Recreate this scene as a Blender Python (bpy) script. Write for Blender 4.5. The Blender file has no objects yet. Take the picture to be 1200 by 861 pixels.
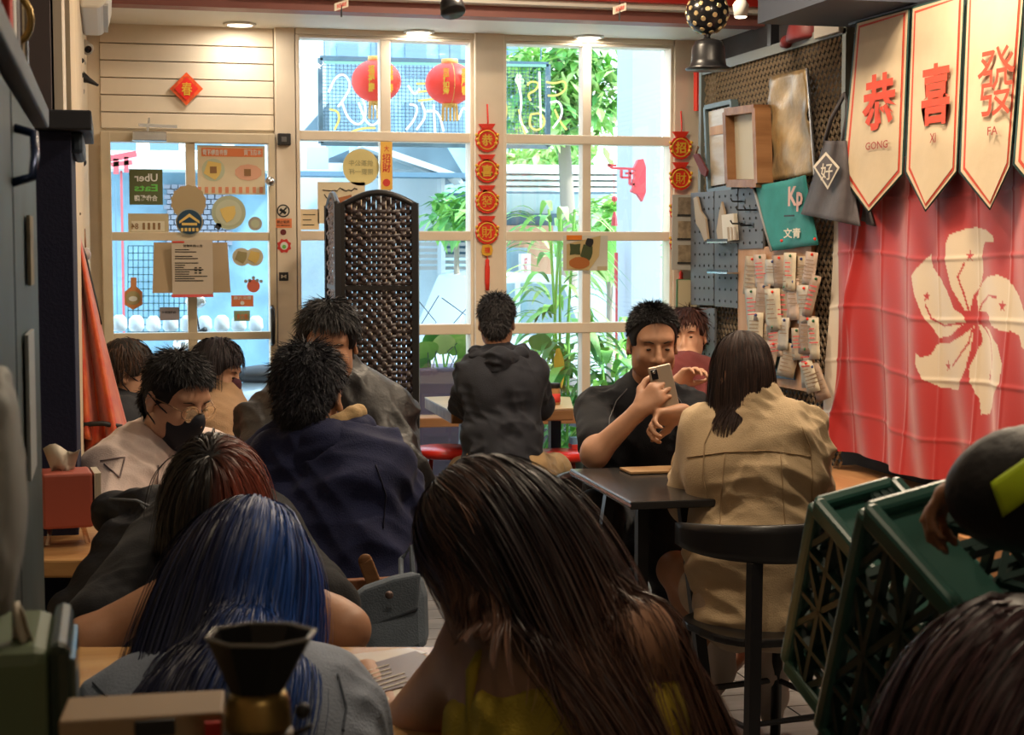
import bpy, math, random, numpy as np
from mathutils import Vector, Matrix
random.seed(7); RNG = np.random.default_rng(7)
SC = bpy.context.scene; COL = SC.collection

# ---------------- camera, world, sun, lamps, exposure ----------------
YAW, PITCH, FPX, CAMZ = math.radians(13.9), math.radians(4.2), 1900.0, 1.42
cd = bpy.data.cameras.new('camera'); cam = bpy.data.objects.new('camera', cd); COL.objects.link(cam)
cam.location = (0, 0, CAMZ); cam.rotation_euler = (math.pi/2-PITCH, 0, -YAW)
cd.sensor_width = 36; cd.lens = FPX/1200*36; cd.clip_start = .05; cd.clip_end = 200
cd.dof.use_dof = True; cd.dof.focus_distance = 5.0; cd.dof.aperture_fstop = 13
SC.camera = cam
SC.view_settings.view_transform = 'Standard'; SC.view_settings.look = 'None'
SC.view_settings.exposure = 0.0; SC.view_settings.gamma = 1; SC.view_settings.use_curve_mapping = False
SC.cycles.use_denoising = True; SC.cycles.max_bounces = 8; SC.cycles.transparent_max_bounces = 12
SC.cycles.sample_clamp_indirect = 6

w = bpy.data.worlds.new('sky'); SC.world = w; w.use_nodes = True
nt = w.node_tree; nt.nodes.clear()
wo = nt.nodes.new('ShaderNodeOutputWorld'); bg = nt.nodes.new('ShaderNodeBackground')
tc = nt.nodes.new('ShaderNodeTexCoord'); sx = nt.nodes.new('ShaderNodeSeparateXYZ'); cr = nt.nodes.new('ShaderNodeValToRGB')
cr.color_ramp.elements[0].position = 0.0; cr.color_ramp.elements[0].color = (.93, .97, 1, 1)
cr.color_ramp.elements[1].position = .6; cr.color_ramp.elements[1].color = (.55, .78, 1, 1)
nt.links.new(tc.outputs['Generated'], sx.inputs[0]); nt.links.new(sx.outputs['Z'], cr.inputs[0])
nt.links.new(cr.outputs[0], bg.inputs[0]); bg.inputs[1].default_value = 4.2; nt.links.new(bg.outputs[0], wo.inputs[0])

def light(name, kind, loc, energy, col=(1, 1, 1), size=.1, target=None, **k):
    l = bpy.data.lights.new(name, kind); l.energy = energy; l.color = col
    if kind == 'AREA': l.size = size
    elif kind != 'SUN': l.shadow_soft_size = size
    for a, b in k.items(): setattr(l, a, b)
    o = bpy.data.objects.new(name, l); COL.objects.link(o); o.location = loc
    if target is not None:
        o.rotation_euler = (Vector(target)-Vector(loc)).to_track_quat('-Z', 'Y').to_euler()
    return o
light('sunlight', 'SUN', (10, 9, 12), 9, (1, .96, .88), target=(0, 11.5, 0), angle=math.radians(3))
WARM = (1.0, .80, .57); WHITEL = (1.0, .90, .76)
# the shop's own ceiling lamps (recessed round lamps and track spots, most of them above the frame)
for nm, loc, e, c, s in [('ceiling_lamp_light', (.5, 2.0, 2.84), 9, WARM, .25), ('ceiling_lamp_light', (1.5, 3.4, 2.84), 22, WARM, .25),
                         ('ceiling_lamp_light', (2.35, 4.6, 2.84), 44, WARM, .25), ('ceiling_lamp_light', (.7, 4.9, 2.84), 16, WARM, .25),
                         ('ceiling_lamp_light', (1.6, 6.2, 2.84), 34, WARM, .25), ('ceiling_lamp_light', (.5, -.8, 2.84), 6, WARM, .3)]:
    o = light(nm, 'AREA', loc, e, c, s, target=(loc[0], loc[1], 0)); o.data.shape = 'DISK'
for tgt, loc, e in [((2.95, 5.6, 1.5), (1.9, 5.0, 2.75), 44), ((2.95, 7.0, 1.5), (2.2, 6.4, 2.75), 26)]:
    light('wall_spot_light', 'SPOT', loc, e, WARM, .05, target=tgt, spot_size=math.radians(95), spot_blend=.8)

# ---------------- pixels of the photograph -> points ----------------
FW = Vector((math.sin(YAW)*math.cos(PITCH), math.cos(YAW)*math.cos(PITCH), -math.sin(PITCH)))
RT = Vector((math.cos(YAW), -math.sin(YAW), 0)); UP = RT.cross(FW)
CP = Vector((0, 0, CAMZ))
def ray(px, py): return FW + RT*((px-600)/FPX) + UP*((430.5-py)/FPX)
def at(px, py, d): return CP + ray(px, py)*d
def atY(px, py, Y): r = ray(px, py); return CP + r*(Y/r.y)
def atX(px, py, X): r = ray(px, py); return CP + r*(X/r.x)
def atZ(px, py, Z): r = ray(px, py); return CP + r*((Z-CAMZ)/r.z)
def V(*a): return Vector(a if len(a) == 3 else a[0])

# ---------------- materials ----------------
MATS = {}
def mat(name, col, rough=.55, metal=0, bump=0, bscale=60, var=0, vscale=4, spec=.4, emit=0, sheen=0, alpha=1, attr=None, col2=None, stretch=(1, 1, 1), trans=0, coat=0):
    if name in MATS: return MATS[name]
    m = bpy.data.materials.new(name); m.use_nodes = True; n = m.node_tree; L = n.links
    b = n.nodes['Principled BSDF']; b.inputs['Base Color'].default_value = (*col, 1)
    b.inputs['Roughness'].default_value = rough; b.inputs['Metallic'].default_value = metal
    b.inputs['Specular IOR Level'].default_value = spec
    if sheen: b.inputs['Sheen Weight'].default_value = sheen
    if coat: b.inputs['Coat Weight'].default_value = coat; b.inputs['Coat Roughness'].default_value = .15
    if emit: b.inputs['Emission Color'].default_value = (*col, 1); b.inputs['Emission Strength'].default_value = emit
    if alpha < 1: b.inputs['Alpha'].default_value = alpha
    if trans: b.inputs['Transmission Weight'].default_value = trans; b.inputs['IOR'].default_value = 1.2
    co = n.nodes.new('ShaderNodeTexCoord'); mp = n.nodes.new('ShaderNodeMapping'); mp.inputs['Scale'].default_value = stretch
    L.new(co.outputs['Object'], mp.inputs[0]); src = None
    if attr:
        at_ = n.nodes.new('ShaderNodeAttribute'); at_.attribute_name = attr; src = at_.outputs['Color']
        L.new(src, b.inputs['Base Color'])
    if var or col2:
        t = n.nodes.new('ShaderNodeTexNoise'); t.inputs['Scale'].default_value = vscale; t.inputs['Detail'].default_value = 5
        L.new(mp.outputs[0], t.inputs['Vector']); r = n.nodes.new('ShaderNodeValToRGB')
        r.color_ramp.elements[0].position = .35; r.color_ramp.elements[1].position = .68
        c2 = col2 or tuple(min(1, c*(1+var)) for c in col); c1 = col if col2 else tuple(c*(1-var) for c in col)
        r.color_ramp.elements[0].color = (*c1, 1); r.color_ramp.elements[1].color = (*c2, 1)
        L.new(t.outputs['Fac'], r.inputs[0]); L.new(r.outputs[0], b.inputs['Base Color'])
    if bump:
        t = n.nodes.new('ShaderNodeTexNoise'); t.inputs['Scale'].default_value = bscale; t.inputs['Detail'].default_value = 4
        L.new(mp.outputs[0], t.inputs['Vector']); bp = n.nodes.new('ShaderNodeBump'); bp.inputs['Strength'].default_value = bump
        bp.inputs['Distance'].default_value = .01; L.new(t.outputs['Fac'], bp.inputs['Height']); L.new(bp.outputs[0], b.inputs['Normal'])
    MATS[name] = m; return m
def glass_mat(name, tint=(.93, .98, 1), gloss=.08, rough=.02):
    if name in MATS: return MATS[name]
    m = bpy.data.materials.new(name); m.use_nodes = True; n = m.node_tree; n.nodes.clear()
    o = n.nodes.new('ShaderNodeOutputMaterial'); t = n.nodes.new('ShaderNodeBsdfTransparent'); g = n.nodes.new('ShaderNodeBsdfGlossy')
    x = n.nodes.new('ShaderNodeMixShader'); t.inputs[0].default_value = (*tint, 1); g.inputs['Roughness'].default_value = rough
    x.inputs[0].default_value = gloss; n.links.new(t.outputs[0], x.inputs[1]); n.links.new(g.outputs[0], x.inputs[2]); n.links.new(x.outputs[0], o.inputs[0])
    MATS[name] = m; return m
def glow_mat(name, col, s):
    if name in MATS: return MATS[name]
    m = bpy.data.materials.new(name); m.use_nodes = True; n = m.node_tree; n.nodes.clear()
    o = n.nodes.new('ShaderNodeOutputMaterial'); e = n.nodes.new('ShaderNodeEmission'); e.inputs[0].default_value = (*col, 1); e.inputs[1].default_value = s
    n.links.new(e.outputs[0], o.inputs[0]); MATS[name] = m; return m
def wood(name, c1, c2, scale=6, rough=.45, axis=0, coat=0):
    st = [1, 1, 1]; st[axis] = .12
    return mat(name, c1, rough, col2=c2, vscale=scale*3, stretch=tuple(st), bump=.25, bscale=40, coat=coat)

# ---------------- mesh building ----------------
class MB:
    def __init__(s): s.v = []; s.f = []; s.mi = []; s.cur = 0
    def add(s, vs, fs, mi=None):
        n = len(s.v); s.v += [tuple(v) for v in vs]; s.f += [tuple(i+n for i in f) for f in fs]
        s.mi += [s.cur if mi is None else mi]*len(fs); return s
    def box(s, lo, hi, R=None, c=None):
        lo = Vector(lo); hi = Vector(hi)
        vs = [Vector((x, y, z)) for x in (lo.x, hi.x) for y in (lo.y, hi.y) for z in (lo.z, hi.z)]
        if R is not None:
            c = Vector(c) if c is not None else (lo+hi)/2
            vs = [c + R@(v-c) for v in vs]
        return s.add(vs, [(0, 1, 3, 2), (4, 6, 7, 5), (0, 4, 5, 1), (2, 3, 7, 6), (0, 2, 6, 4), (1, 5, 7, 3)])
    def obox(s, c, ax, ay, az):      # centre and three half axes
        c = Vector(c); vs = [c+ax*i+ay*j+az*k for i in (-1, 1) for j in (-1, 1) for k in (-1, 1)]
        f = [(0, 1, 3, 2), (4, 6, 7, 5), (0, 4, 5, 1), (2, 3, 7, 6), (0, 2, 6, 4), (1, 5, 7, 3)]
        if ax.cross(ay).dot(az) < 0: f = [t[::-1] for t in f]
        return s.add(vs, f)
    def bar(s, a, b, wd, th, up=(0, 0, 1)):
        a = Vector(a); b = Vector(b); d = b-a; l = d.length; d.normalize(); u = Vector(up)
        r = d.cross(u)
        if r.length < 1e-4: r = d.cross(Vector((1, 0, 0)))
        r.normalize(); u = r.cross(d)
        return s.obox((a+b)/2, d*(l/2), r*(wd/2), u*(th/2))
    def tube(s, pts, r, n=8, cap=True, closed=False):
        pts = [Vector(p) for p in pts]; m = len(pts); rs = r if isinstance(r, (list, tuple)) else [r]*m
        N = None; vs = []
        for i, p in enumerate(pts):
            a = pts[(i-1) % m] if (i or closed) else p; b = pts[(i+1) % m] if (i < m-1 or closed) else p
            t = (b-a).normalized()
            if N is None: N = t.orthogonal().normalized()
            N = (N - t*N.dot(t)); N = N.normalized() if N.length > 1e-6 else t.orthogonal().normalized()
            B = t.cross(N)
            vs += [p+(N*math.cos(2*math.pi*k/n)+B*math.sin(2*math.pi*k/n))*rs[i] for k in range(n)]
        fs = []
        for i in range(m if closed else m-1):
            j = (i+1) % m
            for k in range(n): fs.append((i*n+k, i*n+(k+1) % n, j*n+(k+1) % n, j*n+k))
        if cap and not closed: fs += [tuple(range(n))[::-1], tuple((m-1)*n+k for k in range(n))]
        return s.add(vs, fs)
    def lathe(s, c, prof, n=20, ax=(0, 0, 1), squash=None):
        c = Vector(c); ax = Vector(ax).normalized(); N = ax.orthogonal().normalized(); B = ax.cross(N); vs = []
        for r, h in prof:
            for k in range(n):
                a = 2*math.pi*k/n; vs.append(c+ax*h+(N*math.cos(a)+B*math.sin(a))*max(r, 1e-4))
        fs = [(i*n+k, i*n+(k+1) % n, (i+1)*n+(k+1) % n, (i+1)*n+k) for i in range(len(prof)-1) for k in range(n)]
        fs += [tuple(range(n))[::-1], tuple((len(prof)-1)*n+k for k in range(n))]
        return s.add(vs, fs)
    def ball(s, c, r, n=12, m=8):
        r = Vector(r) if isinstance(r, (tuple, list, Vector)) else Vector((r, r, r)); c = Vector(c)
        vs = []; 
        for i in range(m+1):
            t = math.pi*i/m
            for k in range(n):
                a = 2*math.pi*k/n; vs.append(c+Vector((r.x*math.sin(t)*math.cos(a), r.y*math.sin(t)*math.sin(a), r.z*math.cos(t))))
        return s.add(vs, [(i*n+k, (i+1)*n+k, (i+1)*n+(k+1) % n, i*n+(k+1) % n) for i in range(m) for k in range(n)])
    def prism(s, poly, t):           # 3-D polygon, extruded by vector t
        poly = [Vector(p) for p in poly]; t = Vector(t); n = len(poly)
        fs = [tuple(range(n))[::-1], tuple(range(n, 2*n))]+[(i, (i+1) % n, n+(i+1) % n, n+i) for i in range(n)]
        nn = (poly[1]-poly[0]).cross(poly[2]-poly[1])
        if nn.dot(t) < 0 and n < 5: fs = [f[::-1] for f in fs]
        return s.add(poly+[p+t for p in poly], fs)
    def grid(s, P):                  # 2-D list of points
        a = len(P); b = len(P[0])
        return s.add([p for r in P for p in r], [(i*b+j, (i+1)*b+j, (i+1)*b+j+1, i*b+j+1) for i in range(a-1) for j in range(b-1)])
    def build(s, name, m, parent=None, smooth=False, bev=0, thick=0, **tags):
        me = bpy.data.meshes.new(name); off = Vector((0, 0, 0))
        if parent is not None: off = root_loc(parent)
        me.from_pydata([tuple(Vector(v)-off) for v in s.v], [], s.f)
        ms = m if isinstance(m, list) else [m]
        for x in ms: me.materials.append(x)
        if len(ms) > 1: me.polygons.foreach_set('material_index', s.mi)
        if smooth: me.polygons.foreach_set('use_smooth', [True]*len(me.polygons))
        me.update(); o = bpy.data.objects.new(name, me); COL.objects.link(o); o.parent = parent
        if bev:
            q = o.modifiers.new('bevel', 'BEVEL'); q.width = bev; q.segments = 2; q.limit_method = 'ANGLE'
        if thick:
            q = o.modifiers.new('solid', 'SOLIDIFY'); q.thickness = thick; q.offset = 0
        for k, v in tags.items(): o[k] = v
        return o
def root_loc(o):
    while o.parent: o = o.parent
    return o.location
def thing(name, label, cat, loc, group=None):
    o = bpy.data.objects.new(name, None); COL.objects.link(o); o.location = loc; o.empty_display_size = .1
    o['label'] = label; o['category'] = cat
    if group: o['group'] = group
    return o
def tag(o, label, cat, group=None):
    o['label'] = label; o['category'] = cat
    if group: o['group'] = group
    return o
def struct(o): o['kind'] = 'structure'; return o
def npmesh(name, v, f, m, parent=None, smooth=True, cols=None):
    me = bpy.data.meshes.new(name); v = np.asarray(v, dtype=np.float32)
    if parent is not None: v = v - np.array(root_loc(parent), dtype=np.float32)
    f = np.asarray(f, dtype=np.int32); k = f.shape[1]
    me.vertices.add(len(v)); me.vertices.foreach_set('co', v.ravel())
    me.loops.add(f.size); me.loops.foreach_set('vertex_index', f.ravel())
    me.polygons.add(len(f)); me.polygons.foreach_set('loop_start', np.arange(0, f.size, k, dtype=np.int32))
    if cols is not None:
        a = me.color_attributes.new('tint', 'FLOAT_COLOR', 'POINT')
        a.data.foreach_set('color', np.c_[cols, np.ones(len(cols))].astype(np.float32).ravel())
    me.materials.append(m)
    me.update(calc_edges=True); me.validate()
    if smooth: me.polygons.foreach_set('use_smooth', np.ones(len(me.polygons), dtype=bool))
    o = bpy.data.objects.new(name, me); COL.objects.link(o); o.parent = parent; return o
_tc = {}
def text_geo(s, bold=.012):
    key = (s, bold)
    if key in _tc: return _tc[key]
    c = bpy.data.curves.new('lettering', 'FONT'); c.body = s; c.offset = bold; c.resolution_u = 2
    c.align_x = 'CENTER'; c.align_y = 'CENTER'; c.space_line = .95
    o = bpy.data.objects.new('lettering', c); COL.objects.link(o); bpy.context.view_layer.update()
    me = bpy.data.meshes.new_from_object(o.evaluated_get(bpy.context.evaluated_depsgraph_get()))
    vs = [v.co.copy() for v in me.vertices]; fs = [tuple(p.vertices) for p in me.polygons]
    bpy.data.objects.remove(o); bpy.data.meshes.remove(me)
    if vs:
        x0 = min(v.x for v in vs); x1 = max(v.x for v in vs); y0 = min(v.y for v in vs); y1 = max(v.y for v in vs)
        vs = [Vector((v.x-(x0+x1)/2, v.y-(y0+y1)/2, 0)) for v in vs]
    else: x0 = x1 = y0 = y1 = 0
    _tc[key] = (vs, fs, x1-x0, y1-y0); return _tc[key]
def text(s, c, r, u, width, height, m, parent=None, bold=.012, mirror=False, name='lettering', mb=None, th=0):
    vs, fs, tw, th_ = text_geo(s, bold); r = Vector(r).normalized(); u = Vector(u).normalized(); c = Vector(c)
    sx = width/tw if width else height/th_; sy = height/th_ if height else sx
    if mirror: r = -r
    out = [c+r*(v.x*sx)+u*(v.y*sy) for v in vs]
    if mb is not None: mb.add(out, fs); return
    return MB().add(out, fs).build(name, m, parent)
# =============== palette ===============
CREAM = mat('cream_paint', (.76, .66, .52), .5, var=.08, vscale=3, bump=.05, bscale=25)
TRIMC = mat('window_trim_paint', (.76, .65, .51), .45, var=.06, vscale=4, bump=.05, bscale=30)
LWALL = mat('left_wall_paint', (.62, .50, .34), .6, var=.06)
WHITE = mat('white_paint', (.8, .78, .72), .5); MAUVE = mat('mauve_paint', (.30, .115, .10), .5)
REDP = mat('red_paint', (.55, .03, .02), .5); DARK = mat('dark_wall', (.05, .045, .045), .8, var=.3)
BLACK = mat('black_metal', (.012, .012, .014), .35); BLACKP = mat('black_plastic', (.015, .015, .017), .5)
NAVYP = mat('navy_paint', (.008, .012, .045), .75, bump=.2, bscale=120); TEAL = mat('teal_paint', (.03, .055, .06), .5, var=.25, vscale=7)
GREYV = mat('purple_grey_board', (.11, .09, .10), .6); PAPER = mat('paper', (.62, .56, .46), .7, var=.08)
PANE = glass_mat('window_glass'); CHROME = mat('chrome', (.6, .6, .6), .25, metal=1)
GOLD = mat('gold_print', (.75, .42, .04), .35); REDV = mat('red_velvet', (.72, .03, .01), .5, bump=.3, bscale=200)
ORANGEP = mat('orange_print', (.75, .22, .08), .6); INK = mat('black_ink', (.02, .02, .02), .7); REDINK = mat('red_ink', (.62, .05, .04), .7)
WHITEP = mat('white_print', (.75, .75, .72), .6)
YW = 8.08
def zw(py, px=560, Y=YW): return atY(px, py, Y).z
def xw(px, py=250, Y=YW): return atY(px, py, Y).x
# =============== shell ===============
XL, XR = -.09, 3.08
fl = struct(MB().box((-.9, -2.2, -.06), (3.3, 8.2, -.012)).build('floor', mat('floor_base', (.05, .05, .055), .8)))
FP = mat('floor_plank', (.17, .16, .155), .5, var=.3, vscale=5, bump=.2, bscale=30, stretch=(.3, 1, 1))
y = 3.0; r = 0
while y < 8.0:
    x = -.68 - (r % 3)*.3
    while x < 3.05:
        a, b = max(x, -.69), min(x+.9, 3.06)
        if b-a > .05: MB().box((a+.003, y+.003, -.02), (b-.003, y+.157, 0)).build('floor_plank', FP, fl)
        x += .9
    y += .16; r += 1
struct(MB().box((-.9, -2.2, -.012), (3.3, 2.99, -.002)).build('floor', FP))
struct(MB().box((-.9, -2.2, 2.9), (3.3, 7.5, 3.0)).build('ceiling', mat('ceiling_paint', (.45, .40, .36), .7)))
struct(MB().box((-.9, 7.5, 2.492), (3.3, 8.2, 3.0)).build('ceiling', WHITE))
BEAM = struct(MB().box((-.9, 7.38, 2.485), (3.3, 7.5, 3.0)).build('trim_1', MAUVE))
struct(MB().box((.6, 7.30, 2.535), (3.3, 7.38, 3.0)).build('trim_2', WHITE))
struct(MB().box((1.7, 7.26, 2.56), (3.3, 7.30, 2.9)).build('trim_3', REDP))
struct(MB().box((-.9, -2.3, -.05), (3.3, -2.2, 3)).build('wall_rear', CREAM))
struct(MB().box((XR, -2.2, -.05), (XR+.15, 8.2, 3)).build('wall_right', DARK))
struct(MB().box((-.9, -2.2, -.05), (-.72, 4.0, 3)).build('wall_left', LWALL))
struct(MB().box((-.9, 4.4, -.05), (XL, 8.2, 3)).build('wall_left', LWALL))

# window wall, with boards over the door
xd0, xd1 = xw(118, 155), xw(322, 155); ztop = 2.55
wf = MB(); wf.box((-.9, YW+.01, -.05), (xd0, 8.2, ztop)); wf.box((xd0, YW+.03, zw(155, 220)), (xd1, 8.2, ztop))
wall_far = struct(wf.build('wall_far', CREAM))
ys = [152, 133, 113, 93, 73, 53, 33]
for i in range(6):
    z0, z1 = zw(ys[i], 220), zw(ys[i+1], 220)+(.05 if i == 5 else 0)
    MB().box((xd0+.002, YW, z0+.003), (xd1-.004, YW+.03, z1-.002)).build('wall_board', CREAM, wall_far, bev=.002)
# posts
def post(n, a, b, z0=-.05, z1=ztop, Y0=8.0, Y1=8.16, m=TRIMC): return struct(MB().box((xw(a), Y0, z0), (xw(b), Y1, z1)).build(n, m, bev=.004))
post('trim_4', 323, 346, Y0=8.03); post('trim_5', 553, 587, Y0=8.0); post('trim_6', 785, 824, Y0=8.02)
post('trim_7', 347, 784, zw(48), ztop, 8.02)
struct(MB().box((xw(824), 8.02, -.05), (XR+.1, 8.16, ztop)).build('trim_8', TRIMC))
zs = [(157, 50), (271, 168), (379, 282), (486, 391), (596, 500)]
def window(name, c0, c1, cols):
    z0, z1 = zw(612), zw(48)
    f = MB(); x0, x1 = xw(c0), xw(c1)
    f.box((x0, 8.03, z0), (x0+.018, 8.15, z1)); f.box((x1-.018, 8.03, z0), (x1, 8.15, z1)); f.box((x0+.004, 8.031, z1-.015), (x1-.004, 8.149, z1-.001)); f.box((x0+.004, 8.031, z0+.001), (x1-.004, 8.149, z0+.06))
    w_ = struct(f.build(name, TRIMC, bev=.003))
    for a, b in ((157, 168), (271, 282), (379, 391)):
        MB().box((x0, 8.035, zw(b)), (x1, 8.13, zw(a))).build('muntin', TRIMC, w_, bev=.004)
    MB().box((x0-.01, 7.99, zw(497)), (x1+.01, 8.15, zw(486))).build('window_sill', wood('sill_wood', (.5, .25, .11), (.36, .16, .07), 6), w_, bev=.004)
    MB().box((xw(cols[0][1])+.0, 8.04, z0), (xw(cols[1][0]), 8.12, z1)).build('mullion', TRIMC, w_, bev=.004)
    for a, b in cols:
        for l, u in zs:
            MB().box((xw(a)-.005, 8.088, zw(l)-.01), (xw(b)+.005, 8.092, zw(u)+.01)).build('pane', PANE, w_)
    return w_
window('window_1', 347, 553, ((350, 445), (457, 551))); window('window_2', 587, 785, ((590, 680), (690, 778)))
struct(MB().box((xw(322), 8.03, -.05), (3.1, 8.17, zw(612))).build('wall_far', CREAM))
# door
dx = [xw(p, 250) for p in (119, 131, 218, 229, 314, 322)]
dz = [zw(p, 220) for p in (156, 168, 272, 282, 389, 398)]
d = MB(); d.box((dx[0], 8.02, -.01), (dx[1], 8.11, dz[0])); d.box((dx[4], 8.02, -.01), (dx[5], 8.11, dz[0])); d.box((dx[0]+.012, 8.021, dz[1]), (dx[5]-.012, 8.109, dz[0]-.001)); d.box((dx[0]+.012, 8.021, 0), (dx[5]-.012, 8.109, .3))
DOORC = mat('door_paint', (.62, .52, .37), .45, var=.1, vscale=5)
door = struct(d.build('door_1', DOORC, bev=.004))
MB().box((dx[2], 8.035, .3), (dx[3], 8.10, dz[1])).build('mullion', DOORC, door, bev=.003)
for a, b in ((3, 2), (5, 4)): MB().box((dx[0], 8.033, dz[a]), (dx[5], 8.10, dz[b])).build('muntin', DOORC, door, bev=.003)
for a, b in ((1, 2), (3, 4)):
    for l, u in ((dz[2], dz[1]), (dz[4], dz[3]), (.3, dz[5])): MB().box((dx[a]-.004, 8.068, l-.01), (dx[b]+.004, 8.072, u+.01)).build('pane', PANE, door)
p = atY(316, 213, 8.0); MB().lathe(p, [(.008, .02), (.008, 0), (.022, -.01), (.024, -.03), (.012, -.042)], 14, (0, 1, 0)).build('door_knob', CHROME, door, True)
p = atY(320, 382, 7.97); MB().tube([p+V(0, .05, .09), p+V(0, 0, .08), p+V(0, -.005, 0), p+V(0, 0, -.08), p+V(0, .05, -.09)], .011, 8).build('door_handle', BLACK, door, True)
a = atY(155, 160, 7.98); q = MB(); q.box(a-V(0, .02, .02), a+V(.16, .04, .025)); q.build('door_closer', CHROME, door, bev=.004)
q = MB(); q.bar(a+V(.07, -.01, .02), a+V(.08, -.01, .09), .012, .01); q.bar(a+V(.03, -.01, .055), a+V(.21, 0, .05), .01, .014); q.build('closer_arm', CHROME, door)

# =============== things stuck on door, post and window ===============
def disc(px, py, rpx, Y, m, n=24, th=.003, scallop=0, ysc=1):
    c = atY(px, py, Y); R = rpx/FPX*Y*1.0; pts = []
    for k in range(n):
        a = 2*math.pi*k/n; rr = R*(1+(scallop if k % 2 else 0)); pts.append(c+V(rr*math.cos(a), 0, rr*ysc*math.sin(a)))
    return MB().prism(pts, (0, th, 0))
def rect(p0, p1, Y, th=.002, mb=None):
    a = atY(p0[0], p0[1], Y); b = atY(p1[0], p1[1], Y); return (mb or MB()).box((a.x, Y, b.z), (b.x, Y+th, a.z))
def wtext(s, px, py, wpx, hpx, Y, m, parent, mirror=False, bold=.012):
    return text(s, atY(px, py, Y), (1, 0, 0), (0, 0, 1), wpx/FPX*Y if wpx else None, hpx/FPX*Y if hpx else None, m, parent, bold, mirror)
YD = 8.06
def sticker(name, label, cat, base, mb_, m, th=None):
    o = mb_.build('backing', m, base); return o
def plate(label, name, cat, p0, p1, m, Y=YD, group=None):
    c = atY((p0[0]+p1[0])/2, p1[1], Y); t = thing(name, label, cat, c, group); rect(p0, p1, Y, .002).build('sheet', m, t); return t
OLIVE = mat('olive_vinyl', (.10, .12, .045), .5); GREENP = mat('green_print', (.15, .55, .10), .6)
t = plate('dark olive square delivery sticker with mirrored lettering, upper left pane of the door', 'window_sticker', 'sticker', (151, 198), (191, 240), OLIVE)
wtext('Uber', 171, 208, 26, 9, YD-.002, WHITEP, t, True, .02); wtext('Eats', 171, 220, 26, 8, YD-.002, GREENP, t, True, .02); wtext('合作餐廳', 171, 232, 26, 7, YD-.002, WHITEP, t, True, .02)
TANV = mat('tan_sticker', (.50, .42, .27), .6)
t = plate('pale tan notice strip with a small printed table, just below the olive square sticker', 'window_sticker', 'sticker', (150, 250), (198, 274), TANV)
q = MB(); rect((154, 259), (193, 271), YD-.001, .001, q); q.build('printed_panel', mat('pale_print', (.68, .62, .48), .6), t)
wtext('84', 158, 265, 8, 7, YD-.003, mat('brown_ink', (.25, .14, .06), .6), t, True)
q = MB(); [rect((167+i*6, 261), (170+i*6, 269), YD-.003, .001, q) for i in range(4)]; q.build('print_mark', MATS['brown_ink'], t)
t = thing('award_sticker', 'beige scallop-edged round sticker seen from behind across the door mullion', 'sticker', atY(221, 258, 8.02))
disc(221, 237, 19, 8.02, None, 28, .003, .07).build('backing', mat('sticker_back', (.42, .32, .18), .7), t)
t = thing('round_badge', 'dark blue round badge with a yellow house emblem, under the scalloped sticker', 'sticker', atY(222, 275, 8.01))
NAVY = mat('navy_print', (.01, .05, .10), .5); YEL = mat('yellow_print', (.72, .52, .16), .6)
disc(222, 260, 15.5, 8.015, None).build('backing', mat('badge_ring', (.35, .33, .25), .5), t); disc(222, 260, 14, 8.011, None).build('disc', NAVY, t)
q = MB(); q.prism([atY(x, y_, 8.008) for x, y_ in ((210, 259), (222, 250), (234, 259), (234, 262), (222, 254), (210, 262))], (0, .002, 0)); rect((213, 261), (231, 264), 8.008, .002, q)
q.build('emblem', YEL, t)
for k in range(5): pass
q = MB(); [rect((212+k*4.4, 267), (215+k*4.4, 271), 8.008, .002, q) for k in range(5)]; q.build('print_mark', YEL, t)
# food poster
PP = mat('cream_poster', (.70, .60, .42), .6)
t = plate('cream food poster with an orange header and two pictured dishes, on the door', 'food_poster', 'poster', (231, 170), (311, 228), PP)
q = MB(); rect((236, 173), (308, 184), YD-.002, .001, q); q.build('header', ORANGEP, t)
wtext('寄件自動不費', 252, 178.5, 28, 7, YD-.004, WHITEP, t, True); wtext('本店訂貨', 296, 178.5, 20, 7, YD-.004, WHITEP, t, True)
disc(250, 199, 13, YD-.002, None).build('plate_print', mat('paleblue_print', (.50, .55, .40), .6), t); disc(250, 199, 9, YD-.004, None, 9, .001, .3).build('food_print', YEL, t); rect((246, 195), (254, 203), YD-.006, .001).build('food_print', mat('brown_print', (.25, .13, .05), .6), t)
disc(291, 202, 15, YD-.002, None, 20, .001, .05, .6).build('food_print', mat('pink_print', (.70, .38, .26), .6), t); rect((286, 198), (294, 206), YD-.004, .001).build('food_print', MATS['brown_print'], t)
q = MB(); [rect((232+k*8, 219), (236+k*8, 226), YD-.002, .001, q) for k in range(10)]; q.build('checked_border', mat('coral_print', (.68, .26, .14), .6), t)
PG = mat('pale_green_sticker', (.42, .46, .32), .6)
t = thing('round_sticker', 'large pale green round sticker with a faded figure, right side of the upper door panes', 'sticker', atY(268, 268, YD))
disc(268, 249, 19.5, YD, None, 30).build('disc', PG, t); disc(268, 249, 15, YD-.002, None, 30, .001).build('ring_print', mat('pale_green2', (.52, .54, .40), .6), t); disc(268, 250, 8, YD-.004, None, 7, .001, .4).build('figure_print', YEL, t)
t = thing('round_sticker', 'small grey round sticker in the lower corner beside the large pale green one', 'sticker', atY(299, 270, YD)); disc(299, 262, 8, YD, None).build('disc', mat('grey_sticker', (.35, .35, .30), .6), t); disc(299, 262, 5, YD-.002, None, 12, .001).build('print_mark', PG, t)
t = thing('round_sticker', 'tiny black heart-shaped sticker below the large pale green round one', 'sticker', atY(256, 270, YD)); disc(256, 265, 3.5, YD, None, 9, .002, .2).build('disc', INK, t)
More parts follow.
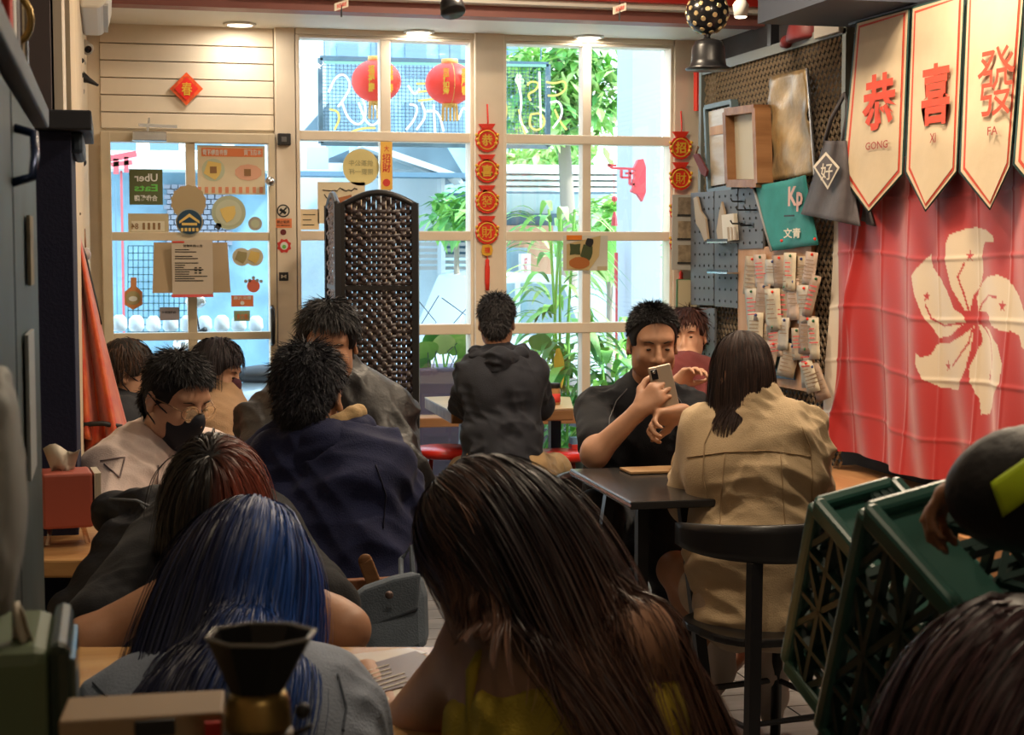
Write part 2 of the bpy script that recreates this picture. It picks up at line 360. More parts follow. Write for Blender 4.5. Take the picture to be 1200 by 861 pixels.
# cardboard flap with notice
CARD = mat('dark_cardboard', (.24, .17, .10), .8, var=.1)
t = thing('cardboard_box', 'open grey-brown cardboard box fixed behind the white paper notice on the door', 'box', atY(222, 343, 8.0))
q = MB(); a = atY(180, 284, 8.05); b = atY(266, 342, 8.05); q.box((a.x, 7.99, b.z+.01), (b.x, 8.045, a.z)); q.build('box_body', CARD, t)
q = MB(); q.prism([V(a.x, 7.985, a.z), V(a.x-.012, 7.94, b.z), V(b.x+.01, 7.94, b.z), V(b.x, 7.985, a.z)], (0, .004, 0)); q.build('flap', mat('box_flap', (.38, .28, .17), .8), t)
t = plate('white printed paper notice with a pink lower edge on the cardboard box of the door', 'paper_notice', 'notice', (201, 281), (250, 348), mat('notice_paper', (.55, .47, .38), .7), 7.92)
q = MB(); rng = random.Random(3)
for k in range(15):
    if k in (2, 5): continue
    rect((205, 292+k*2.6), (205+rng.uniform(10, 38), 293+k*2.6), 7.918, .001, q)
q.build('print_line', INK, t); wtext('營業時間公告', 226, 288, 22, 3, 7.917, INK, t); rect((202, 282.5), (216, 284.5), 7.917, .001).build('heading_mark', REDINK, t); rect((201, 345), (250, 348), 7.917, .001).build('pink_edge', mat('pink_tape', (.75, .12, .12), .6), t)
q = MB(); [rect((228+i*5, 313+j*3), (231+i*5, 314.5+j*3), 7.916, .001, q) for i in range(2) for j in range(3)]; q.build('table_print', INK, t)
# lower pane stickers
t = thing('round_sticker', 'pair of overlapping pale round dish stickers at the right of the lower door pane', 'sticker', atY(292, 312, YD))
for i, cx in enumerate((283, 298)): disc(cx, 301, 10.5, YD-.002*i, None, 20, .001).build('disc', mat('cream_disc', (.62, .58, .44), .6), t); disc(cx, 301, 6, YD-.003-.003*i, None, 9, .001, .35).build('food_print', YEL if i else mat('dish_print', (.35, .30, .14), .6), t)
t = thing('paw_sticker', 'coral red paw-print sticker on the right of the lower door pane', 'sticker', atY(297, 342, YD))
disc(297, 335, 7.5, YD, None).build('pad', mat('coral_red', (.70, .16, .10), .6), t)
for k in range(5): disc(288+k*4.5, 327.5-abs(k-2)*-1+(-2 if k == 2 else 0), 2.1, YD, None, 10).build('toe', MATS['grey_sticker'], t)
t = plate('orange rectangular sticker with a tiny emblem under the red paw', 'window_sticker', 'sticker', (271, 346), (297, 359), ORANGEP); wtext('歡迎光臨', 284, 349, 20, 4, YD-.002, WHITEP, t, True); disc(284, 355, 2.5, YD-.002, None, 8, .001).build('emblem', WHITEP, t)
t = plate('grey-green rectangular sticker with mirrored characters, lowest on the door pane', 'window_sticker', 'sticker', (274, 364), (293, 376), mat('greygreen', (.28, .38, .24), .6)); wtext('請文青', 284, 371, 13, 7, YD-.002, ORANGEP, t, True)
t = thing('bottle_shaped_sticker', 'orange bottle-shaped sticker with a white cup emblem on the lower left door pane', 'sticker', atY(156, 363, YD))
q = MB(); q.prism([atY(x, y_, YD) for x, y_ in ((153, 325), (160, 325), (160, 336), (167, 342), (167, 357), (156, 363), (146, 357), (146, 342), (153, 336))], (0, .002, 0)); q.build('backing', mat('orange_sticker', (.62, .26, .10), .6), t)
disc(156, 349, 8, YD-.002, None, 18, .001).build('disc', mat('olive_disc', (.40, .33, .16), .6), t); disc(156, 350, 5, YD-.004, None, 12, .001, 0, .6).build('cup_print', WHITEP, t)
t = plate('small pale lilac paper label low on the left door pane', 'paper_label', 'label', (187, 360), (210, 375), mat('lilac', (.42, .38, .42), .7)); wtext('外帶請按鈴', 198, 366, 16, 3, YD-.002, INK, t)
# red diamond
t = thing('red_diamond_charm', 'red and orange paper diamond with a gold character on the boards above the door', 'decoration', atY(218, 123, 8.05))
def diamond(c, r, Y, th=.003): return MB().prism([atY(c[0], c[1]-r*1.0, Y), atY(c[0]+r, c[1], Y), atY(c[0], c[1]+r, Y), atY(c[0]-r, c[1], Y)], (0, th, 0))
diamond((218.5, 104), 19.5, 8.062).build('sheet', mat('orange_red', (.75, .10, .02), .5, var=.3, vscale=40), t); diamond((218.5, 104), 14, 8.058).build('inner_sheet', mat('bright_red', (.75, .02, .01), .5), t)
wtext('春', 219, 104, 12, 15, 8.055, GOLD, t)
# post items
t = thing('door_sensor', 'small black square box high on the post beside the door', 'sensor', atY(334, 170, 7.99)); q = MB(); rect((326, 156), (341, 170), 7.99, .04, q); q.build('housing', BLACKP, t, bev=.004); rect((330, 160), (336, 166), 7.985, .004).build('lens', mat('grey_plastic', (.12, .12, .12), .4), t)
YP = 8.027
t = thing('round_sign', 'small round black and white prohibition sign on the post, topmost of its signs', 'sign', atY(332, 255, YP)); disc(332, 247, 7.5, YP, None).build('ring', INK, t); disc(332, 247, 6, YP-.002, None, 20, .001).build('disc', PAPER, t); q = MB(); q.bar(atY(328, 251, YP-.004), atY(336, 243, YP-.004), .008, .001, (0, 1, 0)); q.bar(atY(328, 245, YP-.004), atY(335, 250, YP-.004), .014, .001, (0, 1, 0)); q.build('symbol', INK, t)
t = plate('small red-orange rectangular sign under the round prohibition sign on the post', 'wall_sign', 'sign', (323, 256), (342, 267), ORANGEP, YP); wtext('禁止吸菸', 332, 260, 15, 3.5, YP-.002, INK, t); wtext('NO SMOKING', 332, 264, 15, 2, YP-.002, INK, t)
t = thing('round_sticker', 'tiny dark red dot sticker under the red-orange sign on the post', 'sticker', atY(332, 276, YP)); disc(332, 272, 3.5, YP, None, 14).build('disc', mat('maroon', (.15, .02, .02), .6), t)
t = thing('round_sign', 'small red and white pointed sign with a green centre on the post', 'sign', atY(333, 297, YP)); disc(333, 288, 7, YP, None, 16, .002, .25).build('backing', REDINK, t); disc(333, 288, 4.6, YP-.002, None, 12, .001).build('disc', WHITEP, t); disc(333, 289, 2.4, YP-.004, None, 8, .001).build('emblem', GREENP, t)
t = plate('small black square sticker, lowest on the post beside the door', 'wall_sticker', 'sticker', (327, 319), (338, 329), INK, YP); wtext('M', 332.5, 324, 6, 4, YP-.002, PAPER, t)
# window stickers
YG = 8.08
t = thing('round_window_sign', 'translucent pale yellow round sign with mirrored writing on the left window', 'sign', atY(423, 218, YG)); disc(423, 196, 21.5, YG, None, 36).build('disc', mat('yellow_acrylic', (.75, .66, .30), .4), t)
wtext('供茶公牛', 423, 191, 29, 7, YG-.003, mat('grey_yellow', (.45, .42, .22), .6), t, True); wtext('需要一杯', 423, 201, 29, 7, YG-.003, MATS['grey_yellow'], t, True)
t = plate('narrow orange-yellow hanging tag with red characters between two left window panes', 'hanging_tag', 'decoration', (446, 166), (460, 222), mat('amber_tag', (.85, .48, .08), .5), 8.02)
wtext('招\n財', 453, 191, 10, 22, 8.018, REDINK, t); disc(453, 214, 4.5, 8.018, None, 12, .001).build('emblem', REDINK, t); wtext('大', 453, 174, 6, 7, 8.018, REDINK, t)
t = plate('cream poster with a sketch and dark orange corner behind the folding screen', 'wall_poster', 'poster', (372, 213), (428, 262), PP, YG)
q = MB(); rng = random.Random(5)
pts = [atY(378+i*3.4, 222+rng.uniform(-2, 2), YG-.003) for i in range(13)]; q.tube(pts, .003, 4); pts = [atY(380+i*2, 228+i*2.5+rng.uniform(-1, 1), YG-.003) for i in range(9)]; q.tube(pts, .003, 4); q.build('sketch_line', INK, t); 
q = MB(); q.prism([atY(x, y_, YG-.004) for x, y_ in ((382, 262), (382, 246), (395, 232), (412, 228), (412, 262))], (0, .001, 0)); q.build('dark_figure', mat('rust_print', (.35, .12, .04), .6), t)
t = plate('small cream paper note at the lower left of the left window', 'paper_note', 'note', (352, 245), (374, 269), mat('cream_note', (.68, .54, .34), .6), YG)
q = MB(); [rect((355, 251+i*6), (355+rng.uniform(9, 16), 252+i*6), YG-.002, .001, q) for i in range(3)]; q.build('writing', INK, t)
# postcard
t = plate('white picture sheet with a brown and green drawing taped across the right window muntin', 'picture_sheet', 'picture', (660, 276), (712, 317), mat('white_sheet', (.62, .60, .52), .6), 8.02)
q = MB(); q.prism([atY(x, y_, 8.017) for x, y_ in ((664, 286), (704, 276), (702, 300), (690, 317), (664, 315))], (0, .001, 0)); q.build('picture', mat('parchment', (.55, .42, .20), .6), t)
disc(679, 308, 13, 8.014, None, 16, .001, .03, .55).build('bowl_print', mat('bowl_brown', (.40, .13, .03), .6), t); disc(691, 284, 5, 8.014, None, 9, .001, .2).build('head_print', INK, t); disc(688, 296, 7, 8.0145, None, 9, .001, .3, 1.3).build('body_print', mat('dark_green_print', (.06, .08, .03), .6), t); disc(674, 292, 6, 8.0142, None, 8, .001, .6).build('leaf_print', MATS['dark_green_print'], t)
rect((664, 275.5), (682, 281), 8.012, .002).build('orange_tape', mat('orange_black', (.80, .22, .02), .5), t); rect((700, 312), (712, 317), 8.016, .001).build('seal_print', TANV, t)

# ---- lucky medallion strings ----
def medallions(label, px, items, top, tassel, Yc=7.985):
    t = thing('medallion_string', label, 'decoration', atY(px, items[-1][0]+14, Yc))
    MB().tube([atY(px, top, Yc), atY(px+1, (top+items[0][0])/2, Yc), atY(px, items[0][0]-14, Yc)], .004, 6).build('cord', REDV, t, True)
    for py, ch in items:
        m_ = disc(px, py+1, 14, Yc-.004, None, 30, .012, .05)
        # purse neck
        m_.prism([atY(px+a, py+b, Yc-.004) for a, b in ((-10, -18), (10, -18), (5, -11), (9, -8), (-9, -8), (-5, -11))], (0, .012, 0))
        o = m_.build('medallion', REDV, t, bev=.0015)
        R = 11/FPX*Yc; c = atY(px, py+1, Yc-.006)
        MB().tube([c+V(R*math.cos(a), 0, R*math.sin(a)) for a in np.linspace(0, 2*math.pi, 25)[:-1]], .0035, 6, closed=True).build('gold_ring', GOLD, o, True)
        wtext(ch, px, py+1, 14, 14, Yc-.008, GOLD, o, bold=.004 if ch in '發財寶' else .03)
        q = MB()
        for s in (-1, 1):
            for j in range(3): q.ball(atY(px+s*(12.5-j*1.2), py+(-5+j*5), Yc-.006), .009, 6, 4)
        q.build('scroll', GOLD, o, True)['kind'] = 'stuff'
    if tassel:
        py = tassel; o = disc(px, py, 7, Yc-.003, None, 8, .006, .15).build('coin', GOLD, t); wtext('福', px, py, 7, 7, Yc-.006, REDV, o)
        q = MB(); q.tube([atY(px, py+6, Yc), atY(px, py+12, Yc)], .003, 5); q.lathe(atY(px, py+10, Yc), [(.004, 0), (.011, -.008), (.010, -.03), (.013, -.04), (.012, -.12), (.010, -.16)], 10); q.build('tassel', REDV, t, True)
medallions('string of four red and gold lucky medallions on the post between the windows', 571, ((163, '恭'), (199, '喜'), (235, '發'), (271, '財')), 122, 293)
medallions('string of red and gold lucky medallions on the right post beside the pegboard', 798, ((172, '招'), (208, '財'), (246, '進'), (284, '寶')), 130, 308)

# ---- recessed downlights in the soffit ----
LAMP = glow_mat('lamp_glow', (1, .86, .62), 9)
for i, (px, py, lb) in enumerate(((281, 28, 'recessed round ceiling lamp over the door'), (491, 37, 'recessed round ceiling lamp over the left window'), (690, 43, 'recessed round ceiling lamp over the right window'), (880, 48, 'recessed round ceiling lamp by the mesh panel, unlit'))):
    p = atZ(px, py, 2.49); t = thing('recessed_lamp', lb, 'lamp', p, 'recessed lamps in the soffit')
    MB().lathe(p, [(.078, 0), (.078, -.006), (.062, -.009), (.06, -.002)], 28).build('rim', WHITE, t, True); MB().lathe(p-V(0, 0, .006), [(.06, 0), (.058, -.002)], 24).build('diffuser', LAMP if i < 3 else WHITE, t)
    if i < 3: light('downlight', 'AREA', p-V(0, .05, .02), 3, WHITEL, .1, target=p-V(0, 0, 1))
# =============== outside ===============
YO = 8.2
ASPH = mat('pavement', (.50, .52, .52), .8, var=.1); WALLW = mat('white_render', (.72, .78, .80), .8, var=.05); BLUEB = mat('blue_grey_facade', (.30, .46, .56), .8, var=.1)
ROOFD = mat('slate_roof', (.10, .16, .20), .7, var=.15); ROOFW = mat('pale_roof', (.62, .64, .60), .7); STEELB = mat('blue_steel', (.14, .24, .32), .6)
struct(MB().box((-8, 8.2, -.2), (22, 40, -.12)).build('street', ASPH))
def oq(p0, p1, Y, dpt): a = atY(*p0, Y); b = atY(*p1, Y); return (min(a.x, b.x), Y, min(a.z, b.z)), (max(a.x, b.x), Y+dpt, max(a.z, b.z))
# tall building behind
t = thing('tall_building', 'tall pale blue building rising behind the neon sign', 'building', atY(480, 300, 24))
MB().box(*oq((385, -200), (640, 420), 24, 4)).build('wall', BLUEB, t)
for i in range(6):
    for j in range(3): MB().box(*oq((395+i*40, -20+j*70), (420+i*40, 20+j*70), 23.95, .1)).build('window', mat('far_glass', (.16, .26, .34), .3), t)
t = thing('tall_building', 'white building at the far left beyond the neon sign', 'building', atY(360, 300, 22)); MB().box(*oq((250, -100), (384, 420), 22, 2)).build('wall', WALLW, t); MB().prism([atY(350, 160, 21.9), atY(386, 120, 21.9), atY(386, 160, 21.9)], (0, .2, 0)).build('gable_roof', ROOFD, t)
# house A
t = thing('house', 'white house with a grey pitched roof beyond the left window', 'house', atY(450, 330, 15))
MB().box(*oq((330, 190), (515, 480), 15.3, 3)).build('wall', WALLW, t)
q = MB(); q.prism([atY(430, 167, 14.8), atY(520, 166, 14.8), atY(548, 212, 14.8), atY(536, 206, 14.8)], (0, 3.5, 0)); q.build('roof', ROOFD, t)
q = MB(); q.prism([atY(428, 165, 14.6), atY(536, 203, 14.6), atY(544, 214, 14.6), (atY(540, 216, 14.6)), atY(532, 208, 14.6), atY(424, 172, 14.6)], (0, .3, 0)); q.build('gable_board', WHITEP, t)
MB().box(*oq((330, 200), (545, 208), 14.5, .3)).build('eave_beam', STEELB, t)
MB().box(*oq((520, 226), (546, 300), 15.2, .3)).build('dark_doorway', mat('dark_glass', (.07, .13, .17), .4), t); MB().box(*oq((517, 205), (522, 345), 14.7, .2)).build('post', WHITEP, t)
for k in range(3): MB().box(*oq((360+k*50, 172), (385+k*50, 198), 14.9, .05)).build('shutter', mat('shutter_paint', (.50, .62, .66), .7), t)
for k in range(5): MB().box(*oq((492, 284+k*7), (560, 288+k*7), 14.9, .08)).build('brick_course', mat('brick_pale', (.46, .42, .38), .8), t)
# house B
t = thing('house', 'low house with a white shingled roof and dark eave beyond the right window', 'house', atY(650, 340, 14))
MB().box(*oq((586, 226), (780, 490), 14, 1.2)).build('wall', mat('pale_teal', (.50, .64, .64), .8), t)
for k in range(4):
    a = 195+k*7; MB().prism([atY(560, a, 13.9-k*.12), atY(735, a+1, 13.9-k*.12), atY(735, a+9, 13.6-k*.12), atY(560, a+8, 13.6-k*.12)], (0, .05, .02)).build('roof_row', ROOFW, t)
MB().box(*oq((560, 222), (740, 227), 13.3, .2)).build('eave', STEELB, t); MB().box(*oq((588, 250), (655, 264), 13.9, .15)).build('window', MATS['dark_glass'], t); MB().box(*oq((560, 264), (648, 340), 13.8, .15)).build('shop_front', mat('terracotta_wall', (.52, .30, .18), .8), t)
MB().box(*oq((560, 290), (618, 340), 13.7, .1)).build('window', mat('shop_glass', (.20, .32, .36), .3), t)
MB().box(*oq((611, 297), (622, 330), 13.5, .1)).build('sign_board', WHITEP, t); text('永和豆漿', atY(616, 312, 13.49), (1, 0, 0), (0, 0, 1), .03, .16, REDINK, t)
# pillar
t = struct(MB().box(*oq((742, -60), (772, 560), 9.3, .3)).build('outer_pillar', mat('grey_pillar', (.42, .45, .50), .7))); t['kind'] = 'structure'
# foliage
LEAF = [mat('leaf_green_%s' % n, c, .5, col2=c2, vscale=3) for n, c, c2 in (('dark', (.07, .25, .06), (.14, .38, .09)), ('mid', (.18, .48, .08), (.34, .62, .14)), ('pale', (.45, .68, .18), (.6, .75, .35)))]
def leaf(mb, b, d, L, wd, droop, n=5, up=V(0, 0, 1)):
    b = Vector(b); d = Vector(d).normalized(); s = d.cross(up); s = s.normalized() if s.length > .01 else V(1, 0, 0); P = []
    for i in range(n+1):
        t_ = i/n; c = b+d*(L*t_)+V(0, 0, -droop*L*t_*t_); w2 = wd*.5*(math.sin(math.pi*min(1, t_*.93+.07))**.8)*(1 if i < n else .05)
        nn = s.cross(d).normalized(); P.append([c-s*w2+nn*w2*.25, c, c+s*w2+nn*w2*.25])
    mb.grid(P); return mb
rg = random.Random(11)
def tree(label, cx, cy, Y, rpx, n, mats_, trunk=None, lsz=.16):
    c = atY(cx, cy, Y); t = thing('street_tree', label, 'tree', (c.x, Y, -.12)); s = Y/FPX
    if not trunk: MB().tube([V(c.x, Y, -.12), V(c.x, Y, c.z)], [.03, .02], 6).build('stem', mat('bark', (.30, .25, .20), .9), t, True)
    if trunk: MB().tube([V(c.x, Y, -.12), V(c.x+.1, Y, c.z*.5), V(c.x, Y, c.z+.3)], [.09, .07, .04], 7).build('trunk', mat('bark', (.30, .25, .20), .9), t, True)
    for k, mm in enumerate(mats_):
        q = MB()
        for i in range(n):
            a = rg.uniform(0, 6.28); r_ = rpx[0]*s*math.sqrt(rg.random()); p = c+V(r_*math.cos(a), rg.uniform(-.5, .5), rpx[1]*s*(rg.random()*2-1)*math.sqrt(max(0, 1-(r_/(rpx[0]*s))**2*.8)))
            leaf(q, p, (rg.uniform(-1, 1), rg.uniform(-1, 1), rg.uniform(-.8, .5)), lsz*rg.uniform(.7, 1.3), lsz*.5, .3, 2)
        o = q.build('foliage', mm, t); o['kind'] = 'stuff'
tree('leafy tree filling the top of the right window beside the grey pillar', 655, 105, 13, (75, 65), 420, [LEAF[1], LEAF[2], LEAF[0]], True)
tree('low round bush above the white shingled roof', 640, 182, 16, (60, 16), 200, [LEAF[2], LEAF[1]], False)
tree('small bush beyond the folding screen by the white house', 535, 250, 12.5, (22, 28), 110, [LEAF[1], LEAF[0]], False)
tree('green shrub between the red bracket and the street, right window', 715, 270, 11, (28, 48), 200, [LEAF[1], LEAF[2]], False)
# plants right outside the panes
def plant(label, name, base, n, L, wd, spread, mi, droop=.5, up=1.0, stalk=0, pot=None):
    t = thing(name, label, 'plant', base); base = Vector(base)
    for i in range(n):
        a = rg.uniform(0, 6.28); h = rg.random()
        d = V(math.cos(a)*spread, math.sin(a)*spread*.5, up*rg.uniform(.5, 1.2)); b = base+V(0, 0, h*stalk)+V(math.cos(a), math.sin(a)*.5, 0)*(.02+.1*h if stalk else .02)
        leaf(MB(), b, d, L*rg.uniform(.7, 1.15), wd*rg.uniform(.8, 1.2), droop, 6).build('leaf', LEAF[mi[i % len(mi)]], t, True)
    if stalk:
        for k in range(4): MB().tube([base+V(rg.uniform(-.06, .06), 0, -.1), base+V(rg.uniform(-.12, .12), 0, stalk)], .008, 5).build('stalk', LEAF[1], t)
    if pot: MB().lathe(base-V(0, 0, pot[1]), [(pot[0]*.75, 0), (pot[0], pot[1]), (pot[0]*1.05, pot[1]), (pot[0]*.9, pot[1]-.02)], 20).build('pot', pot[2], t, True)
    return t
PURP = mat('purple_grey_planter', (.13, .09, .14), .6)
b0 = atY(538, 520, 8.5)
# big leaf plant in square planter
t = thing('planter_plant', 'broad-leaved potted plant in a purple-grey trough outside the left window', 'plant', (b0.x, 8.5, -.12))
a = atY(478, 432, 8.4); b = atY(562, 600, 8.4); MB().box((a.x, 8.36, -.12), (b.x, 8.75, a.z)).build('trough', PURP, t, bev=.01)
for px, py, tx, ty, L, wd, mi in ((512, 440, 540, 396, .34, .17, 1), (508, 440, 496, 412, .26, .15, 1), (520, 440, 518, 398, .24, .13, 2), (525, 450, 545, 432, .25, .12, 2), (515, 440, 503, 395, .25, .12, 0), (622, 430, 634, 396, .2, .13, 0), (530, 450, 552, 418, .3, .14, 1), (515, 446, 490, 428, .2, .1, 0)):
    p0 = atY(px, py+30, 8.5); p1 = atY(px+(tx-px)*.5, py+(ty-py)*.6, 8.48)
    st = MB().tube([p0, (p0+p1)/2+V(.01, 0, .02), p1], .006, 5).build('stem', LEAF[1], t, True)
    leaf(MB(), p1, atY(tx, ty, 8.46)-p1+V(0, -.03, .03), L*.75, wd, .25, 7, V(0, -1, .3)).build('leaf', LEAF[mi], t, True)
q = MB(); 
for k in range(4):
    x0 = rg.uniform(488, 545); q.tube([atY(x0+rg.uniform(-8, 8)*j, 470-j*30+rg.uniform(-5, 5), 8.45) for j in range(5)], .003, 4)
q.build('bare_twig', mat('twig', (.10, .12, .14), .8), t)
plant('tall bamboo-like plant with drooping leaves outside the right window', 'bamboo_plant', atY(650, 560, 8.7), 150, .36, .045, .7, (0, 1, 0, 1, 2), .9, .5, 1.5)
plant('second dark-leaved clump beside the tall bamboo-like plant', 'bamboo_plant', atY(672, 580, 8.55), 60, .34, .07, .5, (0, 0, 1), 1.2, .4, 1.0)
plant('bright green palm-leaved plant outside the lower right panes', 'palm_plant', atY(740, 440, 8.7), 40, .5, .035, 1.1, (1, 2), .6, .7, .25)
plant('leafy green plant behind the seated man in black, lower right pane', 'leafy_plant', atY(712, 520, 8.5), 44, .3, .07, .6, (0, 1, 2), .9, .5, .5)
plant('spiky plant in front of the low house, upper right pane', 'spiky_plant', atY(712, 330, 10.5), 26, .75, .06, .9, (2, 1), .35, .9, 0)
leaf(MB(), atY(654, 408, 8.45), (.1, 0, -1), .2, .06, .1, 6, V(0, 1, 0)).build('fallen_leaf', mat('yellow_leaf', (.72, .42, .04), .5), None)
o = bpy.data.objects['fallen_leaf']; tag(o, 'single orange-yellow leaf hanging among the dark bamboo leaves', 'leaf')
# van / car
def car(label, px0, px1, ptop, pbot, Y, m, name='parked_car'):
    a = atY(px0, pbot, Y); b = atY(px1, ptop, Y); L = b.x-a.x; z0 = -.12; H = b.z-z0; t = thing(name, label, 'car', ((a.x+b.x)/2, Y, z0))
    pr = [(0, .18), (0, .5), (.06, .58), (.25, .64), (.38, .97), (.5, 1), (.82, .98), (.96, .66), (1, .6), (1, .18)]
    pts = [V(a.x+u*L, Y, z0+v*H) for u, v in pr]; MB().prism(pts, (0, 1.5, 0)).build('body', m, t, bev=.03)
    MB().prism([V(a.x+u*L, Y-.01, z0+v*H) for u, v in ((.29, .66), (.395, .93), (.56, .94), (.56, .66))], (0, .02, 0)).build('side_window', MATS['shop_glass'], t)
    MB().prism([V(a.x+u*L, Y-.01, z0+v*H) for u, v in ((.59, .66), (.59, .94), (.8, .93), (.9, .67))], (0, .02, 0)).build('side_window', MATS['shop_glass'], t)
    for u in (.2, .8): MB().lathe(V(a.x+u*L, Y-.02, z0+.3), [(.3, 0), (.31, .08), (.3, .2)], 24, (0, 1, 0)).build('wheel', BLACKP, t, True)
    MB().box((a.x+.45*L, Y-.03, z0+.55*H), (a.x+.5*L, Y, z0+.57*H)).build('door_handle', CHROME, t)
car('white car parked across the street beyond both windows', 470, 705, 318, 450, 11.5, mat('white_car', (.66, .70, .74), .3, coat=.5))
# neon sign mesh
t = thing('neon_mesh_sign', 'hanging grid panel with white and yellow neon tubes outside the upper windows', 'sign', atY(505, 165, 8.7))
Yn = 8.75; q = MB(); a = atY(375, 68, Yn); b = atY(642, 172, Yn)
q.bar((a.x, Yn, a.z), (b.x, Yn, a.z), .025, .025); q.bar((a.x, Yn, a.z), (a.x, Yn, b.z), .025, .025, (0, 1, 0)); q.bar((b.x, Yn, a.z), (b.x, Yn, b.z), .025, .025, (0, 1, 0)); q.bar((a.x, Yn, b.z), (b.x, Yn, b.z), .025, .025); q.build('frame', STEELB, t)
q = MB(); n_ = 60
for i in range(1, n_): x = a.x+(b.x-a.x)*i/n_; q.bar((x, Yn, a.z), (x, Yn, b.z), .0028, .0028, (0, 1, 0))
for j in range(1, 24): z = a.z+(b.z-a.z)*j/24; q.bar((a.x, Yn, z), (b.x, Yn, z), .0028, .0028)
o = q.build('wire_grid', STEELB, t); o['kind'] = 'stuff'
NEW = glow_mat('neon_white', (1, 1, .95), 2.2); NEY = glow_mat('neon_yellow', (1, .85, .25), 1.6); NEG = glow_mat('neon_green', (.45, 1, .8), 1.3)
MB().tube([atY(380, 73, Yn-.03), atY(640, 77, Yn-.03)], .007, 6).build('neon_tube', NEG, t)
def neon(m, *pts):
    pts = [Vector(p) for p in pts]
    for _ in range(2 if len(pts) > 2 else 0): pts = [pts[0]]+[q_ for a_, b_ in zip(pts[:-1], pts[1:]) for q_ in (a_.lerp(b_, .25), a_.lerp(b_, .75))]+[pts[-1]]
    MB().tube([atY(x, y_, Yn-.03) for x, y_ in pts], .006, 6).build('neon_tube', m, t, True)
neon(NEW, (385, 108), (393, 90), (404, 86), (412, 100), (402, 118), (396, 125)); neon(NEY, (386, 128), (396, 130), (398, 140), (392, 152)); neon(NEW, (400, 118), (408, 140), (422, 148), (430, 132), (424, 112)); neon(NEY, (408, 156), (424, 150), (440, 150)); neon(NEW, (420, 120), (432, 150), (448, 140), (436, 118))
neon(NEW, (478, 100), (486, 112), (492, 104)); neon(NEY, (488, 98), (502, 98)); neon(NEY, (488, 108), (504, 106)); neon(NEY, (490, 118), (508, 116)); neon(NEW, (480, 122), (490, 124), (486, 140), (476, 152)); neon(NEW, (494, 120), (500, 136), (488, 152)); neon(NEW, (508, 122), (510, 156)); neon(NEW, (500, 130), (514, 130), (520, 154))
neon(NEW, (537, 140), (544, 122), (550, 140), (548, 158))
for dx_ in (0, 1):
    X = 620+dx_*30
neon(NEY, (618, 100), (622, 95), (632, 97), (628, 106), (618, 110), (622, 118)); neon(NEY, (640, 96), (650, 98), (662, 94), (664, 104), (654, 112), (642, 112)); neon(NEW, (606, 92), (612, 118), (608, 140), (618, 155)); neon(NEW, (632, 84), (634, 150)); neon(NEY, (622, 134), (634, 132), (640, 144), (630, 154), (620, 148), (622, 134)); neon(NEW, (645, 120), (656, 118), (660, 134), (648, 150)); neon(NEY, (650, 128), (656, 142), (664, 152)); neon(NEY, (608, 128), (612, 146), (616, 158))
neon(NEY, (589, 116), (594, 124), (592, 144), (589, 150))
for px in (380, 441, 527, 634): MB().tube([atY(px, 70, Yn), atY(px, 20, Yn), V(atY(px, 20, Yn).x, 8.2, atY(px, 20, Yn).z+.02)], .004, 5).build('hanging_chain', STEELB, t)
# lanterns
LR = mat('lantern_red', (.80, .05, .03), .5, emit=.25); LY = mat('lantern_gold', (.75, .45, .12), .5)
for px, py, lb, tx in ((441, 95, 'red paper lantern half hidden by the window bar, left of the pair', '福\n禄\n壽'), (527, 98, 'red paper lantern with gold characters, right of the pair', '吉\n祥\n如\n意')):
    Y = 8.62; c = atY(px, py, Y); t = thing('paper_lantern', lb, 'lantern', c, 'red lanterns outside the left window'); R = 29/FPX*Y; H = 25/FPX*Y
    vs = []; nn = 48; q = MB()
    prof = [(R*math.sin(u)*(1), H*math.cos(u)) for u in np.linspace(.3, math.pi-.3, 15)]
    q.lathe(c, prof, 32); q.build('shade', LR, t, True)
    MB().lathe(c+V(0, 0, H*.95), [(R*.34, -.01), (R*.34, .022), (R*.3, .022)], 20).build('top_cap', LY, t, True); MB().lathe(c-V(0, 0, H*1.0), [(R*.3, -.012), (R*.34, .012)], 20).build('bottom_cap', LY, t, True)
    q = MB(); [q.tube([c-V(R*.3*math.cos(k*.5), R*.3*math.sin(k*.5), H), c-V(R*.33*math.cos(k*.5), R*.33*math.sin(k*.5), H+.085)], .004, 4) for k in range(12)]; q.build('fringe', LY, t)
    for s_, ch in ((-.35, tx), (.4, '喜\n慶\n春')): text(ch, c+V(R*s_, -R*.97, .0), (1, s_*.5, 0), (0, 0, 1), .036, H*1.25, GOLD, t, .03)
    for s_ in (0,): MB().tube([c+V(0, -R*1.005*math.sin(u), H*math.cos(u)) for u in np.linspace(.35, math.pi-.35, 9)], .002, 4).build('rib', LY, t)
    MB().tube([c+V(0, 0, H), c+V(0, 0, H+.25)], .003, 4).build('cord', STEELB, t)
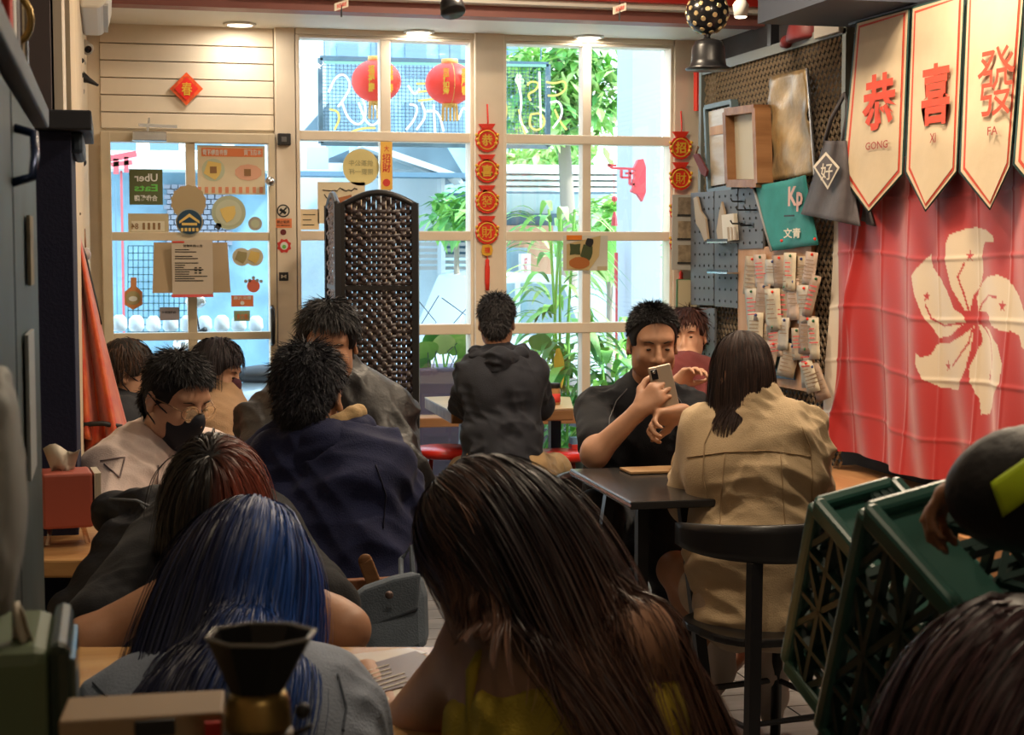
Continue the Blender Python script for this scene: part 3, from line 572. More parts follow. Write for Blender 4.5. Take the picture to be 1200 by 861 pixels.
# red bracket
Y = 8.9; RB = mat('bracket_red', (.62, .06, .08), .5); t = thing('lattice_bracket', 'red carved lattice bracket fixed to the grey pillar outside', 'decoration', atY(745, 235, Y))
q = MB(); q.prism([atY(x, y_, Y) for x, y_ in ((748, 187), (754, 186), (757, 195), (757, 225), (753, 236), (748, 228), (740, 224), (744, 218), (744, 196))], (0, .04, 0)); q.build('side_plate', RB, t)
q = MB()
for p0, p1 in (((712, 193), (718, 197)), ((718, 197), (746, 198)), ((728, 199), (728, 208)), ((728, 208), (738, 208)), ((738, 199), (738, 216)), ((738, 216), (746, 216)), ((733, 203), (746, 203)), ((742, 210), (742, 224)), ((712, 193), (722, 194))): q.bar(atY(*p0, Y), atY(*p1, Y), .012, .02, (0, 1, 0))
q.build('lattice', RB, t)
t = thing('red_tassel', 'small red beaded tassel hanging outside the right window', 'decoration', atY(720, 270, 8.9)); q = MB(); q.tube([atY(719, 199, Y), atY(720, 240, Y)], .002, 4); q.ball(atY(720, 233, Y), .018, 8, 6); q.lathe(atY(720, 248, Y), [(.006, 0), (.014, -.03), (.02, -.08)], 8); q.build('cord', RB, t)
MB().box(*oq((721, 296), (724, 335), 9.4, .02)).bar(atY(722.5, 335, 9.41), V(atY(722.5, 335, 9.41).x, 9.41, -.12), .012, .012, (0, 1, 0)).build('red_banner', RB); tag(bpy.data.objects['red_banner'], 'narrow red vertical banner outside the lower right window', 'banner')
# beyond the door
t = thing('red_gate_sign', 'pink-red gate-shaped sign outside the top left door pane', 'sign', atY(140, 200, 11)); q = MB()
for p0, p1, w_ in (((128, 186), (160, 180), .04), ((130, 193), (155, 190), .03), ((136, 186), (136, 204), .035), ((148, 184), (148, 202), .03)): q.bar(atY(*p0, 11), atY(*p1, 11), w_, .03, (0, 1, 0))
q.bar(atY(142, 200, 11.02), V(atY(142, 200, 11).x, 11.02, -.12), .015, .02, (0, 1, 0)); q.build('bars', mat('faded_red', (.62, .12, .14), .6), t)
t = thing('shop_house', 'blue-grey shopfront across the street beyond the door', 'building', atY(170, 360, 13)); MB().box(*oq((60, 175), (345, 200), 13, 2)).build('awning', WALLW, t); MB().box(*oq((60, 200), (345, 500), 13.6, 2)).build('wall', mat('blue_shop', (.22, .40, .52), .8, var=.2), t)
for k in range(4): MB().box(*oq((125+k*50, 150), (160+k*50, 176), 13.2, .1)).build('window', MATS['far_glass'], t)
for k in range(3): MB().box(*oq((125+k*9, 215), (130+k*9, 400), 12.6, .1)).build('shop_post', STEELB, t)
for i in range(9):
    for j in range(13): 
        MB().box(*oq((192+i*8.6+(j % 2)*4, 216+j*6), (199.5+i*8.6+(j % 2)*4, 221+j*6), 13.5, .12)).build('brick', mat('grey_brick', (.28, .30, .36), .8), t)
q = MB(); Yg = 9.6
for i in range(14): q.bar(atY(150+i*6, 288, Yg), atY(150+i*6, 390, Yg), .006, .006, (0, 1, 0))
for j in range(13): q.bar(atY(150, 288+j*8.4, Yg), atY(232, 288+j*8.4, Yg), .006, .006)
o = q.build('wire_rack', mat('teal_wire', (.06, .16, .18), .5)); tag(o, 'dark wire grid rack standing outside the lower left door pane', 'rack')
t = thing('plastic_tub_stack', 'cluster of pale plastic tubs stacked outside the lower door panes', 'tubs', atY(190, 388, 9.3))
for k in range(9): MB().lathe(atY(140+k*20, 388, 9.2+(k % 3)*.2), [(.03, 0), (.045, .02), (.04, .07), (.02, .09)], 10).build('tub', mat('milky_plastic', (.55, .62, .66), .3), t, True)
# scooter
t = thing('parked_scooter', 'silver motor scooter parked outside the lower right door pane', 'scooter', atY(290, 560, 9.6)); s0 = atY(290, 560, 9.6); s0.z = -.12; t.location = s0
SV = mat('scooter_silver', (.42, .50, .56), .3, coat=.6)
for dx_ in (-.35, .25): MB().tube([s0+V(dx_+.19*math.cos(a), 0, .24+.19*math.sin(a)) for a in np.linspace(0, 6.283, 19)[:-1]], .045, 8, closed=True).build('wheel', BLACKP, t, True)
q = MB(); q.ball(s0+V(.15, 0, .62), (.32, .14, .16), 16, 10); q.ball(s0+V(-.28, 0, .75), (.12, .16, .32), 14, 10); q.ball(s0+V(-.05, 0, .36), (.3, .13, .08), 14, 8); q.build('body', SV, t, True)
q = MB(); q.ball(s0+V(.18, 0, .80), (.3, .12, .06), 14, 8); q.build('seat', BLACKP, t, True); q = MB(); q.tube([s0+V(-.25, -.25, 1.08), s0+V(-.3, 0, 1.03), s0+V(-.25, .25, 1.08)], .016, 7); q.build('handlebar', BLACKP, t, True); MB().ball(s0+V(-.36, -.02, .98), (.06, .09, .06), 10, 8).build('headlamp', CHROME, t, True)
MB().tube([s0+V(-.28, -.22, 1.08), s0+V(-.3, -.26, 1.2)], .005, 5).build('mirror_stem', BLACKP, t); MB().ball(s0+V(-.3, -.27, 1.24), (.06, .012, .04), 10, 6).build('mirror', CHROME, t, True)
# =============== figures: one continuous surface from a distance field ===============
A = lambda p: np.array(p, dtype=np.float32)
def cone(a, b, ra, rb, k=.03, flat=1, fd=None, sub=False): return ('c', A(a), A(b), ra, rb, k, flat, None if fd is None else A(Vector(fd).normalized()), sub)
def ell(c, r, R=None, k=.02, sub=False): return ('e', A(c), A(r), None if R is None else np.array([list(x) for x in R], dtype=np.float32), k, sub)
def plane_cut(p, n, k=.01): return ('p', A(p), A(Vector(n).normalized()), k)
def prim_d(pr, P):
    if pr[0] == 'c':
        _, a, b, ra, rb, k, fl, fd, _ = pr; q = P-a; ba = b-a
        if fd is not None:
            q = q+np.outer(q@fd, fd)*(1/fl-1); ba = ba+fd*(ba@fd)*(1/fl-1)
        t = np.clip(q@ba/max(1e-9, float(ba@ba)), 0, 1); d = np.linalg.norm(q-t[:, None]*ba, axis=1)-(ra+(rb-ra)*t)
        return d*(1 if fd is None else (fl*.5+.5))
    if pr[0] == 'e':
        _, c, r, R, k, _ = pr; q = P-c
        if R is not None: q = q@R
        q = q/r; l = np.linalg.norm(q, axis=1); return (l-1)*l/np.maximum(1e-6, np.linalg.norm(q/r, axis=1))
    return (P-pr[1])@pr[2]
def prim_box(pr):
    if pr[0] == 'c': r = max(pr[3], pr[4]); return np.minimum(pr[1], pr[2])-r, np.maximum(pr[1], pr[2])+r
    r = float(pr[2].max()); return pr[1]-r, pr[1]+r
def surf(prims, h, noise=None):
    """prims -> vertices, quads (naive surface nets)"""
    bs = [prim_box(p) for p in prims if p[0] in 'ce' and not p[-1]]
    lo = np.min([b[0] for b in bs], axis=0)-3*h-.02; hi = np.max([b[1] for b in bs], axis=0)+3*h+.02
    n = np.ceil((hi-lo)/h).astype(int)+1; F = np.full(n, .12, dtype=np.float32)
    for p in prims:
        k = p[4] if p[0] == 'e' else p[5] if p[0] == 'c' else p[3]
        if p[0] == 'p': i0 = np.zeros(3, int); i1 = n
        else:
            b = prim_box(p); m = k+2.5*h+.01; i0 = np.maximum(0, np.floor((b[0]-m-lo)/h).astype(int)); i1 = np.minimum(n, np.ceil((b[1]+m-lo)/h).astype(int)+1)
            if (i1 <= i0).any(): continue
        g = np.stack(np.meshgrid(*[lo[a]+h*np.arange(i0[a], i1[a], dtype=np.float32) for a in range(3)], indexing='ij'), -1).astype(np.float32)
        sh = g.shape[:3]; d = prim_d(p, g.reshape(-1, 3)).reshape(sh); S = F[i0[0]:i1[0], i0[1]:i1[1], i0[2]:i1[2]]
        if p[0] == 'p' or p[-1] is True:   # smooth subtraction (cut)
            d = -d if p[0] != 'p' else d; hh = np.clip(.5+.5*(d-S)/k, 0, 1); r = S+(d-S)*hh+k*hh*(1-hh)
        else:
            hh = np.clip(.5+.5*(S-d)/k, 0, 1); r = S+(d-S)*hh-k*hh*(1-hh)
        F[i0[0]:i1[0], i0[1]:i1[1], i0[2]:i1[2]] = r
    I = F < 0
    c = np.zeros(n-1, dtype=np.int8)
    for dx in (0, 1):
        for dy in (0, 1):
            for dz in (0, 1): c += I[dx:n[0]-1+dx, dy:n[1]-1+dy, dz:n[2]-1+dz]
    act = (c > 0) & (c < 8); idx = np.argwhere(act); N = len(idx); num = np.full(act.shape, -1, dtype=np.int32); num[act] = np.arange(N)
    acc = np.zeros((N, 3), dtype=np.float32); cnt = np.zeros(N, dtype=np.float32)
    for ax in range(3):
        o1, o2 = [a for a in range(3) if a != ax]
        for u in (0, 1):
            for v_ in (0, 1):
                p0 = idx.copy(); p0[:, o1] += u; p0[:, o2] += v_; p1 = p0.copy(); p1[:, ax] += 1
                f0 = F[tuple(p0.T)]; f1 = F[tuple(p1.T)]; m = (f0 < 0) != (f1 < 0); t = f0[m]/(f0[m]-f1[m]); q = p0[m].astype(np.float32); q[:, ax] += t
                acc[m] += q; cnt[m] += 1
    V_ = acc/cnt[:, None]*h+lo; faces = []
    for ax in range(3):
        o1, o2 = [(1, 2), (2, 0), (0, 1)][ax]
        s0 = [slice(1, n[a]-1) for a in range(3)]; s0[ax] = slice(0, n[ax]-1); s1 = list(s0); s1[ax] = slice(1, n[ax])
        a_ = I[tuple(s0)]; b_ = I[tuple(s1)]; e = np.argwhere(a_ != b_); fl = a_[a_ != b_]
        e = e+np.array([s.start for s in s0])
        def g(u, v_): q = e.copy(); q[:, o1] += u; q[:, o2] += v_; return num[tuple(q.T)]
        Q = np.stack([g(-1, -1), g(0, -1), g(0, 0), g(-1, 0)], 1); Q[~fl] = Q[~fl][:, ::-1]; faces.append(Q)
    Q = np.concatenate(faces); Q = Q[(Q >= 0).all(1)]
    return V_, Q
def vnormals(v, q):
    n = np.cross(v[q[:, 2]]-v[q[:, 0]], v[q[:, 3]]-v[q[:, 1]]); N = np.zeros_like(v)
    for k in range(4): np.add.at(N, q[:, k], n)
    return N/np.maximum(1e-9, np.linalg.norm(N, axis=1))[:, None]
def folds(v, amp, freq, seed, fdir=(0, 0, 1)):
    """cloth folds: domain-warped ridges, in metres"""
    r = np.random.default_rng(seed); p = v.astype(np.float64); w_ = np.zeros_like(p)
    for k in range(4):
        K = r.normal(size=(3, 3))*freq*.45; w_ += np.sin(p@K+r.uniform(0, 6.28, 3))*.5
    out = 0; D = np.array(fdir, float)
    for k in range(5):
        d = D+r.normal(size=3)*.55; d = d/np.linalg.norm(d)*freq*(1+.5*k); s = np.sin(p@d+w_@r.normal(size=3)*1.3+r.uniform(0, 6.28)); out = out+(1-np.abs(s)*2)*amp/(1+k*.7)
    m = .5+.5*np.sin(p@(r.normal(size=3)*freq*.35)+w_[:, 0]*2); return (out*m*.55+amp*.55).astype(np.float32)
def sdfobj(name, prims, h, m, parent=None, fold=None, seed=1, smooth=1):
    v, q = surf(prims, h)
    for _ in range(smooth):
        a = np.zeros_like(v); c = np.zeros(len(v), np.float32)
        for k in range(4):
            j = q[:, (k+1) % 4]; i = q[:, k]; np.add.at(a, i, v[j]); np.add.at(c, i, 1); np.add.at(a, j, v[i]); np.add.at(c, j, 1)
        v = v*.5+.5*a/np.maximum(c, 1)[:, None]
    if fold: v = v+vnormals(v, q)*folds(v, fold[0], fold[1], seed, fold[2] if len(fold) > 2 else (0, 0, 1))[:, None]
    return npmesh(name, v, q, m, parent)
def frame(f, u):                       # columns: right(her right is -x), forward, up
    f = Vector(f).normalized(); u = Vector(u).normalized(); r = f.cross(u).normalized(); u = r.cross(f); return r, f, u
def head_prims(c, f, u, s=1.0, fem=False, mouth=True):
    """c = centre of the head, f = face direction, u = up"""
    r, f, u = frame(f, u); R = Matrix((r, f, u)).transposed(); P = lambda x, y, z: Vector(c)+(r*x+f*y+u*z)*s
    E = lambda x, y, z, a, b, d, k=.02, sub=False: ell(P(x, y, z), (a*s, b*s, d*s), R, k, sub)
    j = .93 if fem else 1
    L = [E(0, -.012, .032, .076, .093, .088), E(0, .022, -.045, .056*j, .068, .070, .03), cone(P(0, .048, -.095), P(0, .04, -.07), .024*s*j, .03*s, .03),
         E(.045, .02, -.06, .022*j, .03, .035, .03), E(-.045, .02, -.06, .022*j, .03, .035, .03), E(0, .070, .030, .052, .016, .014, .02),
         E(.03, .086, .005, .018, .014, .010, .012, True), E(-.03, .086, .005, .018, .014, .010, .012, True),
         cone(P(0, .088, .008), P(0, .108, -.030), .008*s, .0125*s, .012), E(.012, .094, -.036, .009, .010, .007, .008), E(-.012, .094, -.036, .009, .010, .007, .008),
         E(.036, .068, -.025, .02, .018, .02, .025), E(-.036, .068, -.025, .02, .018, .02, .025)]
    for sx in (1, -1):
        L += [E(.03*sx, .075, .004, .0135, .012, .009, .004)]
        L += [E(.078*sx, -.012, -.008, .007, .019, .031, .008), E(.083*sx, -.008, -.006, .004, .011, .018, .005, True), E(.079*sx, -.004, -.032, .007, .009, .011, .008)]
    if mouth: L += [E(0, .088, -.058, .024, .010, .0075, .007), E(0, .086, -.068, .020, .011, .008, .007), E(0, .101, -.0625, .022, .008, .0018, .004, True)]
    return L, P, R
def hand_prims(wr, d, nrm, side, curl=.6, s=1.0, thumb=.5, spread=.1, curls=None):
    """wr wrist, d direction of the palm, nrm palm-facing normal, side +1/-1 where the thumb goes (along cross(d,nrm))"""
    d = Vector(d).normalized(); nrm = Vector(nrm); nrm = (nrm-d*nrm.dot(d)).normalized(); x = d.cross(nrm)*side; wr = Vector(wr); L = []
    P = lambda a, b, c: wr+(x*a+d*b+nrm*c)*s
    L.append(cone(P(0, -.01, 0), P(0, .02, 0), .026*s, .027*s, .015, .72, nrm))
    for i, (a, b) in enumerate(((.028, .082), (.010, .086), (-.010, .082), (-.027, .074))): L.append(cone(P(a*.6, .02, 0), P(a, b-.008, 0), .015*s, .0125*s, .012))
    lens = ((.040, .025, .020), (.045, .029, .021), (.042, .027, .020), (.033, .020, .017))
    for i, (a, b) in enumerate(((.028, .082), (.010, .086), (-.010, .082), (-.027, .074))):
        p = P(a, b-.005, 0); c_ = curls[i] if curls else curl; ang = .15+c_*.9; sp = (a/.03)*spread; q = (d*math.cos(sp)+x*math.sin(sp)); r = (.0098, .0102, .0096, .0086)[i]
        for j, l in enumerate(lens[i]):
            dd = q*math.cos(ang)+nrm*math.sin(ang); p2 = p+dd*l*s; L.append(cone(p, p2, r*s, r*.9*s, .0035)); p = p2; ang += c_*(1.15 if j == 0 else .8); r *= .92
    p = P(.022, .02, .006); dd = (x*.75+d*.6+nrm*.35*thumb*2).normalized(); p2 = p+dd*.042*s; L.append(cone(p, p2, .0165*s, .0125*s, .012))
    dd = (x*(.5-thumb*.4)+d*.8+nrm*.5*thumb).normalized(); p3 = p2+dd*.032*s; L.append(cone(p2, p3, .012*s, .0105*s, .005)); dd = (dd+d*.3+nrm*.3*thumb-x*.25).normalized(); L.append(cone(p3, p3+dd*.025*s, .0105*s, .008*s, .004))
    return L
class Fig:
    """pose: dict of joints. J: head, face, up, neck, sl sr, el er, wl wr, pelvis, hl hr, kl kr, al ar"""
    def __init__(g, name, label, J, skin, s=1.0, fem=False, vox=.008, hands=None, legs=True, group=None, build_w=1.0, head_s=1.0, torso_flat=.66, base=None):
        g.J = J = {k: Vector(v) for k, v in J.items()}; g.s = s; g.fem = fem; g.vox = vox
        pel = J['pelvis']; b = base or (pel.x, pel.y, 0); g.root = thing(name, label, 'person', Vector(b), group)
        sp = (J['neck']-pel).normalized(); sh = (J['sr']-J['sl']).normalized(); g.fwd = sp.cross(sh).normalized()
        fw = g.fwd; g.side = fw.cross(sp).normalized(); ch = pel.lerp(J['neck'], .70); be = pel.lerp(J['neck'], .30)
        g.ch, g.be, g.sp = ch, be, sp; W = (J['sr']-J['sl']).length/2; g.W = W; tf = torso_flat
        sd = (J['sr']-J['sl']).normalized()
        cw = W*.60
        g.torso = lambda e=0, k=.05: [cone(ch-sd*cw*.55, ch+sd*cw*.55, .118*s*build_w+e, .118*s*build_w+e, k, tf+.14, fw),
            cone(ch, be, .135*s*build_w+e, .118*s*build_w+e, k, tf+.06, fw), cone(be-sd*.045, be+sd*.045, .105*s*build_w+e, .105*s*build_w+e, k, tf+.1, fw), cone(be, pel, .12*s*build_w+e, .13*s*build_w+e, k, tf+.14, fw),
            cone(J['neck']-sp*.02, J['sl'], .05*s+e, .053*s+e, .05), cone(J['neck']-sp*.02, J['sr'], .05*s+e, .053*s+e, .05)]
        hp = lambda e=0: [cone(J['hl'], J['hr'], .105*s*build_w+e, .105*s*build_w+e, .05)]
        g.hips = hp
        g.arm = lambda S, e=0, upto=2.0, k=.03, e2=None: ([cone(J['s'+S], J['s'+S].lerp(J['e'+S], min(1, upto)), .050*s*build_w+e, (.050+(.040-.050)*min(1, upto))*s+e, k)] +
            ([cone(J['e'+S], J['e'+S].lerp(J['w'+S], upto-1), .041*s+e, (.041+(.026-.041)*(upto-1))*s+(e if e2 is None else e2), k)] if upto > 1 else []))
        g.leg = lambda S, e=0, upto=2.0, k=.03: ([cone(J['h'+S], J['h'+S].lerp(J['k'+S], min(1, upto)), .083*s*build_w+e, (.083+(.055-.083)*min(1, upto))*s+e, k)] +
            ([cone(J['k'+S], J['k'+S].lerp(J['a'+S], (upto-1)), .055*s+e, (.055+(.036-.055)*(upto-1))*s+e, k), ell(J['k'+S].lerp(J['a'+S], .3)-fw*.01, (.055*s+e,)*3, None, .03)] if upto > 1 else []))
        H, g.P, g.R = head_prims(J['head'], J['face'], J['up'], s*head_s, fem); g.hs = s*head_s
        b = g.torso()+H+[cone(J['neck']-sp*.02, g.P(0, -.02, -.05), .056*s*(.88 if fem else 1), .05*s*(.88 if fem else 1), .02)]
        for S in 'lr':
            if 'e'+S in J: b += g.arm(S)
        if legs:
            b += hp()
            for S in 'lr': b += g.leg(S)+[cone(J['a'+S]-V(0, 0, .03), J['a'+S]+Vector(J.get('toe', fw*.16)), .034*s, .024*s, .03)]
        for hd in (hands or []): b += hand_prims(*hd)
        g.body = sdfobj('body', b, vox, skin, g.root)
    def part(g, name, prims, m, fold=None, seed=1, vox=None, smooth=1, lab=None):
        o = sdfobj(name, prims, vox or g.vox, m, g.root, fold, seed, smooth)
        if lab: o['label'] = lab
        return o
def collide(p, balls):
    for c, r, Rm in balls:      # ellipsoids
        q = (p-c)@Rm/r; l = np.linalg.norm(q, axis=1); m = l < 1
        if m.any(): q[m] = q[m]/np.maximum(l[m], .05)[:, None]; p[m] = (q[m]*r)@Rm.T+c
    return p
EYE3 = np.eye(3)
def hair(g, m, n=3000, length=.05, segs=5, cols=((.01, .01, .012), (.03, .025, .03)), front=.045, back=-.075, sides=.0, part=None, gravity=0, width=.0022, cap=True, colliders=(), flow=None, seed=1, jitter=.25, lenvar=.3, hl=None, stiff=.55, puff=1.0, taper=.25, swirl=0, lift=.35, crown=(0, -.04, .1), top_extra=0, root_mix=0, capcol=None, lenf=None, thick_=.014, clump=0, nclump=120):
    """strands rooted on the scalp of figure g, pushed out of the head and the colliders while they fall"""
    r_ = np.random.default_rng(seed); R = np.array([list(x) for x in g.R]); s = g.hs; c0 = A(g.P(0, -.012, .032)); rad = np.array([.078, .095, .090])*s*puff
    q = r_.normal(size=(n*4, 3)); q /= np.linalg.norm(q, axis=1)[:, None]; loc = q*rad; y, z, x = loc[:, 1]/s, loc[:, 2]/s, loc[:, 0]/s
    hl_z = np.where(y > .03, front, np.where(y > -.03, sides+(front-sides)*np.clip((y+.03)/.06, 0, 1)**2*.6, back))   # hairline height by zone
    hl_z = np.interp(y, [-.10, -.05, -.015, .02, .05, .09], [back, back, sides-.01, sides+.015, front-.01, front])
    keep = np.argwhere(z > hl_z)[:, 0][:n]; q = q[keep]; loc = loc[keep]; nr = q/rad; n = len(keep)
    if length < .12:
        q2 = r_.normal(size=(n, 3)); q2 /= np.linalg.norm(q2, axis=1)[:, None]; l2 = q2*np.array([.060, .051, .060])*s*puff+np.array([0, -.038, -.042+back*.25])*s; m2 = (l2[:, 1] < -.045*s) & (l2[:, 2] > (back-.055)*s) & (q2[:, 2] < .5); loc = np.r_[loc, l2[m2]]; nr = np.r_[nr, q2[m2]/np.array([.06, .051, .06])]; n = len(loc)
    pos = loc@R.T+c0; nor = nr.copy(); nor /= np.linalg.norm(nor, axis=1)[:, None]; norw = nor@R.T
    cr = A(crown)*s; away = loc-cr; away -= nor*(away*nor).sum(1)[:, None]
    if part is not None:                      # comb away from a parting plane
        away = away*.25+np.c_[np.sign(loc[:, 0]-part*s)*s*.08, np.zeros(n), np.full(n, -.01)]; away -= nor*(away*nor).sum(1)[:, None]
    away /= np.maximum(1e-6, np.linalg.norm(away, axis=1))[:, None]; d = away@R.T+norw*lift+r_.normal(size=(n, 3))*jitter; d /= np.linalg.norm(d, axis=1)[:, None]
    ln = length*(1+lenvar*(r_.random(n)-.5)*2)
    if lenf is not None: ln = ln*lenf(loc@R.T)
    if top_extra: ln = ln*(1+top_extra*np.clip(loc[:, 2]/rad[2], 0, 1))
    st = ln/segs; P = [pos.copy()]; balls = [(c0, rad*1.02, R)]+[(A(c), np.array(rr, float)+.004, EYE3 if M is None else np.array([list(x) for x in M])) for c, rr, M in colliders]
    thick = r_.random(n)*thick_*s*puff if length > .12 else np.zeros(n)
    G = np.array([0, 0, -1.0]); lump = r_.normal(size=(60, 3)); lid = (r_.random(n)*60).astype(int)
    for k in range(segs):
        tgt = G*gravity
        if flow is not None: tgt = tgt+flow(pos, k/segs)
        d = d*stiff+tgt+r_.normal(size=(n, 3))*jitter*.25+lump[lid]*.06*jitter; d /= np.linalg.norm(d, axis=1)[:, None]
        pos = pos+d*st[:, None]; 
        if length > .06: pos = collide(pos, balls)
        P.append(pos.copy())
    P = np.stack(P, 1)                        # n,segs+1,3
    if length > .12: ctr = P.mean(1, keepdims=True)*0+c0; dd = P-c0; dd /= np.linalg.norm(dd, axis=2)[:, :, None]; P = P+dd*thick[:, None, None]*np.linspace(0, 1, segs+1)[None, :, None]**.3
    if clump:
        gi = r_.choice(n, nclump, replace=False); dd_ = ((P[:, 0][:, None, :]-P[gi, 0][None])**2).sum(-1); ow = gi[dd_.argmin(1)]; cw_ = clump*np.linspace(0, 1, segs+1)[None, :, None]**1.3
        P = P*(1-cw_)+P[ow]*cw_
    T = np.gradient(P, axis=1); T /= np.maximum(1e-9, np.linalg.norm(T, axis=2))[:, :, None]
    out = P-c0; out[:, :, 2] *= .5; tw = r_.normal(size=(n, 1, 3))*.35; Wd = np.cross(T, out/np.linalg.norm(out, axis=2)[:, :, None]+tw); Wd /= np.maximum(1e-9, np.linalg.norm(Wd, axis=2))[:, :, None]
    tt = np.linspace(0, 1, segs+1); wv = width*(1-tt*(1-taper)); wv[-1] = width*.1; wr_ = (.6+.8*r_.random(n))[:, None, None]
    Lp = P-Wd*(wv[None, :, None]*wr_*.5); Rp = P+Wd*(wv[None, :, None]*wr_*.5); Vv = np.stack([Lp, Rp], 2).reshape(-1, 3)
    b = (np.arange(n)*(segs+1)*2)[:, None]; k = np.arange(segs)[None, :]*2; F = np.stack([b+k, b+k+1, b+k+3, b+k+2], -1).reshape(-1, 4)
    c1, c2 = np.array(cols[0]), np.array(cols[1]); u = r_.random(n)**1.5; C = c1+(c2-c1)*u[:, None]; C = np.repeat(C[:, None, :], segs+1, 1)
    if hl is not None: C = hl(P, C, tt, r_)
    C = np.repeat(C.reshape(-1, 3), 2, 0)
    nv = 0
    if cap:
        R3 = Matrix([list(x) for x in R]); E = lambda x, y, z, a, b_, c_, k=.012, sub=False: ell(g.P(x, y, z), (a*s, b_*s, c_*s), g.R, k, sub)
        cp = [E(0, -.012, .032, .0795*puff, .0965*puff, .092*puff), E(0, -.05, -.01+back*.25, .058*puff, .049*puff, .058*puff, .02), E(0, .118, front-.052, .12, .088, .085, .008, True), E(.1, .045, -.05+sides, .05, .058, .068, .01, True), E(-.1, .045, -.05+sides, .05, .058, .068, .01, True),
              E(0, .02, -.14+back*.3, .12, .1, .09, .01, True)]
        v, f = surf(cp, .006); Vv = np.concatenate([Vv, v]); F = np.concatenate([F, f+len(C)]); C = np.concatenate([C, np.repeat(np.array([capcol or cols[0]]), len(v), 0)])
    return npmesh('hair', Vv, F, m, g.root, True, C)
HAIR = mat('hair', (.02, .02, .02), .6, attr='tint', spec=.25); HAIRG = mat('hair_glossy', (.02, .02, .02), .42, attr='tint', spec=.38)
# =============== people ===============
SK1 = mat('skin_tan', (.44, .235, .145), .5, var=.08, vscale=20, bump=.04, bscale=300); SK2 = mat('skin_warm', (.50, .28, .18), .5, var=.07, vscale=20, bump=.04, bscale=300)
SK3 = mat('skin_deep', (.36, .175, .10), .45, var=.08, vscale=20)
def cloth(n, c, var=.12, rough=.85, b=.25, sheen=.05): return mat(n, c, rough, var=var, vscale=14, bump=b, bscale=260, sheen=sheen, spec=.2)
CHAR = cloth('charcoal_hoodie', (.022, .024, .032)); BLK = cloth('black_knit', (.010, .011, .015)); BEIGE = cloth('beige_twill', (.50, .37, .225), .07, .8); PUFF = mat('black_nylon', (.012, .0115, .014), .5, var=.2, bump=.2, bscale=60)
NAVYC = cloth('navy_fleece', (.014, .018, .058)); SWEAT = cloth('pale_sweatshirt', (.66, .54, .50), .06); REDC = cloth('red_cloth', (.45, .04, .02)); TANC = cloth('tan_coat', (.30, .19, .11)); BLUEC = cloth('grey_blue_cotton', (.27, .31, .39), .12, .8)
YELC = cloth('mustard_cloth', (.55, .40, .05)); KHAKI = cloth('khaki_cotton', (.36, .24, .12)); TROU = cloth('dark_trousers', (.022, .024, .030)); DENIM = cloth('denim', (.08, .12, .2)); LINING = cloth('tan_lining', (.42, .29, .15)); MAROON = cloth('maroon_cloth', (.13, .03, .03))
CAMR, CAMF, CAMU = RT, V(math.sin(YAW), math.cos(YAW), 0), V(0, 0, 1)
def dirv(r, f, u): return (CAMR*r+CAMF*f+CAMU*u).normalized()     # right / away / up as seen in the photo
DK = ((.008, .008, .011), (.030, .028, .034))
def shoes(g, m, S='lr', lift=0):
    for q in S:
        a = g.J['a'+q]; t = g.J.get('toe', g.fwd*.15) if 'toe'+q not in g.J else g.J['toe'+q]; z = V(0, 0, .02)
        g.part('shoe', [cone(a-V(0, 0, .03), a+t*.5-V(0, 0, .045), .046*g.s, .042*g.s, .03), cone(a+t*.5-V(0, 0, .045), a+t-V(0, 0, .055), .042*g.s, .036*g.s, .03), cone(a, a+V(0, 0, .03), .045*g.s, .046*g.s, .02)], m, vox=.007)
def trousers(g, m, upto=1.95, e=.016, name='trousers', seed=4, fold=(.006, 26)):
    g.part(name, g.hips(e)+[cone(g.J['pelvis'], g.J['pelvis']+g.sp*.08, .12*g.s+e, .115*g.s+e, .05, .85, g.fwd)]+g.leg('l', e, upto)+g.leg('r', e, upto), m, fold, seed)
def eyes(g, brow=True, lids=True):
    q = MB(); 
    for s_ in (-1, 1): q.ball(g.P(.03*s_, .0835, .002), (.0085*g.hs, .005*g.hs, .0042*g.hs), 10, 8)
    o = q.build('eyes', mat('eye_dark', (.03, .02, .015), .2), g.root, True); o['kind'] = 'stuff'
    q = MB(); 
    for s_ in (-1, 1): q.tube([g.P(.016*s_, .088, .023), g.P(.03*s_, .087, .028), g.P(.046*s_, .076, .024)], [.0015, .0025, .001], 6)
    o = q.build('eyebrows', MATS['eye_dark'], g.root, True); o['kind'] = 'stuff'
def mask(g, m):
    cut = [plane_cut(g.P(0, 0, .0), (g.P(0, -.0, 1)-g.P(0, .25, 0))), plane_cut(g.P(0, .025, -.05), g.P(0, 0, 0)-g.P(0, 1, -.15))]
    s = g.hs; E = lambda x, y, z, a, b, c, k=.02: ell(g.P(x, y, z), (a*s, b*s, c*s), g.R, k)
    g.part('face_mask', [E(0, .026, -.045, .064, .078, .078), cone(g.P(0, .095, -.03), g.P(0, .06, -.10), .018*s, .028*s, .03), cone(g.P(0, .1, -.015), g.P(0, .1, -.04), .012*s, .012*s, .02)]+cut, m, vox=.005, smooth=2)
    q = MB()
    for x in (-1, 1):
        q.tube([g.P(.055*x, .05, -.025), g.P(.07*x, .02, -.012), g.P(.088*x, -.015, .012), g.P(.09*x, -.028, -.005), g.P(.082*x, -.012, -.04), g.P(.058*x, .04, -.08)], .0022*s, 5)
    q.build('mask_strap', m, g.root, True)['kind'] = 'stuff'

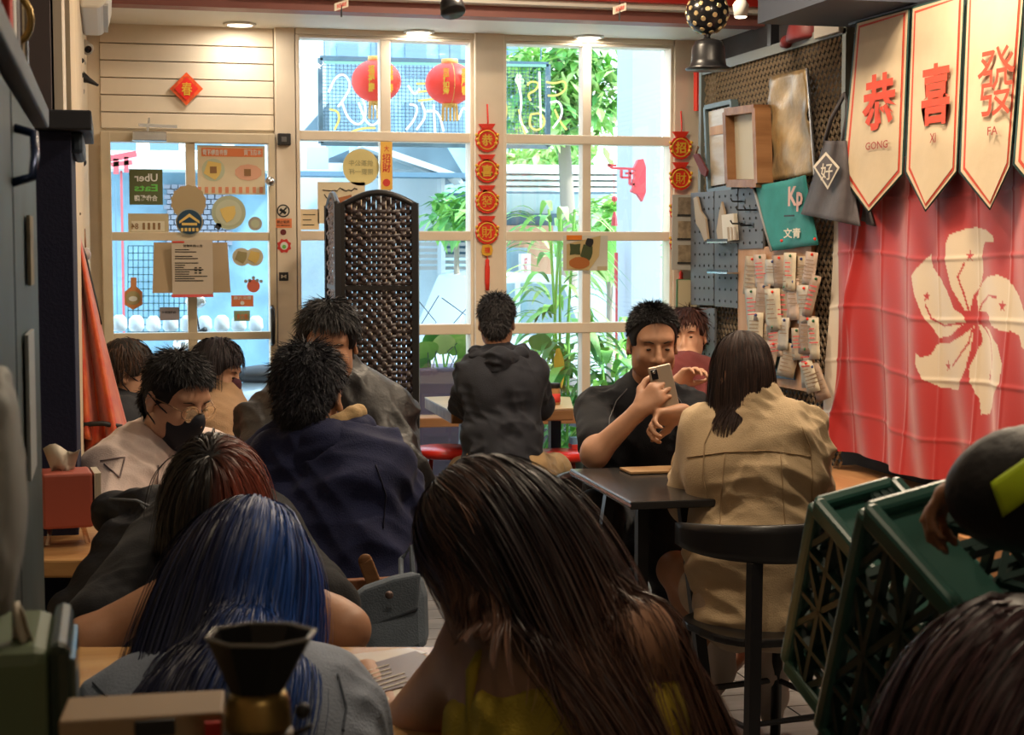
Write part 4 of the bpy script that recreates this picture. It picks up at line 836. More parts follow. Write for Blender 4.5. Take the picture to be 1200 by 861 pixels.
# --- man at the window, grey hoodie, back to us
g = Fig('person', 'person in a charcoal hoodie and khaki shorts, back to us at the window plank', dict(head=at(582, 377, 6.85), face=dirv(.05, 1, -.25), up=dirv(0, .2, 1), neck=at(585, 418, 6.83), pelvis=at(590, 548, 6.78),
    sl=at(556, 438, 6.85), sr=at(620, 436, 6.85), el=at(545, 476, 7.05), er=at(631, 474, 7.05), wl=at(570, 470, 7.3), wr=at(605, 468, 7.3), hl=at(570, 556, 6.8), hr=at(612, 554, 6.8), kl=at(545, 556, 7.15), kr=at(648, 552, 7.12), al=at(552, 648, 7.0), ar=at(643, 650, 6.95)), SK1, .93,
    hands=[(at(570, 470, 7.3), dirv(.3, 1, 0), V(0, 0, -1), -1, .3), (at(605, 468, 7.3), dirv(-.3, 1, 0), V(0, 0, -1), 1, .3)])
g.part('hoodie', g.torso(.022)+g.arm('l', .020, 1.85)+g.arm('r', .020, 1.85)+[cone(g.J['pelvis'], g.J['pelvis']-V(0, 0, .02), .15, .155, .04, .8, g.fwd)]+[plane_cut(g.J['pelvis']-V(0, 0, .06), -g.sp)], CHAR, (.017, 24), 3, vox=.007)
nk = g.J['neck']; cc = []
for k in range(9):
    a = math.pi*(k/8*1.5-.25); b = math.pi*((k+1)/8*1.5-.25); pt = lambda a: nk+g.side*(.098*math.cos(a))-g.fwd*(.075*math.sin(a)-.01)+V(0, 0, .022-.05*max(0, math.sin(a)))
    cc.append(cone(pt(a), pt(b), .030, .030, .012))
cc += [cone(nk-g.fwd*.085+V(0, 0, -.02), nk-g.fwd*.095-V(0, 0, .14), .055, .018, .03)]
g.part('hood', cc, CHAR, (.008, 42), 5, vox=.006)
trousers(g, KHAKI, 1.02, .024, 'shorts'); shoes(g, BLK)
hair(g, HAIR, 4200, .020, 3, ((.012, .012, .014), (.045, .04, .042)), front=.05, back=-.085, width=.004, seed=2, lift=.35, jitter=.3, top_extra=.4, puff=1.03)

# --- man in black T-shirt holding a phone
wr_, wl_ = at(750, 480, 4.98), at(797, 483, 4.98)
g = Fig('person', 'person in a black T-shirt holding up a phone at the black table', dict(head=at(765, 402, 5.22), face=dirv(.12, -1, -.22), up=dirv(.02, -.15, 1), neck=at(757, 458, 5.33), pelvis=at(738, 610, 5.42),
    sr=at(700, 480, 5.28), sl=at(806, 478, 5.4), er=at(697, 532, 5.02), wr=wr_, el=at(822, 522, 5.18), wl=wl_, hr=at(712, 618, 5.38), hl=at(765, 616, 5.42), kr=at(700, 603, 4.92), kl=at(782, 610, 4.95), ar=at(722, 785, 4.98), al=at(792, 785, 5.0)), SK1, 1.0, vox=.0065, build_w=1.08,
    hands=[(wr_, dirv(.62, -.05, .62), dirv(.35, .9, -.15), 1, .5, 1.0, .6, .12, (.40, .5, .58, .66)), (wl_, dirv(-.95, -.15, -.22), dirv(-.2, -.6, -.7), -1, .75, 1.0, .4, .05)])
g.part('t_shirt', g.torso(.009)+g.arm('l', .010, .72, e2=.02)+g.arm('r', .010, .72)+[cone(g.J['pelvis'], g.J['pelvis']-V(0, 0, .02), .145, .145, .04, .85, g.fwd), plane_cut(g.J['pelvis']-V(0, 0, .05), -g.sp)]+[cone(nk2, nk2+g.sp*.03, .068, .062, .02) for nk2 in (g.J['neck'],)], BLK, (.013, 26), 4, vox=.007)
q = MB(); sr_, er_, ne_ = g.J['sr'], g.J['er'], g.J['neck']; q.tube([ne_+V(0, 0, .02)-g.fwd*-.05+(sr_-ne_)*.35, sr_+V(0, 0, .055)*.9+g.fwd*.045-g.side*-.03, sr_+g.fwd*.07-V(0, 0, .01)-g.side*.03*-1, sr_.lerp(er_, .45)+g.fwd*.07+g.side*-.045*-1], .0022, 5); q.build('seam', mat('grey_seam', (.12, .12, .13), .7), g.root)
trousers(g, TROU); shoes(g, BLK); eyes(g)
hair(g, HAIR, 7500, .013, 3, ((.010, .010, .012), (.035, .03, .03)), front=.066, back=-.06, width=.003, seed=3, lift=.6, top_extra=1.0, puff=1.0)
P2 = g
# phone
ph = thing('mobile_phone', 'pale gold mobile phone held up by the person in the black T-shirt', 'phone', at(775, 449, 4.93)); c = at(778, 455, 4.985)
uu = dirv(-.22, .1, 1); ax = dirv(1, .1, .22); nn_ = ax.cross(uu).normalized(); q = MB(); q.obox(c, ax*.036, uu*.072, nn_*.004); q.build('body', mat('phone_gold', (.45, .36, .28), .3, metal=.4), ph, bev=.003)
if nn_.dot(CAMF) > 0: nn_ = -nn_
q = MB(); q.obox(c-ax*.020+uu*.048+nn_*.005, ax*.010, uu*.016, nn_*.002); q.build('camera_bump', mat('lens_black', (.01, .01, .012), .2), ph, bev=.001); MB().obox(c+nn_*-.0045, ax*.033, uu*.068, nn_*.0006).build('screen', MATS['lens_black'], ph)
MB().lathe(c-ax*.020+uu*.055+nn_*.007, [(.005, 0), (.004, .001)], 12, nn_).build('lens', CHROME, ph)

# --- person half hidden in the corner
g = Fig('person', 'person in maroon half hidden in the corner behind the phone holder', dict(head=at(806, 392, 6.9), face=dirv(-.3, -1, -.1), up=dirv(0, 0, 1), neck=at(802, 428, 6.75), pelvis=at(805, 540, 6.8), sr=at(783, 440, 6.75), sl=at(824, 440, 6.8), er=at(780, 480, 6.6), wr=at(793, 448, 6.5), el=at(832, 485, 6.6), wl=at(815, 470, 6.45),
    hr=at(795, 545, 6.75), hl=at(822, 545, 6.8), kr=at(785, 545, 6.35), kl=at(815, 545, 6.35), ar=at(790, 680, 6.4), al=at(818, 680, 6.4)), SK2, .95, hands=[(at(793, 448, 6.5), dirv(.5, -.3, .5), dirv(.2, -.6, -.6), 1, .5), (at(815, 470, 6.45), dirv(-.5, -.3, .3), V(0, 0, -1), -1, .5)])
g.part('top', g.torso(.018)+g.arm('l', .018, 1.3)+g.arm('r', .018, 1.3), MAROON, (.006, 26), 4); trousers(g, DENIM); shoes(g, BLK); eyes(g)
hair(g, HAIR, 1500, .05, 4, ((.03, .012, .010), (.09, .03, .022)), width=.005, seed=33, lift=.1, jitter=.15)

# --- woman in the beige jacket
g = Fig('person', 'person in a beige jacket, sitting back to us on the black chair', dict(head=at(868, 436, 4.45), face=dirv(-.55, .8, -.28), up=dirv(-.06, .2, 1), neck=at(884, 487, 4.42), pelvis=at(888, 705, 4.40),
    sl=at(834, 508, 4.5), sr=at(931, 510, 4.38), el=at(816, 582, 4.62), wl=at(812, 560, 4.85), er=at(945, 592, 4.45), wr=at(930, 600, 4.7), hl=at(866, 712, 4.42), hr=at(912, 712, 4.38), kl=at(792, 668, 4.78), kr=at(896, 690, 4.82), al=at(845, 776, 4.62), ar=at(908, 778, 4.62), toel=dirv(-.55, .3, -.6)*.16, toer=dirv(.05, .5, -.6)*.16), SK3, .93, fem=True, vox=.007,
    hands=[(at(812, 560, 4.85), dirv(-.3, 1, 0), V(0, 0, -1), -1, .3, .9), (at(930, 600, 4.7), dirv(-.3, 1, 0), V(0, 0, -1), 1, .3, .9)])
e = .038
g.part('jacket', g.torso(.026, .045)+g.arm('l', .034, 1.9, e2=.045)+g.arm('r', .032, 1.9, e2=.04)+[cone(g.ch-g.side*.05, g.ch+g.side*.05, .135, .135, .05, .84, g.fwd), cone(g.be-g.side*.03, g.be+g.side*.03, .15, .15, .06, .84, g.fwd), cone(g.be, g.J['pelvis']-V(0, 0, .035), .150, .165, .06, .84, g.fwd)]+[plane_cut(g.J['pelvis']-V(0, 0, .085), -g.sp)]+[cone(g.J['neck']+g.sp*.01, g.J['neck']+g.sp*.035, .080, .070, .015)], BEIGE, (.020, 19, (.5, 0, 1)), 8, vox=.006); JK3 = bpy.data.objects[-1] if False else g.root.children[-1]
q = MB(); 
seam = mat('beige_seam', (.36, .25, .14), .9)
shoes(g, mat('white_canvas', (.50, .44, .40), .8)); J = g.J
g.part('shorts', g.hips(.02)+g.leg('l', .02, .45)+g.leg('r', .02, .5), cloth('cream_shorts', (.42, .33, .24)), (.005, 26), 4)
q = MB(); c = at(858, 685, 4.36)
bodyc = [(g.P(0, -.02, -.02), (.062, .085, .10), None), (J['neck']-V(0, 0, .06), (.13, .10, .11), None)]
hair(g, HAIR, 6000, .205, 12, ((.012, .008, .008), (.075, .04, .032)), front=.05, back=-.07, gravity=.36, width=.0030, colliders=bodyc, seed=5, jitter=.07, stiff=.8, lift=.0, puff=.97, thick_=.003, crown=(.01, .0, .1))

# --- man bowed, black jacket, facing us
g = Fig('person', 'person in a shiny black jacket bowing towards us before the folding screen', dict(head=at(385, 403, 4.85), face=dirv(.08, -1, -.30), up=dirv(0, -.28, .95), neck=at(386, 455, 4.97), pelvis=at(388, 615, 5.05),
    sr=at(322, 500, 4.98), sl=at(448, 496, 4.98), er=at(308, 572, 4.8), wr=at(350, 585, 4.58), el=at(468, 565, 4.8), wl=at(430, 585, 4.58), hr=at(365, 620, 5.0), hl=at(412, 620, 5.0), kr=at(360, 620, 4.6), kl=at(415, 620, 4.6), ar=at(365, 800, 4.7), al=at(412, 800, 4.7)), SK1, 1.02, build_w=1.1,
    hands=[(at(350, 585, 4.58), dirv(.6, -.6, 0), V(0, 0, -1), 1, .4), (at(430, 585, 4.58), dirv(-.6, -.6, 0), V(0, 0, -1), -1, .4)])
g.part('jacket', g.torso(.04, .06)+g.arm('l', .045, 1.9)+g.arm('r', .045, 1.9)+[cone(g.J['neck']+V(0, 0, .0), g.J['neck']+V(0, 0, .05), .10, .085, .02)], PUFF, (.026, 17, (1, 0, 1)), 12, vox=.007)
trousers(g, TROU); shoes(g, BLK); eyes(g)
hair(g, HAIR, 6000, .042, 5, ((.008, .008, .010), (.035, .033, .036)), front=.062, back=-.08, width=.0036, seed=6, lift=.10, jitter=.14, gravity=.0, top_extra=.2, puff=1.07)

# --- man in navy jacket, back to us
g = Fig('person', 'person in a navy hooded jacket with tan lining, back to us, left of centre', dict(head=at(361, 466, 4.0), face=dirv(.12, 1, -.45), up=dirv(0, .35, 1), neck=at(366, 525, 4.02), pelvis=at(388, 715, 3.92),
    sl=at(318, 570, 4.08), sr=at(442, 562, 4.0), el=at(300, 648, 4.22), wl=at(335, 650, 4.42), er=at(462, 640, 4.15), wr=at(440, 640, 4.4), hl=at(365, 722, 3.95), hr=at(415, 722, 3.95), kl=at(350, 715, 4.35), kr=at(430, 715, 4.35), al=at(355, 890, 4.2), ar=at(425, 890, 4.2)), SK1, 1.05, build_w=1.12,
    hands=[(at(335, 650, 4.42), dirv(.3, 1, 0), V(0, 0, -1), -1, .3), (at(440, 640, 4.4), dirv(-.3, 1, 0), V(0, 0, -1), 1, .3)])
g.part('jacket', g.torso(.036, .06)+g.arm('l', .038, 1.9)+g.arm('r', .038, 1.9)+[cone(g.J['pelvis'], g.J['pelvis']-V(0, 0, .03), .17, .17, .04, .85, g.fwd)], NAVYC, (.024, 17, (.3, .2, 1)), 9, vox=.007)
nk = g.J['neck']; cc = []; c2 = []
pt = lambda a, e=0, z=0: nk+g.side*((.125+e)*math.cos(a))-g.fwd*((.085+e)*math.sin(a)-.01)+V(0, 0, .030+z-.045*max(0, math.sin(a)))
for k in range(10):
    a = math.pi*(k/10*1.4-.2); b = math.pi*((k+1)/10*1.4-.2); cc.append(cone(pt(a), pt(b), .030, .030, .012)); c2.append(cone(pt(a, -.010, .040), pt(b, -.010, .040), .020, .020, .01))
cc += [cone(nk-g.fwd*.09-g.side*.06+V(0, 0, -.02), nk-g.fwd*.12-V(0, 0, .13), .06, .03, .05), cone(nk-g.fwd*.09+g.side*.06+V(0, 0, -.02), nk-g.fwd*.12-V(0, 0, .13), .06, .03, .05)]
g.part('hood', cc, NAVYC, (.009, 30), 5, vox=.0065); g.part('hood_lining', c2, LINING, (.003, 40), 5, vox=.006)
trousers(g, TROU); shoes(g, BLK)
hair(g, HAIR, 6500, .024, 4, ((.008, .009, .014), (.035, .035, .048)), front=.05, back=-.10, width=.0030, seed=7, lift=.25, jitter=.25, top_extra=.7, puff=1.05)

# --- glasses and mask, pale sweatshirt
g = Fig('person', 'person with glasses and black mask in a pale sweatshirt, at the left table', dict(head=at(207, 466, 4.35), face=dirv(.80, -.62, -.42), up=dirv(.15, -.1, 1), neck=at(182, 530, 4.42), pelvis=at(172, 668, 4.45),
    sr=at(135, 562, 4.28), sl=at(240, 545, 4.55), er=at(128, 625, 4.12), wr=at(185, 612, 3.98), el=at(275, 590, 4.45), wl=at(262, 612, 4.25), hr=at(160, 675, 4.4), hl=at(200, 672, 4.5), kr=at(205, 680, 4.0), kl=at(250, 680, 4.15), ar=at(200, 870, 4.1), al=at(245, 870, 4.2)), SK2, 1.0, vox=.006,
    hands=[(at(185, 612, 3.98), dirv(.8, -.3, 0), V(0, 0, -1), 1, .4), (at(262, 612, 4.25), dirv(-.4, -.6, 0), V(0, 0, -1), -1, .4)])
g.part('sweatshirt', g.torso(.034, .06)+g.arm('l', .038, 1.9)+g.arm('r', .038, 1.9), SWEAT, (.018, 20), 6, vox=.007)
nk = g.J['neck']; cc = []; c2 = []
for k in range(12):
    a = 2*math.pi*k/12; b = 2*math.pi*(k+1)/12; pt = lambda a, r, z: nk+g.side*(r*math.cos(a))+g.fwd*(r*.9*math.sin(a))+V(0, 0, z-.02*math.sin(a))
    cc.append(cone(pt(a, .105, 0), pt(b, .105, 0), .026, .026, .01)); c2.append(cone(pt(a, .078, .022), pt(b, .078, .022), .022, .022, .01))
g.part('sweatshirt_collar', cc, SWEAT, (.005, 30), 5, vox=.006); g.part('inner_collar', c2, REDC, (.004, 30), 5, vox=.006)
trousers(g, TROU); shoes(g, BLK); eyes(g); mask(g, mat('mask_black', (.010, .012, .022), .7))
q = MB()
for s_ in (-1, 1):
    q.tube([g.P(.032*s_+.026*math.cos(a), .100-abs(math.cos(a)*s_+1)*.004, .002+.019*math.sin(a)) for a in np.linspace(0, 6.283, 17)[:-1]], .0016, 5, closed=True); q.tube([g.P(.058*s_, .094, .008), g.P(.076*s_, .05, .01), g.P(.083*s_, -.005, .006), g.P(.083*s_, -.025, -.01)], .0016, 5)
q.tube([g.P(-.007, .103, .004), g.P(.007, .103, .004)], .0016, 5); gl = q.build('glasses', mat('glasses_metal', (.25, .16, .10), .3, metal=.8), g.root, True); gl['label'] = 'thin metal glasses'
q = MB(); [q.lathe(g.P(.032*s_, .101, .002), [(.024, 0), (.024, .001)], 16, g.P(0, 1, 0)-g.P(0, 0, 0)) for s_ in (-1, 1)]; q.build('lens', glass_mat('spectacle_glass', (1, 1, 1), .12), gl)
hair(g, HAIR, 6000, .022, 4, ((.008, .008, .010), (.032, .030, .034)), front=.055, back=-.08, sides=.005, width=.0030, seed=8, lift=.2, jitter=.2, top_extra=.8, puff=1.03)
# print on the chest and sleeve
def on_body(c, r, u, n_): return Vector(c), Vector(r), Vector(u)
c = g.J['sr'].lerp(g.J['er'], .35)-CAMF*.098; 
q = MB(); pts = [c+CAMR*x*.040+CAMU*y_*.046 for x, y_ in ((-1, 1), (1, .85), (.15, -1))]
mat('grey_print', (.22, .17, .17), .8)

# --- profile person behind, by the robe
g = Fig('person', 'masked person in profile between the red robe and the door', dict(head=at(150, 436, 5.6), face=dirv(.95, .25, -.2), up=dirv(.1, 0, 1), neck=at(146, 480, 5.6), pelvis=at(145, 600, 5.6), sr=at(142, 500, 5.46), sl=at(150, 500, 5.76), er=at(150, 545, 5.4), wr=at(190, 545, 5.4), el=at(165, 545, 5.8), wl=at(195, 545, 5.75), hr=at(145, 605, 5.5), hl=at(150, 605, 5.7), kr=at(195, 600, 5.5), kl=at(200, 600, 5.7), ar=at(195, 760, 5.5), al=at(200, 760, 5.7)), SK2, .95)
g.part('jacket', g.torso(.026)+g.arm('l', .03, 1.9)+g.arm('r', .03, 1.9)+[cone(g.J['neck'], g.J['neck']+V(0, 0, .02), .085, .075, .015)], TROU, (.009, 20), 6); trousers(g, TROU); mask(g, MATS['mask_black']); eyes(g)
hair(g, HAIR, 4200, .05, 5, ((.010, .009, .010), (.10, .05, .03)), front=.055, back=-.085, sides=-.01, width=.004, seed=9, lift=.3, gravity=.25)
# --- masked woman in tan coat
g = Fig('person', 'person with long dark hair and mask in a tan coat before the door', dict(head=at(254, 434, 6.1), face=dirv(.9, -.2, -.35), up=dirv(.2, 0, 1), neck=at(258, 478, 6.1), pelvis=at(262, 590, 6.1), sr=at(252, 498, 5.96), sl=at(268, 498, 6.24), er=at(262, 540, 5.9), wr=at(295, 530, 5.9), el=at(280, 540, 6.25), wl=at(300, 530, 6.1), hr=at(260, 595, 6.0), hl=at(268, 595, 6.2), kr=at(310, 590, 6.0), kl=at(315, 590, 6.2), ar=at(305, 735, 6.0), al=at(310, 735, 6.2)), SK2, .95, fem=True)
g.part('coat', g.torso(.034)+g.arm('l', .034, 1.9)+g.arm('r', .034, 1.9)+[cone(g.J['neck']-V(0, 0, .01), g.J['neck']+V(0, 0, .045), .095, .08, .015)], TANC, (.009, 20), 6); trousers(g, TROU); mask(g, cloth('maroon_mask', (.06, .02, .03))); eyes(g)
hair(g, HAIR, 3600, .20, 10, ((.010, .009, .012), (.04, .03, .035)), front=.035, back=-.08, width=.004, seed=10, lift=.2, gravity=.4, jitter=.1, stiff=.72, part=0, puff=1.05, colliders=[(g.J['neck']-V(0, 0, .08), (.15, .12, .12), None)], lenf=lambda L, f=A(g.J['face'].normalized()): np.where(L@f > -.005, .15, 1.0))

# --- slumped person facing us behind the blue hair
wr_, wl_ = at(222, 676, 2.88), at(345, 688, 2.92)
g = Fig('person', 'person with reddish dark hair slumped forward on bare forearms across the front table', dict(head=at(252, 584, 3.1), face=dirv(-.05, -.5, -.95), up=dirv(.05, -.95, .45), neck=at(258, 600, 3.27), pelvis=at(262, 755, 3.5),
    sr=at(190, 650, 3.22), sl=at(325, 655, 3.25), er=at(104, 752, 2.84), wr=wr_, el=at(404, 738, 2.88), wl=wl_, hr=at(235, 765, 3.45), hl=at(290, 765, 3.45), kr=at(225, 800, 3.1), kl=at(300, 800, 3.1), ar=at(230, 1040, 3.3), al=at(300, 1040, 3.3)), SK1, 1.0, vox=.007, hands=[(wr_, dirv(.8, .1, .3), dirv(.2, .3, -.9), 1, .5), (wl_, dirv(-.9, .1, .1), dirv(0, .2, -1), -1, .5)])
g.part('t_shirt', g.torso(.022)+g.arm('l', .022, .72)+g.arm('r', .026, .85), BLK, (.008, 22), 4); trousers(g, TROU); shoes(g, BLK)
def hl9(P, C, tt, r_):
    x = P@np.array(CAMR)-float(np.array(CAMR)@A(g9c)); m = np.clip((x-.012)/.05, 0, 1)[:, :, None]; return C*(1-m)+m*np.array([.20, .045, .028])*(.5+r_.random((len(P), 1, 1)))
g9c = g.J['head']
hair(g, HAIRG, 5200, .13, 9, ((.006, .006, .008), (.02, .016, .016)), front=.04, back=-.08, width=.003, seed=11, lift=.2, gravity=.28, jitter=.12, stiff=.8, hl=hl9, puff=1.0)

# --- blue hair, back to us
g = Fig('person', 'person with glossy blue-black hair in a grey-blue top at lower left', dict(head=at(290, 690, 2.33), face=dirv(-.05, 1, -.75), up=dirv(.0, .6, 1), neck=at(284, 812, 2.2), pelvis=at(280, 1085, 2.05),
    sl=at(158, 845, 2.2), sr=at(375, 838, 2.2), el=at(125, 945, 2.42), wl=at(180, 860, 2.6), er=at(410, 940, 2.42), wr=at(370, 860, 2.6), hl=at(220, 1090, 2.1), hr=at(340, 1090, 2.1), kl=at(200, 1000, 2.5), kr=at(360, 1000, 2.5), al=at(210, 1300, 2.5), ar=at(350, 1300, 2.5)), SK1, .95, fem=True, vox=.007)
g.part('shirt', g.torso(.024, .05)+g.arm('l', .03, 1.6)+g.arm('r', .03, 1.6)+[cone(g.J['neck'], g.J['neck']+V(0, 0, .02), .075, .07, .015)], BLUEC, (.010, 22, (1, 0, .2)), 4, vox=.006); trousers(g, TROU)
bd = [(g.J['neck']-V(0, 0, .06), (.17, .13, .10), None), (g.ch, (.17, .13, .16), None), (g.J['neck']+V(0, 0, .04), (.07, .07, .08), None)]
c10 = A(g.J['head'])
def hl10(P, C, tt, r_):
    z = (P[:, :, 2]-c10[2]); x = (P-c10)@A(CAMR); m = np.clip((x+.03)/.09, .0, 1)*np.clip((z+.16)/.1, 0, 1); m = m[:, :, None]; return C*(1-m)+m*np.array([.02, .08, .34])*(.4+1.0*r_.random((len(P), 1, 1)))
hair(g, HAIRG, 9500, .46, 20, ((.008, .009, .022), (.022, .026, .075)), front=.04, back=-.085, width=.0026, seed=12, lift=.12, gravity=.26, jitter=.04, stiff=.82, hl=hl10, puff=1.10, crown=(.005, .02, .1), colliders=bd, capcol=(.008, .012, .035), clump=.35, nclump=160, flow=lambda p, t: A(CAMR)*(-.05)+A(CAMF)*(-.05 if t < .3 else -.20))
P10 = g
# --- long dark hair, mustard top, front centre
g = Fig('person', 'person with very long dark hair in a mustard top, front centre', dict(head=at(580, 655, 2.13), face=dirv(-.62, .65, -.62), up=dirv(-.42, .35, 1), neck=at(648, 765, 2.08), pelvis=at(690, 1080, 2.02),
    sl=at(563, 762, 2.16), sr=at(738, 752, 2.02), el=at(468, 862, 2.36), wl=at(430, 790, 2.62), er=at(770, 900, 2.2), wr=at(690, 850, 2.45), hl=at(640, 1100, 2.05), hr=at(750, 1100, 2.0), kl=at(600, 1010, 2.45), kr=at(740, 1010, 2.45), al=at(610, 1310, 2.4), ar=at(740, 1310, 2.4)), SK1, .98, fem=True, vox=.006, build_w=1.05)
g.part('top', [p for p in g.torso(.008, .04)[:4]]+[plane_cut(g.J['neck']-g.sp*.04, g.sp, .02)], YELC, (.006, 24), 4, vox=.006)
q = MB(); nk = g.J['neck']
for S in 'lr':
    s0 = g.J['s'+S]; q.tube([nk.lerp(s0, .55)-g.fwd*.105-g.sp*.11, nk.lerp(s0, .56)-g.fwd*.085-g.sp*.02, nk.lerp(s0, .55)-g.fwd*.02+V(0, 0, .048), nk.lerp(s0, .55)+g.fwd*.07-V(0, 0, .0)], .010, 6)
o = q.build('strap', YELC, g.root, True); o['kind'] = 'stuff'
bd = [(g.J['neck']-g.sp*.07, (.17, .12, .12), None), (g.ch, (.185, .14, .18), None), (g.J['neck']+(g.J['head']-g.J['neck'])*.3, (.062, .062, .08), None), (g.J['sr'], (.062, .062, .062), None), (g.J['sl'], (.058, .058, .058), None)]
c11 = A(g.J['head'])
def hl11(P, C, tt, r_):
    t = np.clip((tt-.22)/.6, 0, 1)[None, :, None]*(.25+1.1*r_.random((len(P), 1, 1))); return C*(1-np.clip(t, 0, 1)*.85)+np.clip(t, 0, 1)*np.array([.26, .13, .085])
f11 = A(CAMR)*.34+A(CAMF)*-.22
hair(g, HAIRG, 10500, .56, 24, ((.008, .007, .010), (.045, .030, .035)), front=.04, back=-.085, width=.0022, seed=13, lift=.10, gravity=.20, jitter=.05, stiff=.84, hl=hl11, puff=1.10, colliders=bd, capcol=(.006, .006, .009), crown=(.01, .02, .1), lenvar=.3, taper=.15, clump=.8, nclump=170, lenf=lambda L: np.where(L@A(CAMR) < -.035, .42, 1.0),
     flow=lambda p, t: f11[None, :]*(.62*(1.0 if t < .45 else .25))*(1+2.2*np.clip((float(A(CAMR)@c11)-.01-p@A(CAMR))/.05, 0, 1))[:, None]*np.clip((c11[2]-.03-p[:, 2])/.05+.35, .35, 1)[:, None])
P11 = g
# --- blurred head at the right bottom corner
g = Fig('person', 'person with purple-brown hair cut off by the lower right corner', dict(head=at(1196, 868, 1.42), face=dirv(-.2, 1, -.2), up=dirv(0, .1, 1), neck=at(1200, 1010, 1.38), pelvis=at(1210, 1750, 1.35),
    sl=at(1010, 1110, 1.4), sr=at(1400, 1110, 1.35), el=at(980, 1450, 1.5), wl=at(1050, 1350, 1.75), er=at(1440, 1450, 1.45), wr=at(1350, 1350, 1.7), hl=at(1130, 1770, 1.4), hr=at(1290, 1770, 1.35), kl=at(1120, 1500, 1.85), kr=at(1290, 1500, 1.8), al=at(1120, 1950, 1.7), ar=at(1290, 1950, 1.7)), SK1, .95, fem=True, vox=.010)
g.part('top', g.torso(.02)+g.arm('l', .02, 1.5)+g.arm('r', .02, 1.5), BLK); trousers(g, TROU)
hair(g, HAIRG, 4500, .32, 12, ((.030, .018, .022), (.12, .06, .07)), front=.04, back=-.08, width=.003, seed=14, lift=.15, gravity=.3, jitter=.07, stiff=.8, puff=1.12, part=0, colliders=[(g.J['neck']-V(0, 0, .06), (.17, .13, .10), None)])
# --- courier carrying the crates
wr_ = at(1176, 572, 1.62)
g = Fig('person', 'person in a black jacket with a fluorescent stripe, arm reaching over the crates', dict(head=at(1530, 30, 1.42), face=dirv(-.7, .5, -.4), up=dirv(0, 0, 1), neck=at(1545, 230, 1.42), pelvis=at(1560, 830, 1.45),
    sl=at(1455, 300, 1.56), sr=at(1625, 300, 1.26), el=at(1350, 570, 1.52), wl=wr_, er=at(1660, 600, 1.2), wr=at(1560, 700, 1.05), hl=at(1530, 860, 1.52), hr=at(1600, 860, 1.38), kl=at(1520, 1400, 1.55), kr=at(1590, 1400, 1.38), al=at(1530, 1965, 1.52), ar=at(1600, 2100, 1.38)), SK3, 1.0, vox=.007,
    hands=[(wr_, dirv(-.75, .6, -.15), dirv(-.3, .2, -1), -1, .8, .8, .4)])
g.part('jacket', g.torso(.03)+g.arm('l', .036, 1.96, e2=.030)+g.arm('r', .036, 1.9), PUFF, (.010, 20), 6); trousers(g, TROU); shoes(g, BLK)
hair(g, HAIR, 1200, .04, 3, width=.004)

def on(o, px, py, off=.002):
    """point of object o's surface met from pixel (px, py)"""
    loc = o.matrix_world.inverted() @ CP if False else CP-root_loc(o); h, p, n, _ = o.ray_cast(loc, ray(px, py).normalized())
    return (p+n*off+root_loc(o)) if h else None
def find(label, part): r = [o for o in bpy.data.objects if o.get('label', '').startswith(label)][0]; return r, [c for c in r.children if c.name.split('.')[0] == part][0]
bpy.context.view_layer.update()
r_, jk = find('person in a black jacket with a fluorescent', 'jacket'); P = []
for i in range(12):
    row = []
    for j in range(6):
        u, v = i/11, j/5; row.append(on(jk, 1168+75*u-4+14*v, 566-50*u+8*v+30*v, .004))
    if all(p is not None for p in row): P.append(row)
if len(P) > 1: MB().grid(P).build('fluorescent_stripe', mat('neon_yellow_green', (.55, .75, .02), .5), r_, True, thick=.002)
def seams(label, part, lines, m, rad=.0018, name='seam'):
    r_, o = find(label, part)
    for ln in lines:
        pts = []
        for (x0, y0), (x1, y1) in zip(ln[:-1], ln[1:]):
            for k in range(8): p = on(o, x0+(x1-x0)*k/8, y0+(y1-y0)*k/8); pts += [p] if p is not None else []
        if len(pts) > 3: MB().tube(pts, rad, 5).build(name, m, r_, True)
seams('person in a beige jacket', 'jacket', [[(806, 536), (850, 530), (900, 528), (958, 536)], [(836, 498), (826, 520), (824, 560), (834, 600)], [(940, 500), (950, 525), (952, 560), (950, 600)], [(850, 532), (846, 580), (842, 640)], [(915, 530), (918, 590), (922, 640)]], seam)
seams('person in a navy hooded', 'jacket', [[(312, 545), (306, 580), (312, 620)], [(440, 545), (452, 580), (448, 625)]], mat('navy_seam', (.008, .01, .03), .9))
seams('person in a black T-shirt', 't_shirt', [[(735, 456), (722, 470), (714, 490), (712, 515)], [(790, 460), (800, 475), (803, 495)]], mat('grey_seam2', (.10, .10, .11), .7))
seams('person with glossy blue', 'shirt', [[(110, 800), (150, 840), (160, 861)], [(395, 790), (405, 830), (400, 861)], [(345, 800), (352, 850)]], mat('blue_seam', (.10, .12, .16), .8))
seams('person with glasses', 'sweatshirt', [[(118, 540), (146, 536), (140, 560), (120, 541)], [(185, 545), (183, 590)]], MATS['grey_print'], .0022, 'print_line')
# =============== furniture ===============
WOODT = wood('table_wood', (.42, .20, .075), (.62, .36, .15), 5, .3, 0, .3); WOODD = wood('dark_live_edge', (.20, .09, .035), (.32, .16, .07), 5, .5); WOODB = wood('bench_wood', (.36, .16, .06), (.50, .26, .11), 4, .5, 1)
REDPL = mat('red_plastic', (.60, .025, .015), .35, coat=.2); CORK = wood('board_wood', (.40, .20, .09), (.50, .28, .14), 6, .6, 2)
def slab(name, parent, pts, z, th, m, bev=.006): return MB().prism([V(p.x, p.y, z-th) for p in pts], (0, 0, th)).build(name, m, parent, bev=bev)
def T4(pts, z): return [atZ(px, py, z) for px, py in pts]
